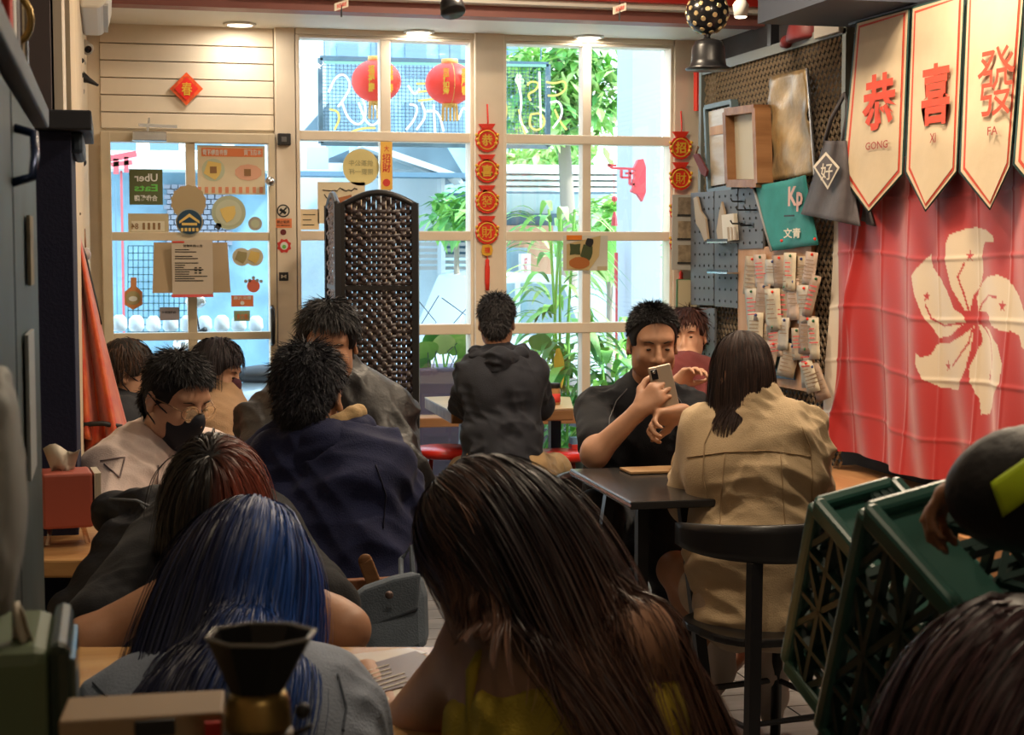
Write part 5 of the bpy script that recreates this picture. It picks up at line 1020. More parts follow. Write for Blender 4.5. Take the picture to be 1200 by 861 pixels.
# window plank
pp = T4(((497.6, 466), (529, 483), (672, 479), (668, 466), (600, 462)), .70)
t = thing('window_plank_table', 'thick live-edge wooden plank table under the window where the hoodie wearer leans', 'table', (pp[2].x, pp[2].y, 0))
q = MB(); q.prism([V(p.x, p.y, .648) for p in pp], (0, 0, .05)); q.build('plank', WOODD, t, bev=.006); slab('tabletop', t, pp, .704, .006, mat('pale_table_top', (.60, .44, .26), .3, var=.1), .001)
for px, py in ((545, 470), (650, 470)):
    p = atZ(px, py, .70); MB().bar((p.x, p.y, 0), (p.x, p.y, .65), .05, .05, (0, 1, 0)).build('leg', BLACK, t)
# jar on it
c = atZ(650, 474, .704); t = thing('glass_jar', 'small glass jar with red label and black lid on the window plank', 'jar', c)
MB().lathe(c, [(.024, 0), (.026, .006), (.026, .07), (.022, .078)], 20).build('jar_glass', mat('amber_glass', (.40, .20, .08), .15), t, True); MB().lathe(c+V(0, 0, .078), [(.026, 0), (.026, .02), (.024, .022)], 20).build('lid', BLACKP, t, True); MB().lathe(c+V(0, 0, .012), [(.0268, 0), (.0268, .04)], 20).build('label', REDINK, t, True)
# stools
def stool(label, c, z, R, m, group=None):
    t = thing('round_stool', label, 'stool', (c.x, c.y, 0), group); MB().lathe((c.x, c.y, z-.04), [(R*.9, 0), (R, .01), (R*1.0, .03), (R*.93, .04), (.01, .042)], 28).build('seat', m, t, True)
    for k in range(4):
        a = k*math.pi/2+.6; MB().tube([V(c.x+R*.6*math.cos(a), c.y+R*.6*math.sin(a), z-.03), V(c.x+R*.95*math.cos(a), c.y+R*.95*math.sin(a), 0)], .011, 8).build('leg', CHROME, t, True)
    MB().tube([V(c.x+R*.85*math.cos(a), c.y+R*.85*math.sin(a), .18) for a in np.linspace(0, 6.283, 21)[:-1]], .007, 6, closed=True).build('foot_ring', CHROME, t, True)
stool('red round stool half hidden left of the hoodie wearer', at(522, 524, 7.3), at(522, 524, 7.3).z, .15, REDPL); stool('red round stool right of the hoodie wearer, beyond the bent leg', at(656, 535, 7.38), .50, .13, REDPL)
c = at(590, 556, 6.8); stool('round stool the hoodie wearer sits on', c, c.z-.07, .16, REDPL)
# bucket and low crate by the window
c = at(676, 560, 7.5); t = thing('metal_bucket', 'pale metal bucket with a colourful carton under the window by the plank', 'bucket', (c.x, c.y, 0))
MB().lathe((c.x, c.y, c.z-.1), [(.07, 0), (.10, .22), (.105, .225), (.095, .22), (.066, .01)], 24).build('shell', mat('galvanised', (.35, .42, .48), .35, metal=.6), t, True); q = MB(); q.box((c.x-.03, c.y-.03, c.z-.09), (c.x+.03, c.y+.03, c.z+.19)); q.build('carton', mat('blue_carton', (.15, .35, .55), .6), t); MB().box((c.x-.032, c.y-.032, c.z+.14), (c.x+.032, c.y+.032, c.z+.16)).build('carton_band', REDINK, t)
MB().bar((c.x, c.y, 0), (c.x, c.y, c.z-.1), .16, .16, (0, 1, 0)).build('stand', WOODD, t)
c = at(662, 592, 7.2); t = thing('low_green_crate', 'low green plastic crate on the floor under the window plank', 'crate', (c.x, c.y, 0))
for k in range(4): MB().box((c.x-.16, c.y-.1, .02+k*.085), (c.x+.18, c.y+.1, .075+k*.085)).build('slat_row', mat('moss_green', (.08, .16, .05), .5), t, bev=.004)
# black table
pp = T4(((668, 549), (739, 588), (858, 584), (806, 546)), .75); c = sum(pp, V(0, 0, 0))/4
t = thing('black_table', 'black square table between the phone holder and the beige-jacketed sitter', 'table', (c.x, c.y, 0)); BT = mat('black_laminate', (.03, .028, .028), .22)
slab('tabletop', t, pp, .75, .022, BT, .004)
e_ = MB(); [e_.bar(V(a.x, a.y, .7395), V(b.x, b.y, .7395), .002, .006) for a, b in ((pp[0], pp[1]),)]; e_.build('edge_trim', mat('pink_edge_trim', (.45, .25, .22), .5), t)
for (px, py), (fx, fy) in zip(((716, 570), (752, 586), (800, 584), (790, 550)), ((-.10, .02), (-.02, -.06), (.08, -.05), (.1, .08))):
    p = atZ(px, py, .73); MB().bar(V(p.x, p.y, .73), V(p.x+fx, p.y+fy, 0), .03, .03, (0, 1, 0)).build('leg', BLACK, t)
c = atZ(770, 552, .752); t = MB().box((c.x-.1, c.y-.05, .752), (c.x+.1, c.y+.06, .760)).build('tray', mat('tray_brown', (.32, .19, .09), .5), None, bev=.002); tag(t, 'thin brown tray lying on the black table', 'tray')
# chairs
def cafe_chair(label, c, f, zs, zb, R=.21, m=BLACK, hb=.10, back=True, name='metal_chair', legm=None, span=1.75):
    f = Vector((f.x, f.y, 0)).normalized(); r = f.cross(V(0, 0, 1)).normalized(); t = thing(name, label, 'chair', (c.x, c.y, 0)); c = V(c.x, c.y, 0); legm = legm or m
    pts = []; n = 28
    for k in range(n):
        a = 2*math.pi*k/n; sx_ = abs(math.cos(a))**.7*math.copysign(1, math.cos(a)); sy_ = abs(math.sin(a))**.7*math.copysign(1, math.sin(a)); pts.append(c+r*(R*.95*sx_)+f*(R*.95*sy_)+V(0, 0, zs-.022))
    MB().prism(pts, (0, 0, .022)).build('seat', m, t, bev=.006)
    for sx_ in (-1, 1):
        MB().tube([c+r*R*.72*sx_+f*R*.7+V(0, 0, zs-.02), c+r*R*.85*sx_+f*R*.95], .016, 8).build('leg', legm, t, True)
        a = math.radians(38)*sx_; b0 = c+r*R*math.sin(a)*1.02-f*R*math.cos(a)*1.0
        MB().bar(b0+V(0, 0, zb if back else zs), c+r*R*.82*sx_-f*R*1.05, .034, .026, f).build('leg', legm, t)
    q = MB(); q.tube([c+r*R*.8*s1+f*R*.85*s2+V(0, 0, .2) for s1, s2 in ((-1, -1), (1, -1), (1, 1), (-1, 1))], .009, 6, closed=True); q.build('stretcher', legm, t)
    P = []
    for k in range(21):
        a = (k/20*2-1)*span; hh = hb*(1-.45*abs(k/10-1)**2.2); row = []
        for j in range(5): row.append(c+r*(R*1.12*math.sin(a))-f*(R*1.12*math.cos(a)-.02)+V(0, 0, zb+hb*.5+(j/4-.5)*hh))
        P.append(row)
    MB().grid(P).build('backrest', m, t, True, thick=.02); return t
P3 = [o for o in bpy.data.objects if o.get('label', '').find('beige jacket') > 0][0]
c = at(893, 728, 4.36); cafe_chair('black chair with a curved backrest under the sitter in the beige jacket', c, V(-.18, 1, 0), c.z, at(880, 655, 4.2).z, .205)
c = at(735, 628, 5.45); cafe_chair('black chair with curved backrest under the phone holder', c, dirv(0, -1, 0), .43, .56, .22)
for px, py, d, lb in ((388, 625, 5.05, 'chair under the bowed person in the shiny black jacket'), (172, 680, 4.45, 'chair under the person in the pale sweatshirt'), (262, 765, 3.5, 'chair under the slumped person with reddish hair'), (145, 612, 5.6, 'chair under the person in profile by the red robe'), (262, 600, 6.1, 'chair under the person in the tan coat'), (805, 552, 6.8, 'chair under the half-hidden person in maroon')):
    c = at(px, py, d); cafe_chair(lb, c, dirv(.3 if px > 200 else .8, -1, 0), c.z-.10, c.z, .12 if px < 180 else .19)
for px, py, d, lb in ((280, 1085, 2.05, 'stool under the person with blue-black hair'), (690, 1090, 2.02, 'stool under the person in the mustard top'), (1210, 1790, 1.35, 'stool under the person at the lower right corner')):
    c = at(px, py, d); stool(lb, c, c.z-.10, .16, WOODT)
# wooden chair of the navy jacket
c = at(390, 735, 3.95); f = dirv(.1, 1, 0); r = f.cross(V(0, 0, 1)); t = thing('wooden_chair', 'brown wooden chair under the sitter in the navy hooded jacket', 'chair', (c.x, c.y, 0)); c0 = V(c.x, c.y, 0); zs = c.z-.12
MB().obox(c0+V(0, 0, zs), r*.21, f*.2, V(0, 0, .015)).build('seat', WOODT, t, bev=.005)
RW = wood('rail_wood', (.26, .11, .06), (.36, .17, .09), 5, .45)
for sx_ in (-1, 1):
    MB().bar(c0+r*.18*sx_+f*.17+V(0, 0, zs), c0+r*.19*sx_+f*.18, .035, .035, f).build('leg', RW, t); MB().bar(c0+r*.19*sx_-f*.24+V(0, 0, at(400, 690, 3.68).z), c0+r*.19*sx_-f*.2, .035, .03, f).build('leg', RW, t)
a = at(352, 690, 3.66); b = at(482, 684, 3.64); MB().bar(a, b, .025, .035).build('top_rail', RW, t, bev=.004)
q = MB(); a = at(441, 690, 3.60); b = at(428, 657, 3.60); q.bar(a, b, .012, .032, CAMR); MB().ball(b, (.016, .006, .016), 10, 8).build('rounded_end', WOODD, t, True); q.build('wooden_tag', WOODD, t, bev=.003)
# grey-blue bag over the chair
q = MB(); P = []; out = ((396, 712), (425, 690), (460, 678), (492, 672), (500, 700), (502, 760), (470, 775), (400, 775), (392, 740))
BAGM = cloth('slate_canvas', (.10, .125, .16), .15, .8)
t = thing('canvas_bag', 'slate blue canvas bag with a metal snap hanging on the wooden chair', 'bag', at(450, 760, 3.42)); pts = [at(x, y_, 3.5-.10*(y_-672)/100) for x, y_ in out]; MB().prism(pts, CAMF*.06).build('bag_body', BAGM, t, bev=.02)
pts = [at(x, y_, 3.47-.05*(y_-672)/100) for x, y_ in ((398, 712), (428, 690), (462, 678), (493, 672), (490, 715), (430, 738))]; MB().prism(pts, CAMF*.015).build('flap', BAGM, t, bev=.006)
MB().lathe(at(456, 697, 3.425), [(.009, 0), (.008, .004), (.003, .006)], 14, -CAMF).build('snap', mat('dull_pewter', (.22, .16, .15), .4, metal=.6), t, True); q = MB(); q.tube([at(470, 680, 3.52), at(470, 655, 3.6), at(482, 640, 3.6), at(484, 676, 3.56)], .006, 6); q.build('strap', BAGM, t)
# left table
pp = T4(((-60, 656), (128, 656), (230, 604), (60, 600)), .75); c = sum(pp, V(0, 0, 0))/4
t = thing('left_wood_table', 'worn orange-brown wooden table at left carrying the red tissue box', 'table', (c.x, c.y, 0)); slab('tabletop', t, pp, .75, .04, WOODT)
for i, p in enumerate(pp): p2 = p.lerp(c, .12); MB().bar((p2.x, p2.y, 0), (p2.x, p2.y, .71), .04, .04, (0, 1, 0)).build('leg', BLACK, t)
# middle table between navy and bowed persons
c = at(395, 600, 4.5); t = thing('middle_table', 'wooden table hidden between the navy-jacketed and bowed persons', 'table', (c.x, c.y, 0)); MB().obox(V(c.x, c.y, .69), CAMR*.26, CAMF*.14, V(0, 0, .012)).build('tabletop', WOODT, t)
MB().bar((c.x, c.y, 0), (c.x, c.y, .68), .06, .06, (0, 1, 0)).build('leg', BLACK, t)
# tissue box red on acrylic stand
c = atZ(78, 640, .75); z0 = .79; t = thing('red_tissue_box', 'coral red tissue box on a clear stand on the left table', 'tissue box', c); RX = dirv(1, .35, 0); RY = dirv(-.35, 1, 0); cb = V(c.x, c.y+.04, z0+.065)
CORAL = mat('coral_plastic', (.42, .10, .07), .5); MB().obox(cb, RX*.055, RY*.058, V(0, 0, .062)).build('box_body', CORAL, t, bev=.006); q = MB()
for k in range(5): q.obox(cb+RX*(.060+k*.003), RX*.0012, RY*.055, V(0, 0, .060))
q.build('paper_stack', PAPER, t)
P = [[cb+V(0, 0, .06)+RX*(-.03+.05*i/6)*(1+.2*j)+RY*(.012*math.sin(i*1.3+j))+V(0, 0, .018*j+(.012*math.sin(i) if j == 3 else 0)) for i in range(7)] for j in range(4)]; MB().grid(P).build('tissue', PAPER, t, True, thick=.001)
for sx_ in (-1, 1): MB().tube([cb+RX*.035*sx_-V(0, 0, .062), cb+RX*.045*sx_-RY*.02-V(0, 0, .105)], .006, 6).build('clear_leg', glass_mat('acrylic', (.9, .75, .65), .2), t)
# black jacket with pale piping over a bag by the left table
t = thing('black_jacket', 'black quilted jacket with pale grey piping heaped on a seat beside the left table', 'jacket', at(150, 720, 3.35))
pr = [cone(at(135, 600, 3.45), at(200, 605, 3.42), .045, .055, .03), cone(at(140, 640, 3.35), at(205, 615, 3.4), .05, .07, .03), cone(at(120, 680, 3.3), at(195, 650, 3.35), .05, .09, .04), cone(at(80, 715, 3.25), at(180, 700, 3.3), .035, .11, .04), cone(at(120, 745, 3.3), at(195, 735, 3.3), .06, .08, .04)]
sdfobj('jacket_body', pr, .007, mat('black_quilt', (.006, .007, .012), .6, bump=.3, bscale=40), t, (.014, 24), 7)
GP = mat('grey_piping', (.16, .18, .22), .6)
for pts in (((128, 584), (160, 586), (182, 596), (200, 616)), ((150, 640), (172, 622), (200, 612)), ((165, 590), (180, 608), (196, 622))): MB().tube([at(x, y_, 3.33) for x, y_ in pts], .003, 5).build('piping', GP, t, True)
c = at(150, 760, 3.35); stool('low seat under the heaped black jacket', c, c.z, .15, WOODD)
# front table
pp = T4(((50, 757), (704, 757), (846, 864), (40, 866)), .75); c = sum(pp, V(0, 0, 0))/4
FTW = wood('front_table_wood', (.40, .20, .07), (.66, .42, .18), 3, .25, 0, .4)
t = thing('front_wood_table', 'orange-brown wooden front table with menus, its right corner by the mustard top', 'table', (c.x, c.y, 0)); slab('tabletop', t, pp, .75, .045, FTW)
for p in pp: p2 = p.lerp(c, .06); MB().bar((p2.x, p2.y, 0), (p2.x, p2.y, .705), .05, .05, (0, 1, 0)).build('leg', BLACK, t)
c = atZ(445, 790, .752); t = thing('menu_board', 'dark menu board lying on the front table between the two long-haired people', 'menu', c)
MB().prism(T4(((404, 789), (487, 765), (535, 790), (446, 814)), .752), (0, 0, .004)).build('board', mat('menu_dark', (.10, .055, .05), .35), t)
q = MB()
a0, a1, a2 = T4(((404, 789), (487, 765), (446, 814)), .7568); ux = (a1-a0); uy = (a2-a0)
for k in range(6): q.prism([a0+ux*(.1)+uy*(.12+k*.14), a0+ux*(.55-.05*(k % 3))+uy*(.12+k*.14), a0+ux*(.55-.05*(k % 3))+uy*(.145+k*.14), a0+ux*.1+uy*(.145+k*.14)], (0, 0, .0005))
q.build('print_line', PAPER, t)
t = MB().prism(T4(((440, 812), (470, 795), (520, 806), (470, 840), (430, 838)), .7515), (0, 0, .002)).build('paper_menu', PAPER); tag(t, 'pale glossy paper menu beside the dark menu board on the front table', 'menu')
t = MB().prism(T4(((400, 768), (480, 759), (500, 765), (410, 786)), .7515), (0, 0, .0006)).build('paper_sheet', mat('glossy_paper', (.62, .52, .38), .2)); tag(t, 'long pale sheet at the far edge of the front table', 'paper')
# front counter things
GC = mat('counter_grey', (.05, .06, .06), .6)
t = thing('front_counter', 'low dark counter just below the frame carrying the green tissue box', 'counter', V(-.12, 1.15, 0)); MB().box((-.42, .9, .98), (.16, 1.33, 1.0)).build('countertop', GC, t); MB().box((-.40, .95, 0), (.14, 1.28, .98)).build('carcass', GC, t)
GRN = mat('sage_green', (.115, .16, .085), .5); c = at(48, 800, 1.27); z1 = at(60, 742, 1.27).z
t = thing('green_tissue_box', 'sage green rounded tissue box in the lower left corner with a white tissue', 'tissue box', V(c.x, c.y, 1.0)); cx = at(10, 800, 1.27).x; x1 = at(78, 800, 1.27).x
MB().box((cx-.02, c.y-.05, 1.0), (x1-.01, c.y+.10, z1)).build('box_body', GRN, t, bev=.012); MB().box((x1-.012, c.y-.052, 1.0), (x1+.004, c.y+.102, z1+.004)).build('end_frame', mat('dark_green_rim', (.03, .045, .035), .25), t, bev=.008); MB().box((x1+.003, c.y-.035, 1.02), (x1+.008, c.y+.085, z1-.012)).build('window', mat('clear_face', (.10, .12, .10), .1), t, bev=.004)
P = [[V(cx+.005+.018*i/5*(1-.15*j), c.y-.02+.01*math.sin(i*1.7+j), z1+.012*j-(.012*i/5)) for i in range(6)] for j in range(4)]; MB().grid(P).build('tissue', PAPER, t, True, thick=.001)
c = at(165, 845, 1.12); t = thing('tan_carton', 'tan carton with dark slot and red end at the bottom left edge', 'box', V(c.x, c.y, 1.0)); a = at(68, 845, 1.10); b = at(262, 834, 1.14)
TC = mat('tan_card', (.34, .23, .13), .6, var=.08); MB().prism([V(a.x, a.y, 1.0), V(b.x, b.y, 1.0), V(b.x, b.y, b.z), V(a.x, a.y, a.z)], (.005, .06, 0)).build('box_body', TC, t, bev=.002)
a2, b2 = at(158, 843, 1.118), at(205, 841, 1.126); MB().box((a2.x, a2.y-.003, a2.z-.012), (b2.x, b2.y+.0, a2.z-.001)).build('slot', INK, t); a2, b2 = at(240, 842, 1.13), at(258, 841, 1.134); MB().box((a2.x, a2.y-.004, 1.0), (b2.x, b2.y-.001, a2.z-.002)).build('red_end', REDINK, t)
# hopper
d_ = 1.08; t = thing('grinder_hopper', 'black angular hopper on a brass collar, blurred at the bottom left', 'grinder', V(*at(305, 900, d_).xy, 1.0)); BH = mat('black_hopper', (.012, .012, .013), .3); cH = at(306, 743, d_); top = []; bot = []
for k in range(8):
    a = 2*math.pi*k/8+.35; top.append(cH+CAMR*.037*math.cos(a)+CAMF*.034*math.sin(a)+V(0, 0, .0)); bot.append(at(302, 812, d_)+CAMR*.0175*math.cos(a)+CAMF*.0175*math.sin(a))
q = MB(); q.add(top+bot+[p.lerp(cH, .08) for p in top]+[p.lerp(at(302, 812, d_), .1) for p in bot], [(k, (k+1) % 8, 8+(k+1) % 8, 8+k) for k in range(8)]+[(16+(k+1) % 8, 16+k, 24+k, 24+(k+1) % 8) for k in range(8)]+[(k, 16+k, 16+(k+1) % 8, (k+1) % 8) for k in range(8)]+[tuple(range(24, 32))]); q.build('hopper', BH, t)
q = MB(); q.tube(top, .0012, 6, closed=True); q.build('rim', mat('grey_rim', (.25, .24, .22), .3), t)
BR = mat('brass', (.36, .24, .08), .35, metal=.8); c = at(302, 812, d_); MB().lathe(c-V(0, 0, .022), [(.022, 0), (.0225, .002), (.021, .018), (.018, .024)], 24).build('collar', BR, t, True); MB().lathe(c-V(0, 0, .055), [(.030, -.09), (.030, 0), (.028, .02), (.022, .032)], 24).build('body', mat('brown_body', (.10, .06, .03), .4), t, True)
q = MB(); q.tube([c-V(0, 0, .03)+CAMR*.02, c-V(0, 0, .022)+CAMR*.036], .002, 6); q.ball(c-V(0, 0, .012)+CAMR*.030, .0055, 10, 8); q.build('knob', BLACKP, t, True)
q = MB(); q.lathe(c-V(0, 0, .05)+CAMR*.02, [(.034, 0), (.032, .008), (.02, .01)], 24); q.build('plate', BR, t, True)

# =============== left side ===============
t = thing('teal_cabinet', 'dark teal cabinet seen edge-on along the left frame edge', 'cabinet', V(-.4, 2.0, 0))
MB().box((-.69, 1.25, 0), (-.115, 2.42, 1.60)).build('carcass', TEAL, t); MB().box((-.69, 1.2, 1.60), (-.085, 2.55, 1.63)).build('top_slab', mat('slab_grey', (.06, .08, .10), .5, var=.2), t, bev=.003)
for y0, y1 in ((1.27, 1.82), (1.84, 2.41)):
    o = MB().box((-.115, y0, .04), (-.10, y1, 1.59)).build('door', TEAL, t, bev=.002)
a = atX(33, 150, -.085); b = atX(31, 214, -.085); MB().tube([a+V(-.015, 0, 0), a+V(.006, 0, -.006), (a+b)/2+V(.008, 0, 0), b+V(.006, 0, .006), b+V(-.015, 0, 0)], .005, 8).build('handle', mat('blue_handle', (.03, .05, .12), .25, metal=.5), o, True)
def leftp(name, label, cat, y0, y1, z0, z1, m, x=-.097, th=.004): o = MB().box((x, y0, z0), (x+th, y1, z1)).build(name, m); tag(o, label, cat); return o
leftp('paper_folder', 'pale blue-white folder in a holder on the teal cabinet door', 'folder', 1.95, 2.10, 1.15, 1.32, mat('pale_folder', (.42, .45, .46), .5)); leftp('brown_card', 'beige worn card stuck on the teal cabinet door above the folder', 'card', 2.05, 2.14, 1.375, 1.46, mat('beige_card', (.30, .26, .19), .8, var=.3, vscale=40))
t = thing('white_plastic_bag', 'blurred greyish white plastic bag hanging at the left frame edge', 'bag', V(-.075, 1.2, 1.2)); sdfobj('bag_body', [ell((-.083, 1.28, 1.26), (.014, .06, .07), None, .03), ell((-.085, 1.24, 1.20), (.012, .05, .05), None, .03)], .004, mat('bag_white', (.34, .35, .34), .6), t, (.004, 60))
# books and ornament on top
for i, (y0, c_, m_, h_) in enumerate(((1.95, 'red and white boxed carton standing first on the teal cabinet', REDINK, .17), (2.03, 'white carton with red print standing second on the teal cabinet', WHITEP, .15), (2.11, 'grey carton standing third on the teal cabinet', GREYV, .13))):
    t = thing('small_carton', c_, 'box', V(-.16, y0, 1.63)); MB().box((-.24, y0, 1.631), (-.105, y0+.06, 1.63+h_)).build('box_body', m_, t, bev=.003); MB().box((-.23, y0-.002, 1.66), (-.12, y0, 1.69+h_*.3)).build('print_panel', WHITEP if m_ is REDINK else REDINK, t)
t = thing('round_clay_ornament', 'round orange clay ornament sitting on the cartons at top left', 'ornament', V(-.13, 1.98, 1.80)); MB().ball((-.125, 1.98, 1.84), (.03, .03, .038), 20, 14).build('clay_ball', mat('clay_orange', (.55, .20, .08), .5), t, True); MB().lathe((-.125, 1.98, 1.872), [(.012, 0), (.01, .012), (.004, .016)], 14).build('top_knob', WOODD, t, True)
t = thing('wire_rack', 'small bent metal mug rack beside the cartons on the teal cabinet', 'rack', V(-.11, 2.25, 1.63)); q = MB(); q.tube([V(-.12, 2.2, 1.63), V(-.12, 2.2, 1.80), V(-.105, 2.3, 1.80), V(-.105, 2.3, 1.63)], .004, 6); q.build('frame', CHROME, t); MB().tube([V(-.115+.02*math.cos(a), 2.25, 1.72+.03*math.sin(a)) for a in np.linspace(0, 6.28, 15)[:-1]], .005, 6, closed=True).build('loop', BR, t, True)
t = thing('navy_cupboard', 'tall dark navy cupboard end at left, behind the coral tissue box', 'cupboard', V(-.4, 4.1, 0)); MB().box((-.71, 3.9, 0), (-.082, 4.38, 1.69)).build('carcass', NAVYP, t, bev=.003); MB().box((-.71, 3.86, 1.69), (-.035, 4.39, 1.735)).build('top_slab', mat('slab_navy', (.03, .035, .05), .6), t, bev=.004); MB().box((-.085, 3.93, 1.64), (-.055, 4.35, 1.69)).build('corbel', mat('corbel_blue', (.06, .09, .13), .6), t, bev=.01)
t = thing('grey_panel_box', 'tall purple-grey box standing on the navy cupboard', 'box', V(-.3, 4.1, 1.735)); MB().box((-.7, 3.95, 1.736), (-.125, 4.3, 2.89)).build('box_body', GREYV, t)
t = MB().box((-.12, 4.0, 1.736), (-.10, 4.3, 2.15)).build('wood_panel', CREAM, None); tag(t, 'cream board leaning on the purple-grey box above the navy cupboard', 'board')
# air conditioner, cctv camera, hooks, wires, bulb
a = atX(84, 5, XL+.12); t = thing('air_conditioner', 'white rounded air conditioner high on the left wall', 'air conditioner', V(XL+.02, 6.6, 2.3)); q = MB()
z0 = at(100, 38, 6.6).z; P = [(XL, z0), (XL+.07, z0), (XL+.10, z0+.03), (XL+.115, z0+.09), (XL+.12, z0+.28), (XL, z0+.28)]; q.prism([V(x, 6.2, z) for x, z in P], (0, .8, 0)); q.build('housing', WHITE, t, bev=.01); MB().box((XL+.08, 6.22, z0+.012), (XL+.10, 6.98, z0+.02)).build('louvre', mat('louvre_grey', (.5, .5, .48), .5), t)
c = at(100, 55, 6.9); t = thing('security_camera', 'small grey bullet security camera under the air conditioner', 'camera', c); dd = dirv(.5, -.7, -.35); MB().lathe(c-dd*.05, [(.024, 0), (.026, .01), (.026, .08), (.022, .085)], 20, dd).build('camera_body', mat('grey_white', (.42, .38, .32), .4), t, True); MB().lathe(c+dd*.034, [(.018, 0), (.014, .002)], 18, dd).build('lens', MATS['lens_black'], t, True); MB().tube([c-dd*.03, c-dd*.03-V(0, 0, .05), V(XL, c.y, c.z-.07)], .007, 8).build('bracket', MATS['grey_white'], t, True)
for k, (pts, lb) in enumerate(((((82, 82), (95, 90), (104, 94), (115, 100)), 'black hooked brush pointing out from the left wall, upper of two'), (((80, 98), (88, 106), (98, 108)), 'shorter black brush on the left wall, lower of two'))):
    t = thing('wall_brush', lb, 'brush', at(*pts[0], 6.5)); MB().tube([at(x, y_, 6.5) for x, y_ in pts], [.028, .024, .012, .005][:len(pts)], 8).build('bristles', BLACKP, t, True); MB().tube([at(*pts[0], 6.5), V(XL, 6.45, at(*pts[0], 6.5).z)], .01, 6).build('handle', BLACKP, t)
t = thing('hanging_cable', 'tangle of black cable and plug hanging on the left wall', 'cable', at(92, 200, 6.2)); q = MB(); rg2 = random.Random(4); q.tube([at(92+rg2.uniform(-7, 7), 190+i*6+rg2.uniform(-4, 4), 6.2) for i in range(12)], .005, 5); q.tube([at(95, 225, 6.2), at(97, 250, 6.2), at(97, 275, 6.2)], .004, 5); q.ball(at(96, 190, 6.2), .018, 8, 6); q.build('cable', BLACKP, t, True)
t = thing('hanging_bulb', 'clear glass bulb on a wooden holder hanging over the red robe', 'bulb', at(98, 297, 6.0)); MB().ball(at(99, 298, 6.0), .024, 16, 10).build('glass', mat('bulb_glass', (.45, .38, .38), .1), t, True); MB().tube([at(97, 290, 6.0), at(96, 268, 6.0)], .013, 8).build('holder', WOODD, t, True); MB().tube([at(96, 268, 6.0), at(96, 245, 6.0)], .004, 5).build('cord', BLACKP, t)
# robe
P = []; nR, nC = 40, 34
for i in range(nR):
    v = i/(nR-1); L = 84; R_ = 93+16*v+48*v**1.15; row = []
    for j in range(nC):
        u = j/(nC-1); px = L+(R_-L)*u-2; py = 262+250*v+10*u*v; row.append(at(px, py, 5.25-.06*v+(.02+.045*v)*math.sin(u*13+1.2*v)-.05*math.sin(u*3.1)*v))
    P.append(row)
RS = mat('red_silk', (.50, .035, .010), .4, col2=(.62, .12, .02), vscale=26, sheen=.4, bump=.15, bscale=30)
t = thing('red_robe', 'red silk robe with faint gold pattern hanging by the navy cupboard', 'robe', at(88, 265, 5.25)); MB().grid(P).build('fabric', RS, t, True, thick=.006)
MB().tube([at(84, 503, 5.14), at(100, 497, 5.1), at(120, 496, 5.1), at(143, 500, 5.12)], .008, 8).build('sash', BLACKP, t, True)
q = MB(); P = []
for i in range(9): v = i/8; P.append([at(88+54*u, 500+28*v*(1-.4*u)+4*math.sin(u*9), 5.14+.03*math.sin(u*12)) for u in np.linspace(0, 1, 14)])
q.grid(P); q.build('skirt', RS, t, True, thick=.006); MB().tube([at(88, 266, 5.25), at(100, 300, 5.3), at(112, 350, 5.28), at(118, 380, 5.25)], .005, 6).build('collar_band', BLACKP, t, True); MB().tube([at(88, 262, 5.25), at(88, 250, 5.3), V(XL, 5.3, at(88, 252, 5.3).z)], .005, 6).build('hook', CHROME, t)

# =============== right wall ===============
XM = 2.93
def Rp(pts, X): return [atX(x, y_, X) for x, y_ in pts]
def Rprism(pts, X, th): return MB().prism(Rp(pts, X), (-th, 0, 0))
def rtext(s, c, wpx, hpx, X, m, parent, bold=.012):
    a = atX(c[0]-wpx/2, c[1], X); b = atX(c[0]+wpx/2, c[1], X); h0 = atX(c[0], c[1]-hpx/2, X).z-atX(c[0], c[1]+hpx/2, X).z
    return text(s, atX(c[0], c[1], X), (0, -1, 0), (0, 0, 1), abs(a.y-b.y), h0, m, parent, bold)
FRM = mat('frame_grey_green', (.16, .17, .15), .5); MESHM = mat('expanded_metal', (.55, .44, .31), .4, metal=.35)
ya = atX(823, 300, XM).y; yb = atX(990, 300, XM).y; zt = atX(823, 84, XM).z; z_b = .35
t = thing('mesh_panel', 'tall expanded metal mesh panel in a grey frame on the right wall', 'panel', V(XM, (ya+yb)/2, z_b))
q = MB(); q.bar((XM, ya, z_b), (XM, ya, zt), .04, .035, (0, 1, 0)); q.build('frame_post', FRM, t); q = MB(); q.bar((XM, ya, zt), (XM, yb-.02, zt), .035, .045); q.build('top_rail', FRM, t); q = MB(); q.bar((XM, ya, z_b), (XM, yb+.25, z_b), .035, .045); q.build('bottom_rail', FRM, t); q = MB(); q.bar((XM, yb, atX(990, 200, XM).z), (XM, yb, zt), .035, .035, (0, 1, 0)); q.build('frame_post', FRM, t)
q = MB(); cw, chh = .044, .027; ny = int((ya-yb)/cw*2); nz = int((zt-z_b)/chh)
for k in range(nz):
    z = z_b+(k+.5)*chh
    for s_ in (0, 1):
        pass
    vs = []
    for i in range(ny+1):
        yy = ya-i*cw/2; zz = z+(.5*chh if ((i+k) % 2) else -.5*chh)*.92; vs += [V(XM+.006, yy, zz-.0022), V(XM-.004, yy, zz+.0022)]
    q.add(vs, [(2*i, 2*i+1, 2*i+3, 2*i+2) for i in range(ny)])
o = q.build('wire_mesh', MESHM, t); o['kind'] = 'stuff'
for px, y1 in ((906, 52), (988, 30)):
    p = atX(px, y1, XM); o = MB().box((XM-.02, p.y-.02, zt+.02), (XM+.02, p.y+.02, 2.9)).build('hanging_pole', BLACK, t)
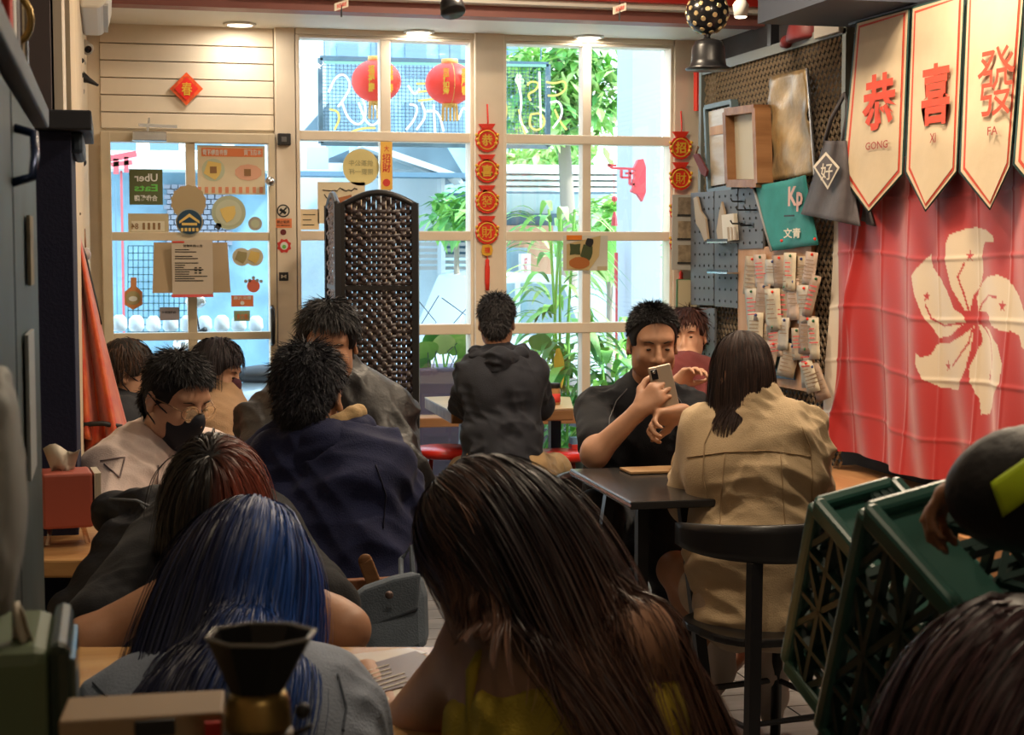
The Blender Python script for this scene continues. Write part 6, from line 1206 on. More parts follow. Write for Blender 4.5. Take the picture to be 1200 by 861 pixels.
# frames
t = thing('framed_picture', 'blue-grey thin frame with a pale wooden picture, leftmost on the mesh panel', 'frame', atX(846, 224, 2.89)); Q = ((829, 126), (860, 119), (861, 219), (833, 224)); q = MB(); pr_ = Rp(Q, 2.90)
for i in range(4): q.bar(pr_[i], pr_[(i+1) % 4], .022, .035+.002*(i % 2), (1, 0, 0))
q.build('frame', mat('blue_grey_frame', (.12, .17, .19), .5), t); Rprism(((832, 131), (857, 125), (858, 214), (835, 218)), 2.905, .008).build('picture', wood('pale_grain', (.40, .30, .20), (.55, .48, .38), 3, .3, 1), t); Rprism(((833, 149), (857, 144), (857, 155), (833, 159)), 2.896, .004).build('wood_bar', CORK, t)
t = thing('framed_picture', 'dark brown box frame with pale paper, beside the blue-grey frame', 'frame', atX(876, 216, 2.86)); Q = ((857, 131.5), (892, 127), (895, 215), (860, 215)); q = MB(); pr_ = Rp(Q, 2.85); 
for i in range(4): q.bar(pr_[i], pr_[(i+1) % 4], .035+.001*(i % 2), .075+.002*(i % 2), (1, 0, 0))
q.build('frame', WOODD, t); Rprism(((860, 137), (887, 132), (889, 210), (863, 210)), 2.86, .004).build('paper_picture', mat('aged_paper', (.46, .42, .32), .6, var=.06), t)
t = thing('gold_picture', 'crinkled gold foil picture of dark trees with torn edge, on the mesh panel', 'picture', atX(925, 212, 2.9)); 
P = []
A0, A1, A2, A3 = Rp(((903.5, 89.5), (945.5, 80), (954, 205), (899, 212)), 2.89)
for i in range(22): 
    v = i/21; P.append([A0.lerp(A1, u).lerp(A3.lerp(A2, u), v)+V(-.012*math.sin(u*9+v*5)*math.sin(v*11), (.012*math.sin(v*31) if u in (0, 1) else 0), 0) for u in np.linspace(0, 1, 14)])
MB().grid(P).build('foil', mat('gold_foil', (.42, .28, .12), .35, metal=.3, col2=(.16, .12, .07), vscale=7, bump=.5, bscale=25), t, True, thick=.004); o = MB().tube(Rp(((946, 80), (955, 205)), 2.885), .007, 6).build('silver_edge', CHROME, t)
# tote bag
TOTE = cloth('grey_tote', (.085, .075, .08), .15, .7); t = thing('grey_tote_bag', 'grey fabric tote bag with a white diamond emblem, hanging left of the banners', 'bag', atX(975, 265, 2.86)); body = []
pr = []; X0 = 2.84
Qb = ((958, 168), (992, 170), (1003, 215), (1007, 262), (940, 250), (950, 205)); P = []
for i in range(18):
    v = i/17; Lx = 966-27*v**1.1; Rx = 992+16*v; P.append([atX(Lx+(Rx-Lx)*u, 165+(86+14*u)*v, 2.84-.05*math.sin(u*3.14)*(.3+.7*v)+.012*math.sin(u*12+v*4)) for u in np.linspace(0, 1, 20)])
MB().grid(P).build('bag_front', TOTE, t, True, thick=.006); P = [[V(2.90, p.y, p.z) for p in row] for row in P]; MB().grid(P).build('bag_back', TOTE, t, True, thick=.006)
P = [[atX(940+66*u, 251+13*u, 2.9-(.02+.06*math.sin(u*3.14))*w_) for u in np.linspace(0, 1, 12)] for w_ in (0, .5, 1)]; MB().grid(P).build('bag_base', TOTE, t, True)
MB().tube(Rp(((967, 166), (974, 140), (990, 110), (994, 125), (988, 168)), 2.86), .009, 7).build('strap', TOTE, t, True)
q = MB(); 
for Q_, m_, X_ in ((((953, 195), (968, 178), (984, 196), (970, 222)), PAPER, 2.778), (((956, 196), (968, 182), (981, 197), (970, 218)), TOTE, 2.776)): Rprism(Q_, X_, .001).build('emblem', m_, t)
rtext('好', (968.5, 201), 14, 20, 2.772, PAPER, t)
# teal pennant
t = thing('teal_pennant', 'teal cloth pennant with white print hanging on the mesh panel', 'pennant', atX(925, 290, 2.86)); TL = cloth('teal_cloth', (.03, .22, .21), .08, .7); A0, A1, A2, A3 = Rp(((884.5, 219), (946.5, 205), (958, 287), (905, 294)), 2.85)
P = [[A0.lerp(A1, u).lerp(A3.lerp(A2, u), v)+V(-.01*math.sin(u*8+v*2), 0, 0) for u in np.linspace(0, 1, 16)] for v in np.linspace(0, 1, 12)]; MB().grid(P).build('cloth', TL, t, True, thick=.003)
MB().tube(Rp(((882, 215), (904, 294)), 2.84), .007, 6).build('pole', mat('grey_pole', (.25, .25, .25), .5), t, True); MB().ball(atX(881.5, 217, 2.84), .016, 10, 8).build('pole_knob', ORANGEP, t, True)
PK = mat('salmon_print', (.60, .36, .30), .6); rtext('Kp', (932, 233), 17, 30, 2.832, PK, t, .03); rtext('文青', (928, 273), 20, 12, 2.832, PAPER, t, .02); Rprism(((919, 252), (931, 251.5), (931, 253.5), (919, 254)), 2.834, .001).build('dark_print_line', INK, t)
for px, py in ((916, 282), (955, 280)): MB().ball(atX(px, py, 2.835), .007, 8, 6).build('pin', REDV, t, True)
# banners
CLB = mat('banner_cream', (.55, .44, .30), .75, var=.06, vscale=6, bump=.3, bscale=9); GRB = mat('banner_green', (.02, .06, .05), .7); XB = 2.835
bn = [('GONG', '恭', ((1003.5, 25.6), (1066, 9.6), (1058, 205), (1018, 249.5), (985.5, 207)), (1030, 119), (40, 66), (1027, 170), (26, 9)),
      ('XI', '喜', ((1068.5, 8.5), (1131, -9), (1121.5, 202), (1084.5, 248), (1060.6, 202)), (1096.5, 110), (34, 72), (1093, 161.5), (7, 11)),
      ('FA', '發', ((1133, -10), (1203, -30), (1184, 196), (1160, 246), (1124, 202)), (1166.5, 95), (43, 81), (1163, 153), (12, 10)),
      ('CAI', '財', ((1205, -30), (1290, -55), (1268, 200), (1235, 250), (1187, 193)), (1246, 80), (48, 86), (1243, 150), (20, 10))]
wh = ('leftmost', 'second', 'third', 'rightmost, half cut off')
for i, (py_, ch, Q_, c1, s1, c2, s2) in enumerate(bn):
    t = thing('pennant_banner', ['cream pointed banner reading GONG, leftmost over the red flag', 'cream pointed banner reading XI over the red flag', 'cream pointed banner reading FA over the red flag', 'cream pointed banner cut off by the right frame edge'][i], 'banner', Rp(((c1[0], Q_[3][1]),), XB)[0], 'cream greeting banners strung over the red flag')
    cx_ = sum(p[0] for p in Q_)/5; cy_ = sum(p[1] for p in Q_)/5
    ins = lambda e: [(x+(cx_-x)*e/34*1.0 if k != 3 else x, y_+(e*1.1 if k < 2 else -e*.9 if k != 3 else -e*1.5)) for k, (x, y_) in enumerate(Q_)]
    P = []
    def cloth_pts(Qq, X, dx=0):
        out = []
        tl, tr, br, tip, bl = [Vector(a) for a in Qq]
        for v in np.linspace(0, 1, 16):
            row = []
            for u in np.linspace(0, 1, 13):
                top_ = tl.lerp(tr, u); bot_ = bl.lerp(tip, u*2) if u < .5 else tip.lerp(br, u*2-1); p = top_.lerp(bot_, v); row.append(atX(p.x, p.y, X-.005*math.sin(p.x*.09+p.y*.02+i)-.003*math.sin(p.y*.05)-dx))
            out.append(row)
        return out
    MB().grid(cloth_pts(Q_, XB)).build('green_edge', GRB, t, True, thick=.003); MB().grid(cloth_pts(ins(1.6), XB, .004)).build('cream_cloth', CLB, t, True); MB().grid(cloth_pts(ins(4.2), XB, .006)).build('red_border', mat('border_red', (.55, .06, .03), .7), t, True); MB().grid(cloth_pts(ins(6.4), XB, .008)).build('cream_field', CLB, t, True)
    rtext(ch, c1, s1[0], s1[1], XB-.022, MATS['border_red'], t, 0 if ch in '發財' else .03); rtext(py_, c2, s2[0], s2[1], XB-.022, mat('dark_red_print', (.30, .05, .04), .7), t, .01)
a, b = Rp(((996, 28), (1300, -58)), XB+.01); t = MB().tube([a, b], .008, 6).build('banner_cord', BLACKP); tag(t, 'dark cord carrying the four cream banners along the right wall', 'cord')
# flag
XF = 2.91; yh = atX(975, 350, XF).y; ye = atX(1290, 350, XF).y; ztp = atX(1000, 190, XF).z; zbt = atX(980, 529, XF).z
cp = lambda x, y_: (960+x*.4181, 200+y_*.4181)
pet = [[(372,180),(400,166),(430,160),(465,168),(485,185),(487,200),(460,200),(450,225),(447,290),(435,330),(418,352),(412,395),(402,395),(375,330),(362,260),(362,210)],
 [(430,400),(425,360),(440,320),(465,300),(500,293),(530,305),(565,350),(590,400),(600,450),(590,500),(572,490),(565,460),(540,448),(520,450),(480,435),(470,410),(450,398)],
 [(430,435),(470,450),(510,490),(525,540),(520,600),(490,640),(462,688),(440,690),(436,650),(415,600),(412,560),(425,520),(440,480)],
 [(420,440),(415,500),(405,560),(392,600),(385,620),(340,610),(305,580),(290,540),(290,505),(300,520),(318,515),(330,485),(370,485),(400,465)],
 [(405,430),(370,465),(335,468),(300,400),(280,340),(270,290),(290,262),(318,232),(322,270),(345,300),(365,340),(380,390),(400,410)]]
stars = [(412, 242), (517, 380), (467, 580), (355, 550), (308, 350)]
vein = [[(410,400),(400,350),(388,300),(400,262)],[(428,410),(440,375),(470,352),(500,356)],[(440,440),(475,475),(485,520),(482,556)],[(418,440),(410,490),(388,530),(368,552)],[(405,432),(350,436),(318,412),(306,375)]]
toyz = lambda x, y_: (lambda p: (p.y, p.z))(atX(*cp(x, y_), XF))
NY, NZ = 330, 250; Y_ = np.linspace(yh, ye, NY); Z_ = np.linspace(ztp, zbt, NZ); YY, ZZ = np.meshgrid(Y_, Z_, indexing='ij')
def inpoly(poly):
    r_ = np.zeros(YY.shape, bool); n_ = len(poly)
    for i in range(n_):
        y1, z1 = poly[i]; y2, z2 = poly[(i+1) % n_]; c_ = ((z1 > ZZ) != (z2 > ZZ)) & (YY < (y2-y1)*(ZZ-z1)/(z2-z1+1e-12)+y1); r_ ^= c_
    return r_
W_ = np.zeros(YY.shape, bool)
for p in pet: W_ |= inpoly([toyz(*a) for a in p])
for sx_, sy_ in stars:
    c_ = toyz(sx_, sy_); k_ = .022; W_ &= ~inpoly([(c_[0]-k_*(1 if j % 2 == 0 else .4)*math.sin(j*math.pi/5)*1.0, c_[1]+k_*(1 if j % 2 == 0 else .4)*math.cos(j*math.pi/5)) for j in range(10)])
for v_ in vein:
    pts = [np.array(toyz(*a)) for a in v_]
    for a, b in zip(pts[:-1], pts[1:]):
        d_ = b-a; t_ = np.clip(((YY-a[0])*d_[0]+(ZZ-a[1])*d_[1])/(d_@d_), 0, 1); W_ &= np.hypot(YY-a[0]-t_*d_[0], ZZ-a[1]-t_*d_[1]) > .0038
s_ = (yh-YY); drop = (ztp-ZZ)/(ztp-zbt)
XX = XF-.022*np.sin(s_*9+drop*1.5)*(.4+.6*drop)-.016*np.sin(s_*23-drop*6)*(.3+.7*drop)-.008*np.exp(-((s_-.33+.28*drop)/.02)**2)*2.4
for cy in np.arange(.2, 1.9, .235): XX -= .004*np.exp(-((s_-cy)/.006)**2)
for cz in np.arange(.13, 1, .185): XX -= .004*np.exp(-((drop-cz+.01*np.sin(s_*5))/.006)**2)
ZZ2 = ZZ+.012*np.sin(s_*7)*drop-.03*s_*0
colr = np.where(W_[..., None], np.array([.58, .47, .34]), np.array([.38, .014, .014])); colr = np.where((s_ < .075)[..., None], np.array([.60, .52, .42]), colr)
vv = np.stack([XX, YY, ZZ2], -1).reshape(-1, 3); ii = np.arange(NY*NZ).reshape(NY, NZ); ff = np.stack([ii[:-1, :-1], ii[:-1, 1:], ii[1:, 1:], ii[1:, :-1]], -1).reshape(-1, 4)
t = thing('red_flag', 'large red flag with a white five-petal flower hanging on the right wall', 'flag', V(XF, (yh+ye)/2, zbt)); npmesh('cloth', vv, ff, mat('flag_cloth', (.5, .02, .02), .55, attr='tint', bump=.08, bscale=300, sheen=.3), t, True, colr.reshape(-1, 3))
# bench
yb0 = atX(975, 540, 2.9).y; t = thing('wooden_bench', 'long brown wooden bench under the red flag', 'bench', V(2.85, 5.5, 0)); ztb = .505
MB().box((2.62, 3.9, ztb-.04), (3.06, yb0+.1, ztb)).build('seat', WOODB, t, bev=.004); MB().box((2.66, 3.9, .14), (2.69, yb0+.05, ztb-.10)).build('front_panel', WOODB, t)
MB().box((2.63, 3.9, ztb-.10), (2.66, yb0+.08, ztb-.04)).build('apron', WOODB, t)
for yy in (yb0+.04, 5.4, 4.2): MB().box((2.61, yy-.04, 0), (2.68, yy+.04, ztb-.04)).build('leg', WOODB, t, bev=.003)
c = at(1112, 562, 5.35); c.z = ztb; t = thing('ribbed_box', 'small white ribbed box on the wooden bench under the flag', 'box', c); MB().box(c+V(-.09, -.12, .001), c+V(.10, .14, .105)).build('box_body', mat('box_cream', (.45, .38, .28), .6), t, bev=.004)
q = MB(); [q.box(c+V(-.094, -.115+k*.03, .01), c+V(-.09, -.10+k*.03, .095)) for k in range(8)]; q.build('rib', INK, t)
# pegboards
PG_ = mat('pegboard_grey', (.105, .11, .12), .55, var=.08); HOLE = mat('hole_dark', (.01, .01, .01), .9); XP = 2.88
def pegboard(label, Q_, X=XP):
    t = thing('pegboard', label, 'pegboard', Rp((Q_[3],), X)[0]); Rprism(Q_, X, .012).build('sheet', PG_, t, bev=.002); P_ = Rp(Q_, X-.013); ny_ = max(2, int(abs(P_[0].y-P_[1].y)/.06)); nz_ = max(2, int(abs(P_[0].z-P_[3].z)/.055))
    q = MB()
    for i in range(ny_):
        for j in range(nz_): p = P_[0].lerp(P_[1], (i+.5)/ny_).lerp(P_[3].lerp(P_[2], (i+.5)/ny_), (j+.5)/nz_); q.lathe(p, [(.006, 0), (.006, -.002)], 7, (1, 0, 0))
    o = q.build('peg_hole', HOLE, t); o['kind'] = 'stuff'; return t
pegboard('grey pegboard sheet hung with wooden cutouts, upper left by the window', ((812, 226), (839, 224), (839, 358), (812, 357)))
pegboard('grey pegboard sheet with card packs and a small shelf, beside the cutouts', ((840, 224), (867, 221), (867, 361), (840, 359)), XP-.002)
pegboard('short grey pegboard sheet with black hooks behind the teal pennant', ((868, 221), (897, 218), (897, 291), (868, 292)), XP-.004)
pegboard('lowest grey pegboard sheet with the red figure shelf', ((812, 360), (840, 361), (840, 424), (812, 420)))
# lower blue frame
t = thing('blue_frame_stand', 'blue-grey open frame with mesh below the pegboards', 'frame', atX(826, 480, 2.86)); q = MB(); pr_ = Rp(((814, 424), (838, 428), (842, 480), (818, 474)), 2.86)
for i in range(4): q.bar(pr_[i], pr_[(i+1) % 4], .03, .03+.002*(i % 2), (1, 0, 0))
q.build('frame', mat('dusty_blue', (.12, .18, .26), .5), t)
CUT = mat('cutout_wood', (.38, .29, .20), .7, var=.1)
for k, (Q_, lb) in enumerate(((((815, 232), (819, 230), (823, 247), (829, 256), (832, 280), (828, 283), (822, 268), (818, 262)), 'curved wooden cutout ornament on the upper left pegboard'), (((845, 250), (848, 236), (851, 248), (853, 262), (850, 284), (844, 284), (842, 270)), 'narrow pointed wooden cutout beside the card pack on the pegboard'))):
    t = Rprism(Q_, XP-.02, .012).build('wooden_cutout', CUT, bev=.002); tag(t, lb, 'ornament')
t = thing('card_pack', 'pale pack of cards hung on the pegboard hooks', 'cards', atX(860, 282, XP-.02)); Rprism(((850, 252), (864, 250), (866, 281), (852, 283)), XP-.02, .02).build('cards', PAPER, t); q = MB(); [q.add(*(lambda m_: (m_.v, m_.f))(Rprism(((852+i*4, 266), (854+i*4, 266), (855+i*4, 281), (853+i*4, 281)), XP-.042, .001))) for i in range(3)]; q.build('print_mark', CUT, t)
for px, py, w_ in ((870, 236, 'topmost'), (876, 246, 'second row left'), (886, 246, 'second row right'), (870, 262, 'lower left'), (880, 264, 'lower right')):
    t = thing('black_hook', w_+' black metal peg hook on the short pegboard', 'hook', atX(px, py, XP-.02), 'black hooks on the short pegboard'); p = atX(px, py, XP-.018); MB().tube([p, p+V(-.05, 0, 0), p+V(-.06, 0, .015)], .004, 6).build('rod', BLACK, t, True); MB().box(p+V(0, -.03, -.012), p+V(.006, .03, .012)).build('back_plate', BLACK, t)
for py, lb in ((318, 'thin metal shelf on the second pegboard sheet'), (283, 'narrow wire shelf under the card pack on the pegboard')):
    t = thing('small_shelf', lb, 'shelf', atX(850, py, XP-.02)); a, b = Rp(((842, py), (866, py+2)), XP-.016); MB().box((a.x-.06, b.y, a.z-.008), (a.x, a.y, a.z)).build('shelf_plate', CHROME, t); MB().box((a.x-.06, b.y, a.z), (a.x-.057, a.y, a.z+.012)).build('lip', BLACK, t)
t = thing('red_figurine_shelf', 'tiny black shelf on the lowest pegboard sheet', 'shelf', atX(818, 400, XP-.03)); a = atX(822, 400, XP-.014); MB().box((a.x-.12, a.y-.10, a.z-.01), (a.x, a.y+.05, a.z)).build('shelf_plate', BLACK, t)
t = thing('small_figurine', 'small dark red clay creature on the tiny black shelf', 'figurine', a+V(-.06, -.02, 0)); o = sdfobj('clay_body', [ell(a+V(-.06, -.02, .03), (.028, .03, .03), None, .01), ell(a+V(-.065, -.03, .07), (.018, .018, .022), None, .01), cone(a+V(-.06, -.05, .02), a+V(-.08, -.09, .008), .012, .007, .01), cone(a+V(-.06, .02, .02), a+V(-.07, .05, .008), .012, .006, .01), cone(a+V(-.065, -.04, .085), a+V(-.065, -.045, .10), .006, .003, .005), cone(a+V(-.065, -.02, .085), a+V(-.065, -.015, .10), .006, .003, .005)], .004, mat('dark_red_clay', (.22, .04, .035), .35), t)
# picture calendar on the post
t = thing('picture_calendar', 'white card with three stacked grey pictures hanging on the right window post', 'calendar', atY(800, 317, 7.84)); rect((788, 228), (813, 316), 7.84, .006).build('card', mat('card_white', (.40, .38, .34), .7), t)
for k in range(3):
    rect((795, 231+k*28), (812.5, 251+k*28), 7.836, .004).build('picture', mat('sepia_%d' % k, ((.22, .17, .12), (.30, .23, .15), (.26, .20, .13))[k], .6, var=.35, vscale=30), t); rect((794, 251+k*28), (813, 253+k*28), 7.833, .004).build('black_bar', INK, t)
t = thing('notepad', 'green-edged brown notepad below the picture calendar', 'notepad', atY(802, 366, 7.84)); rect((793, 327), (812, 366), 7.84, .01).build('back_card', mat('green_card', (.06, .16, .07), .6), t); rect((795, 328), (812, 365), 7.835, .006).build('pages', TANV, t)
t = thing('red_scraper', 'dark red plastic scraper hanging at the left end of the mesh panel', 'tool', atX(824, 206, 2.86)); Rprism(((814, 181), (820, 180), (831, 200), (829, 207), (824, 204)), 2.87, .012).build('blade', MAROON, t, bev=.002); MB().tube(Rp(((815, 181), (818, 172)), 2.865), .006, 6).build('handle', WOODD, t)
t = MB().prism(Rp(((815, 82), (819, 82), (819, 130), (815, 130)), 2.95), (-.01, 0, 0)).build('red_ribbon', REDV); tag(t, 'narrow red ribbon strip beside the left end of the mesh panel', 'ribbon')
# note board with papers
t = thing('note_board', 'brown wooden board covered with pinned notes on the mesh panel', 'board', atX(905, 450, 2.88)); Rprism(((868, 292), (956, 284), (955, 460), (870, 444)), 2.89, .02).build('board', CORK, t, bev=.003)
Rprism(((905, 398), (932, 396), (932, 445), (904, 442)), 2.868, .004).build('dark_photo', mat('dark_blue_photo', (.02, .03, .05), .3), t)
rg3 = random.Random(21); NOTE = [mat('note_%d' % k, c_, .75, var=.08, vscale=30) for k, c_ in enumerate(((.42, .31, .20), (.50, .36, .27), (.46, .40, .32), (.36, .24, .16), (.52, .43, .30)))]
PINC = [REDV, mat('pin_green', (.02, .12, .05), .3), mat('pin_blue', (.02, .04, .15), .3)]
notes = [(872, 300, 13, 40, 4), (884, 298, 12, 34, -3), (896, 304, 14, 28, 2), (906, 299, 13, 34, -4), (918, 296, 12, 40, 2), (930, 300, 13, 36, 3), (942, 295, 12, 34, 8), (874, 338, 12, 38, -4), (885, 332, 13, 40, 6), (897, 338, 15, 44, -3), (910, 332, 14, 46, 2), (922, 326, 12, 44, 0), (934, 334, 14, 40, -2), (945, 322, 10, 44, 14),
         (876, 366, 15, 34, 2), (890, 378, 11, 36, 10), (900, 380, 12, 34, -8), (912, 372, 10, 34, 3), (936, 370, 16, 40, 2), (947, 372, 11, 44, -2), (914, 402, 17, 36, 14), (896, 400, 12, 30, 12), (938, 405, 11, 44, -4), (950, 425, 14, 40, -20), (941, 422, 13, 34, -16), (928, 384, 10, 34, -2)]
for k, (px, py, w_, h_, rot) in enumerate(notes):
    X_ = 2.862-.0025*(k % 5)-.0006*k; w_ *= 1.2; h_ *= 1.12; a = math.radians(rot); cx_, cy_ = px+w_/2, py+h_/2; R2 = lambda x, y_: (cx_+x*math.cos(a)-y_*math.sin(a), cy_+x*math.sin(a)+y_*math.cos(a))
    base = atX(cx_, cy_+h_/2, X_); row_ = 'top' if k < 7 else 'second' if k < 14 else 'third' if k < 20 else 'lowest'; n_in = k if k < 7 else k-7 if k < 14 else k-14 if k < 20 else k-20
    t = thing('pinned_note', '%s note with %s writing, %s in the %s row of the note board' % (('tan', 'pinkish', 'pale', 'brown', 'cream')[k % 5], 'red' if k % 3 == 1 else 'dark', ('first', 'second', 'third', 'fourth', 'fifth', 'sixth', 'seventh')[n_in], row_), 'note', base, 'pinned notes on the note board')
    P = [[atX(*R2((u-.5)*w_, (v-.5)*h_), X_-.012*(v**2)*(.3+rg3.random()*.2)-.004*math.sin(u*3+k)*v) for u in np.linspace(0, 1, 4)] for v in np.linspace(0, 1, 6)]; MB().grid(P).build('paper_sheet', NOTE[k % 5], t, True, thick=.0008)
    q = MB()
    for l in range(rg3.randint(3, 6)):
        v = .25+l*.11; x0 = -.4; x1 = x0+rg3.uniform(.4, .8); q.add([atX(*R2(x0*w_, (v-.5)*h_), X_-.012*v*v*.45-.008), atX(*R2(x1*w_, (v-.5)*h_), X_-.012*v*v*.45-.008), atX(*R2(x1*w_, (v+.03-.5)*h_), X_-.012*v*v*.45-.008), atX(*R2(x0*w_, (v+.03-.5)*h_), X_-.012*v*v*.45-.008)], [(0, 1, 2, 3)])
    o = q.build('writing', REDINK if k % 3 == 1 else MATS['brown_ink'], t); o['kind'] = 'stuff'; MB().ball(atX(*R2(0, -.42*h_), X_-.006), .0065, 8, 6).build('pin', PINC[k % 3], t, True)
# things on top of the mesh panel, ceiling things
c = atX(948, 48, 2.95); t = thing('red_helmet', 'dark red cap sitting on top of the mesh panel', 'cap', c); o = sdfobj('crown', [ell(c+V(.0, 0, .02), (.09, .13, .12), None, .02), plane_cut(c, V(0, 0, -1), .005), cone(c+V(-.05, .12, .01), c+V(-.04, .2, .005), .03, .012, .01)], .008, mat('cap_red', (.18, .02, .02), .5), t)
c = atX(978, 42, 2.93); t = MB().box(c+V(-.04, -.12, .0), c+V(.06, .12, .10)).build('white_carton', mat('dull_white', (.42, .38, .32), .6), bev=.004); tag(t, 'white carton on top of the mesh panel beside the dark red cap', 'box')
t = thing('ceiling_duct', 'dark blue-grey duct box above the mesh panel', 'duct', V(2.7, 5.9, 2.6)); a = at(888, 28, 6.4); MB().box((a.x, 5.4, a.z), (3.05, a.y, 2.89)).build('casing', mat('duct_blue', (.05, .06, .085), .6), t)
# black bell lamp with dotted globe
GBL = BLACK; c = at(829, 15, 6.6); t = thing('dotted_globe_lamp', 'black globe with gold dots over a black bowler-shaped shade, hanging at top right', 'lamp', c); MB().ball(c, .088, 28, 18).build('globe', mat('gloss_black', (.012, .012, .014), .2), t, True)
q = MB()
for k in range(60):
    z = 1-2*(k+.5)/60; a_ = k*2.39996; r_ = math.sqrt(1-z*z); n_ = V(r_*math.cos(a_), r_*math.sin(a_), z); q.lathe(c+n_*.087, [(.0105, 0), (.009, .003)], 9, n_)
o = q.build('gold_dot', mat('gold_dot', (.62, .48, .26), .3, metal=.5), t); o['kind'] = 'stuff'
MB().lathe(c-V(0, 0, .115), [(.02, 0), (.012, .02), (.02, .035)], 14).build('neck', BLACK, t, True); MB().lathe(at(830, 82, 6.6), [(.092, 0), (.094, .006), (.074, .016), (.070, .04), (.066, .09), (.055, .115), (.02, .125)], 30).build('shade', GBL, t, True); MB().tube([c+V(0, 0, .08), V(c.x, c.y, 2.9)], .006, 6).build('cord', BLACK, t)
# track spot, small hanging signs
c = at(530, 15, 6.3); t = thing('track_spotlight', 'black track spotlight, lit, at the top centre', 'spotlight', c+V(0, 0, .05)); dd = V(.1, -.5, -1).normalized(); MB().lathe(c-dd*.05+V(0, 0, .02), [(.03, 0), (.045, .03), (.05, .07), (.046, .075)], 22, dd).build('housing', BLACK, t, True); MB().lathe(c+dd*.018+V(0, 0, .02), [(.04, 0), (.036, .004)], 20, dd).build('bulb_face', LAMP, t); MB().tube([c-dd*.03+V(0, 0, .03), V(c.x, c.y, 2.9)], .01, 8).build('stem', BLACK, t); light('spot_glow', 'SPOT', c+dd*.04, 14, WARM, .03, target=c+dd*2, spot_size=1.6)
c = at(868, 14, 6.9); t = thing('track_spotlight', 'small white track spotlight glowing right of the dotted globe', 'spotlight', c); MB().lathe(c-V(0, 0, .02), [(.028, 0), (.035, .05), (.02, .07)], 18).build('housing', WHITE, t, True); MB().lathe(c-V(0, 0, .021), [(.026, 0), (.02, -.004)], 18).build('bulb_face', LAMP, t); MB().tube([c+V(0, 0, .05), V(c.x, c.y, 2.9)], .008, 6).build('stem', WHITE, t)
for px, py, lb in ((400, 6, 'small hanging paper tag with dark clips at the top left of centre'), (726, 10, 'small white hanging tag with red print at the top right of centre')):
    c = at(px, py, 6.9); t = thing('hanging_tag', lb, 'tag', c); MB().obox(c, dirv(.8, .5, .35)*.035, V(0, 0, 1)*.016, dirv(-.5, .8, 0)*.002).build('card', PAPER, t); text('SALE' if False else '招財', c-dirv(-.5, .8, 0)*.004, dirv(.8, .5, .35), (0, 0, 1), .05, .018, REDINK, t); MB().tube([c, c-V(0, 0, .05)], .004, 5).build('clip', BLACK, t); MB().tube([c, V(c.x, c.y, 2.9)], .002, 4).build('thread', BLACK, t)

# =============== folding screen ===============
SCR = mat('woven_dark', (.045, .034, .036), .42, var=.35, vscale=60); SCF = mat('screen_frame', (.012, .012, .014), .4); SCB = mat('woven_brown', (.20, .11, .06), .5, var=.3, vscale=60)
t = thing('folding_screen', 'tall dark woven folding screen with arched top, left of the hoodie wearer', 'screen', at(440, 600, 7.0)); t.location.z = 0
def screen_panel(a, b, zt0, arch, n, rows, m):
    a = V(a.x, a.y, 0); b = V(b.x, b.y, 0); r = (b-a).normalized(); nn = r.cross(V(0, 0, 1)); L = (b-a).length; topz = lambda u: zt0+arch*math.sin(math.pi*u)
    for p in (a, b): MB().bar(p, V(p.x, p.y, zt0+.01), .028, .028, nn).build('frame_post', SCF, t)
    MB().tube([a.lerp(b, u)+V(0, 0, topz(u)) for u in np.linspace(0, 1, 15)], .014, 8).build('arched_rail', SCF, t, True)
    for z in (.05, 1.25): MB().bar(a+V(0, 0, z), b+V(0, 0, z), .02, .02).build('cross_rail', SCF, t)
    q = MB(); w_ = L/n
    for i in range(n):
        u0, u1 = (i+.04)/n, (i+.96)/n; tz = topz((i+.5)/n)-.01; P = []
        for j in range(rows*4+1):
            z = .06+(tz-.06)*j/(rows*4); ph = j/4*math.pi+(math.pi if i % 2 else 0); o_ = .009*math.sin(ph); pinch = 1.06-.13*abs(math.cos(ph))
            um = (u0+u1)/2; hw = (u1-u0)/2*pinch; P.append([a.lerp(b, um-hw)+nn*(o_-.003)+V(0, 0, z), a.lerp(b, um)+nn*(o_+.003*(1))+V(0, 0, z), a.lerp(b, um+hw)+nn*(o_-.003)+V(0, 0, z)])
        q.grid(P)
    for j in range(rows): z = .06+(zt0-.06)*(j+.0)/rows; q.bar(a+V(0, 0, z), b+V(0, 0, z), .003, .017)
    o = q.build('weave', m, t, True); o['kind'] = 'stuff'
p0, p1 = at(401, 300, 7.0), at(487, 300, 6.98); screen_panel(p0, p1, at(401, 241, 7.0).z, .055, 15, 60, SCR); p2 = at(385, 300, 7.4); screen_panel(p2, p0+V(-.02, 0, 0), at(401, 241, 7.0).z, .055, 9, 46, SCB)
p3 = at(398, 300, 7.8); screen_panel(p3, p2+V(0, .02, 0), at(401, 241, 7.0).z, .055, 6, 46, SCB)

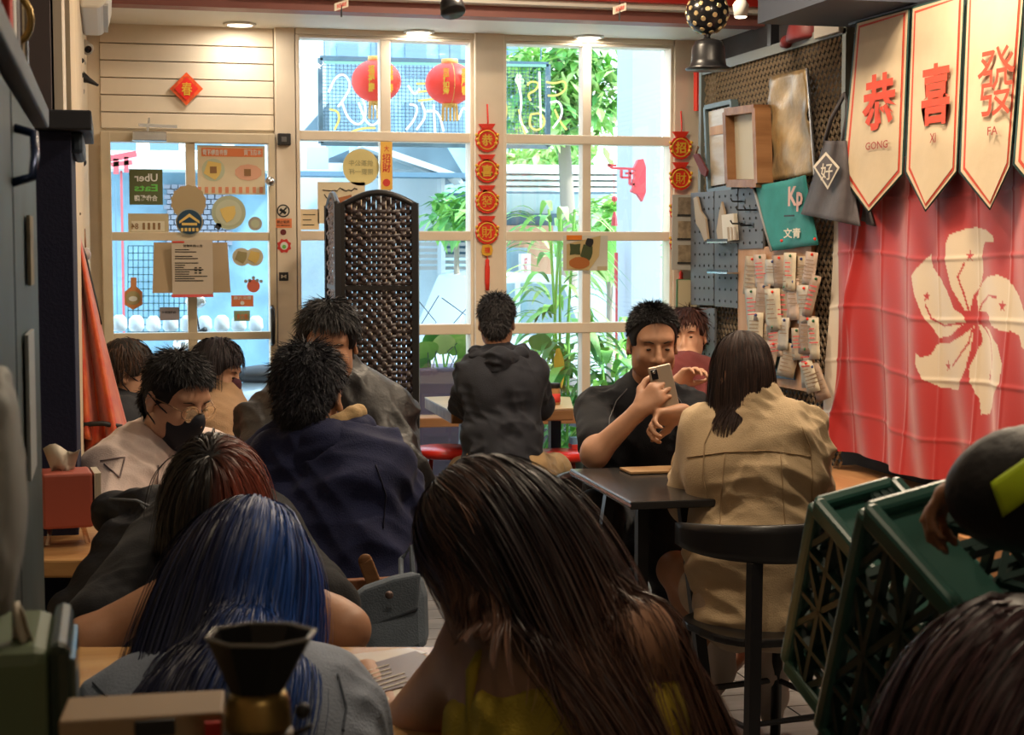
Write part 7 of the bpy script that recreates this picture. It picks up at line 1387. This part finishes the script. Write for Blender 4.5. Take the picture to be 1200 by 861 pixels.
# =============== crates ===============
CG = mat('crate_green', (.035, .13, .105), .35, var=.15, coat=.3); CG2 = mat('crate_green_dark', (.014, .048, .042), .4)
def crate(label, A0, e1, e2, e3, L1, L2, L3):
    """corner A0; faces e1xe3 and e2xe3 are open lattice"""
    t = thing('plastic_crate', label, 'crate', A0+e2*L2); P = lambda a, b, c: A0+e1*(a*L1)+e2*(b*L2)+e3*(c*L3)
    q = MB()
    for b in (0, 1):
        for c in (0, 1): q.bar(P(0, b, c), P(1, b, c), .022, .018, e2)
    for a in (0, 1):
        for c in (0, 1): q.bar(P(a, 0, c), P(a, 1, c), .022, .018, e1)
        for b in (0, 1): q.bar(P(a, b, 0), P(a, b, 1), .03, .018, e1)
    q.build('frame', CG, t, bev=.006)
    def lat(o, u, v, Lu, Lv, nm):
        q = MB(); nu, nv = 4, 7; w_ = u.cross(v)
        for i in range(1, nu): q.bar(o+u*(Lu*i/nu), o+u*(Lu*i/nu)+v*Lv, .008, .012, w_)
        for j in range(1, nv): q.bar(o+v*(Lv*j/nv), o+v*(Lv*j/nv)+u*Lu, .008, .012, w_)
        for i in range(nu):
            for j in range(nv):
                p = o+u*(Lu*(i)/nu)+v*(Lv*j/nv); a_, b_ = (p, p+u*(Lu/nu)+v*(Lv/nv)) if (i+j) % 2 else (p+u*(Lu/nu), p+v*(Lv/nv)); q.bar(a_, b_, .008, .009, w_)
        q.build(nm, CG2, t)
    lat(P(0, 0, 0), e2, e3, L2, L3, 'side_lattice'); lat(P(1, 0, 0), e2, e3, L2, L3, 'side_lattice'); lat(P(0, 1, 0), e1, e3, L1, L3, 'bottom_lattice'); lat(P(0, 0, 0)+e1*.07, e1, e3, L1-.07, L3, 'top_lattice'); lat(P(0, 0, 0), e1, e2, L1, L2, 'end_lattice')
    MB().obox(P(0, 0, .5)+e1*.035+e2*.006, e1*.033, e2*.003, e3*(L3*.47)).build('smooth_band', CG, t, bev=.002); return t
A0 = at(1017, 600, 1.80); e1 = at(1140, 570, 1.98)-A0; e3 = at(1155, 800, 1.56)-A0; e2 = at(955, 870, 1.72)-A0
e1, e2, e3 = (RT*a_+UP*b_+FW*c_ for a_, b_, c_ in ((0.9201, 0.2124, 0.3290), (-0.0280, -0.8023, 0.5963), (0.3906, -0.5579, -0.7322)))
crate('dark green lattice crate at right, gripped by the reaching hand', A0, e1, e2, e3, .26, .36, .34)
A1 = at(957, 592, 2.16); crate('second dark green crate behind, left of the gripped one', A1, e1, e2, e3, .12, .30, .36)
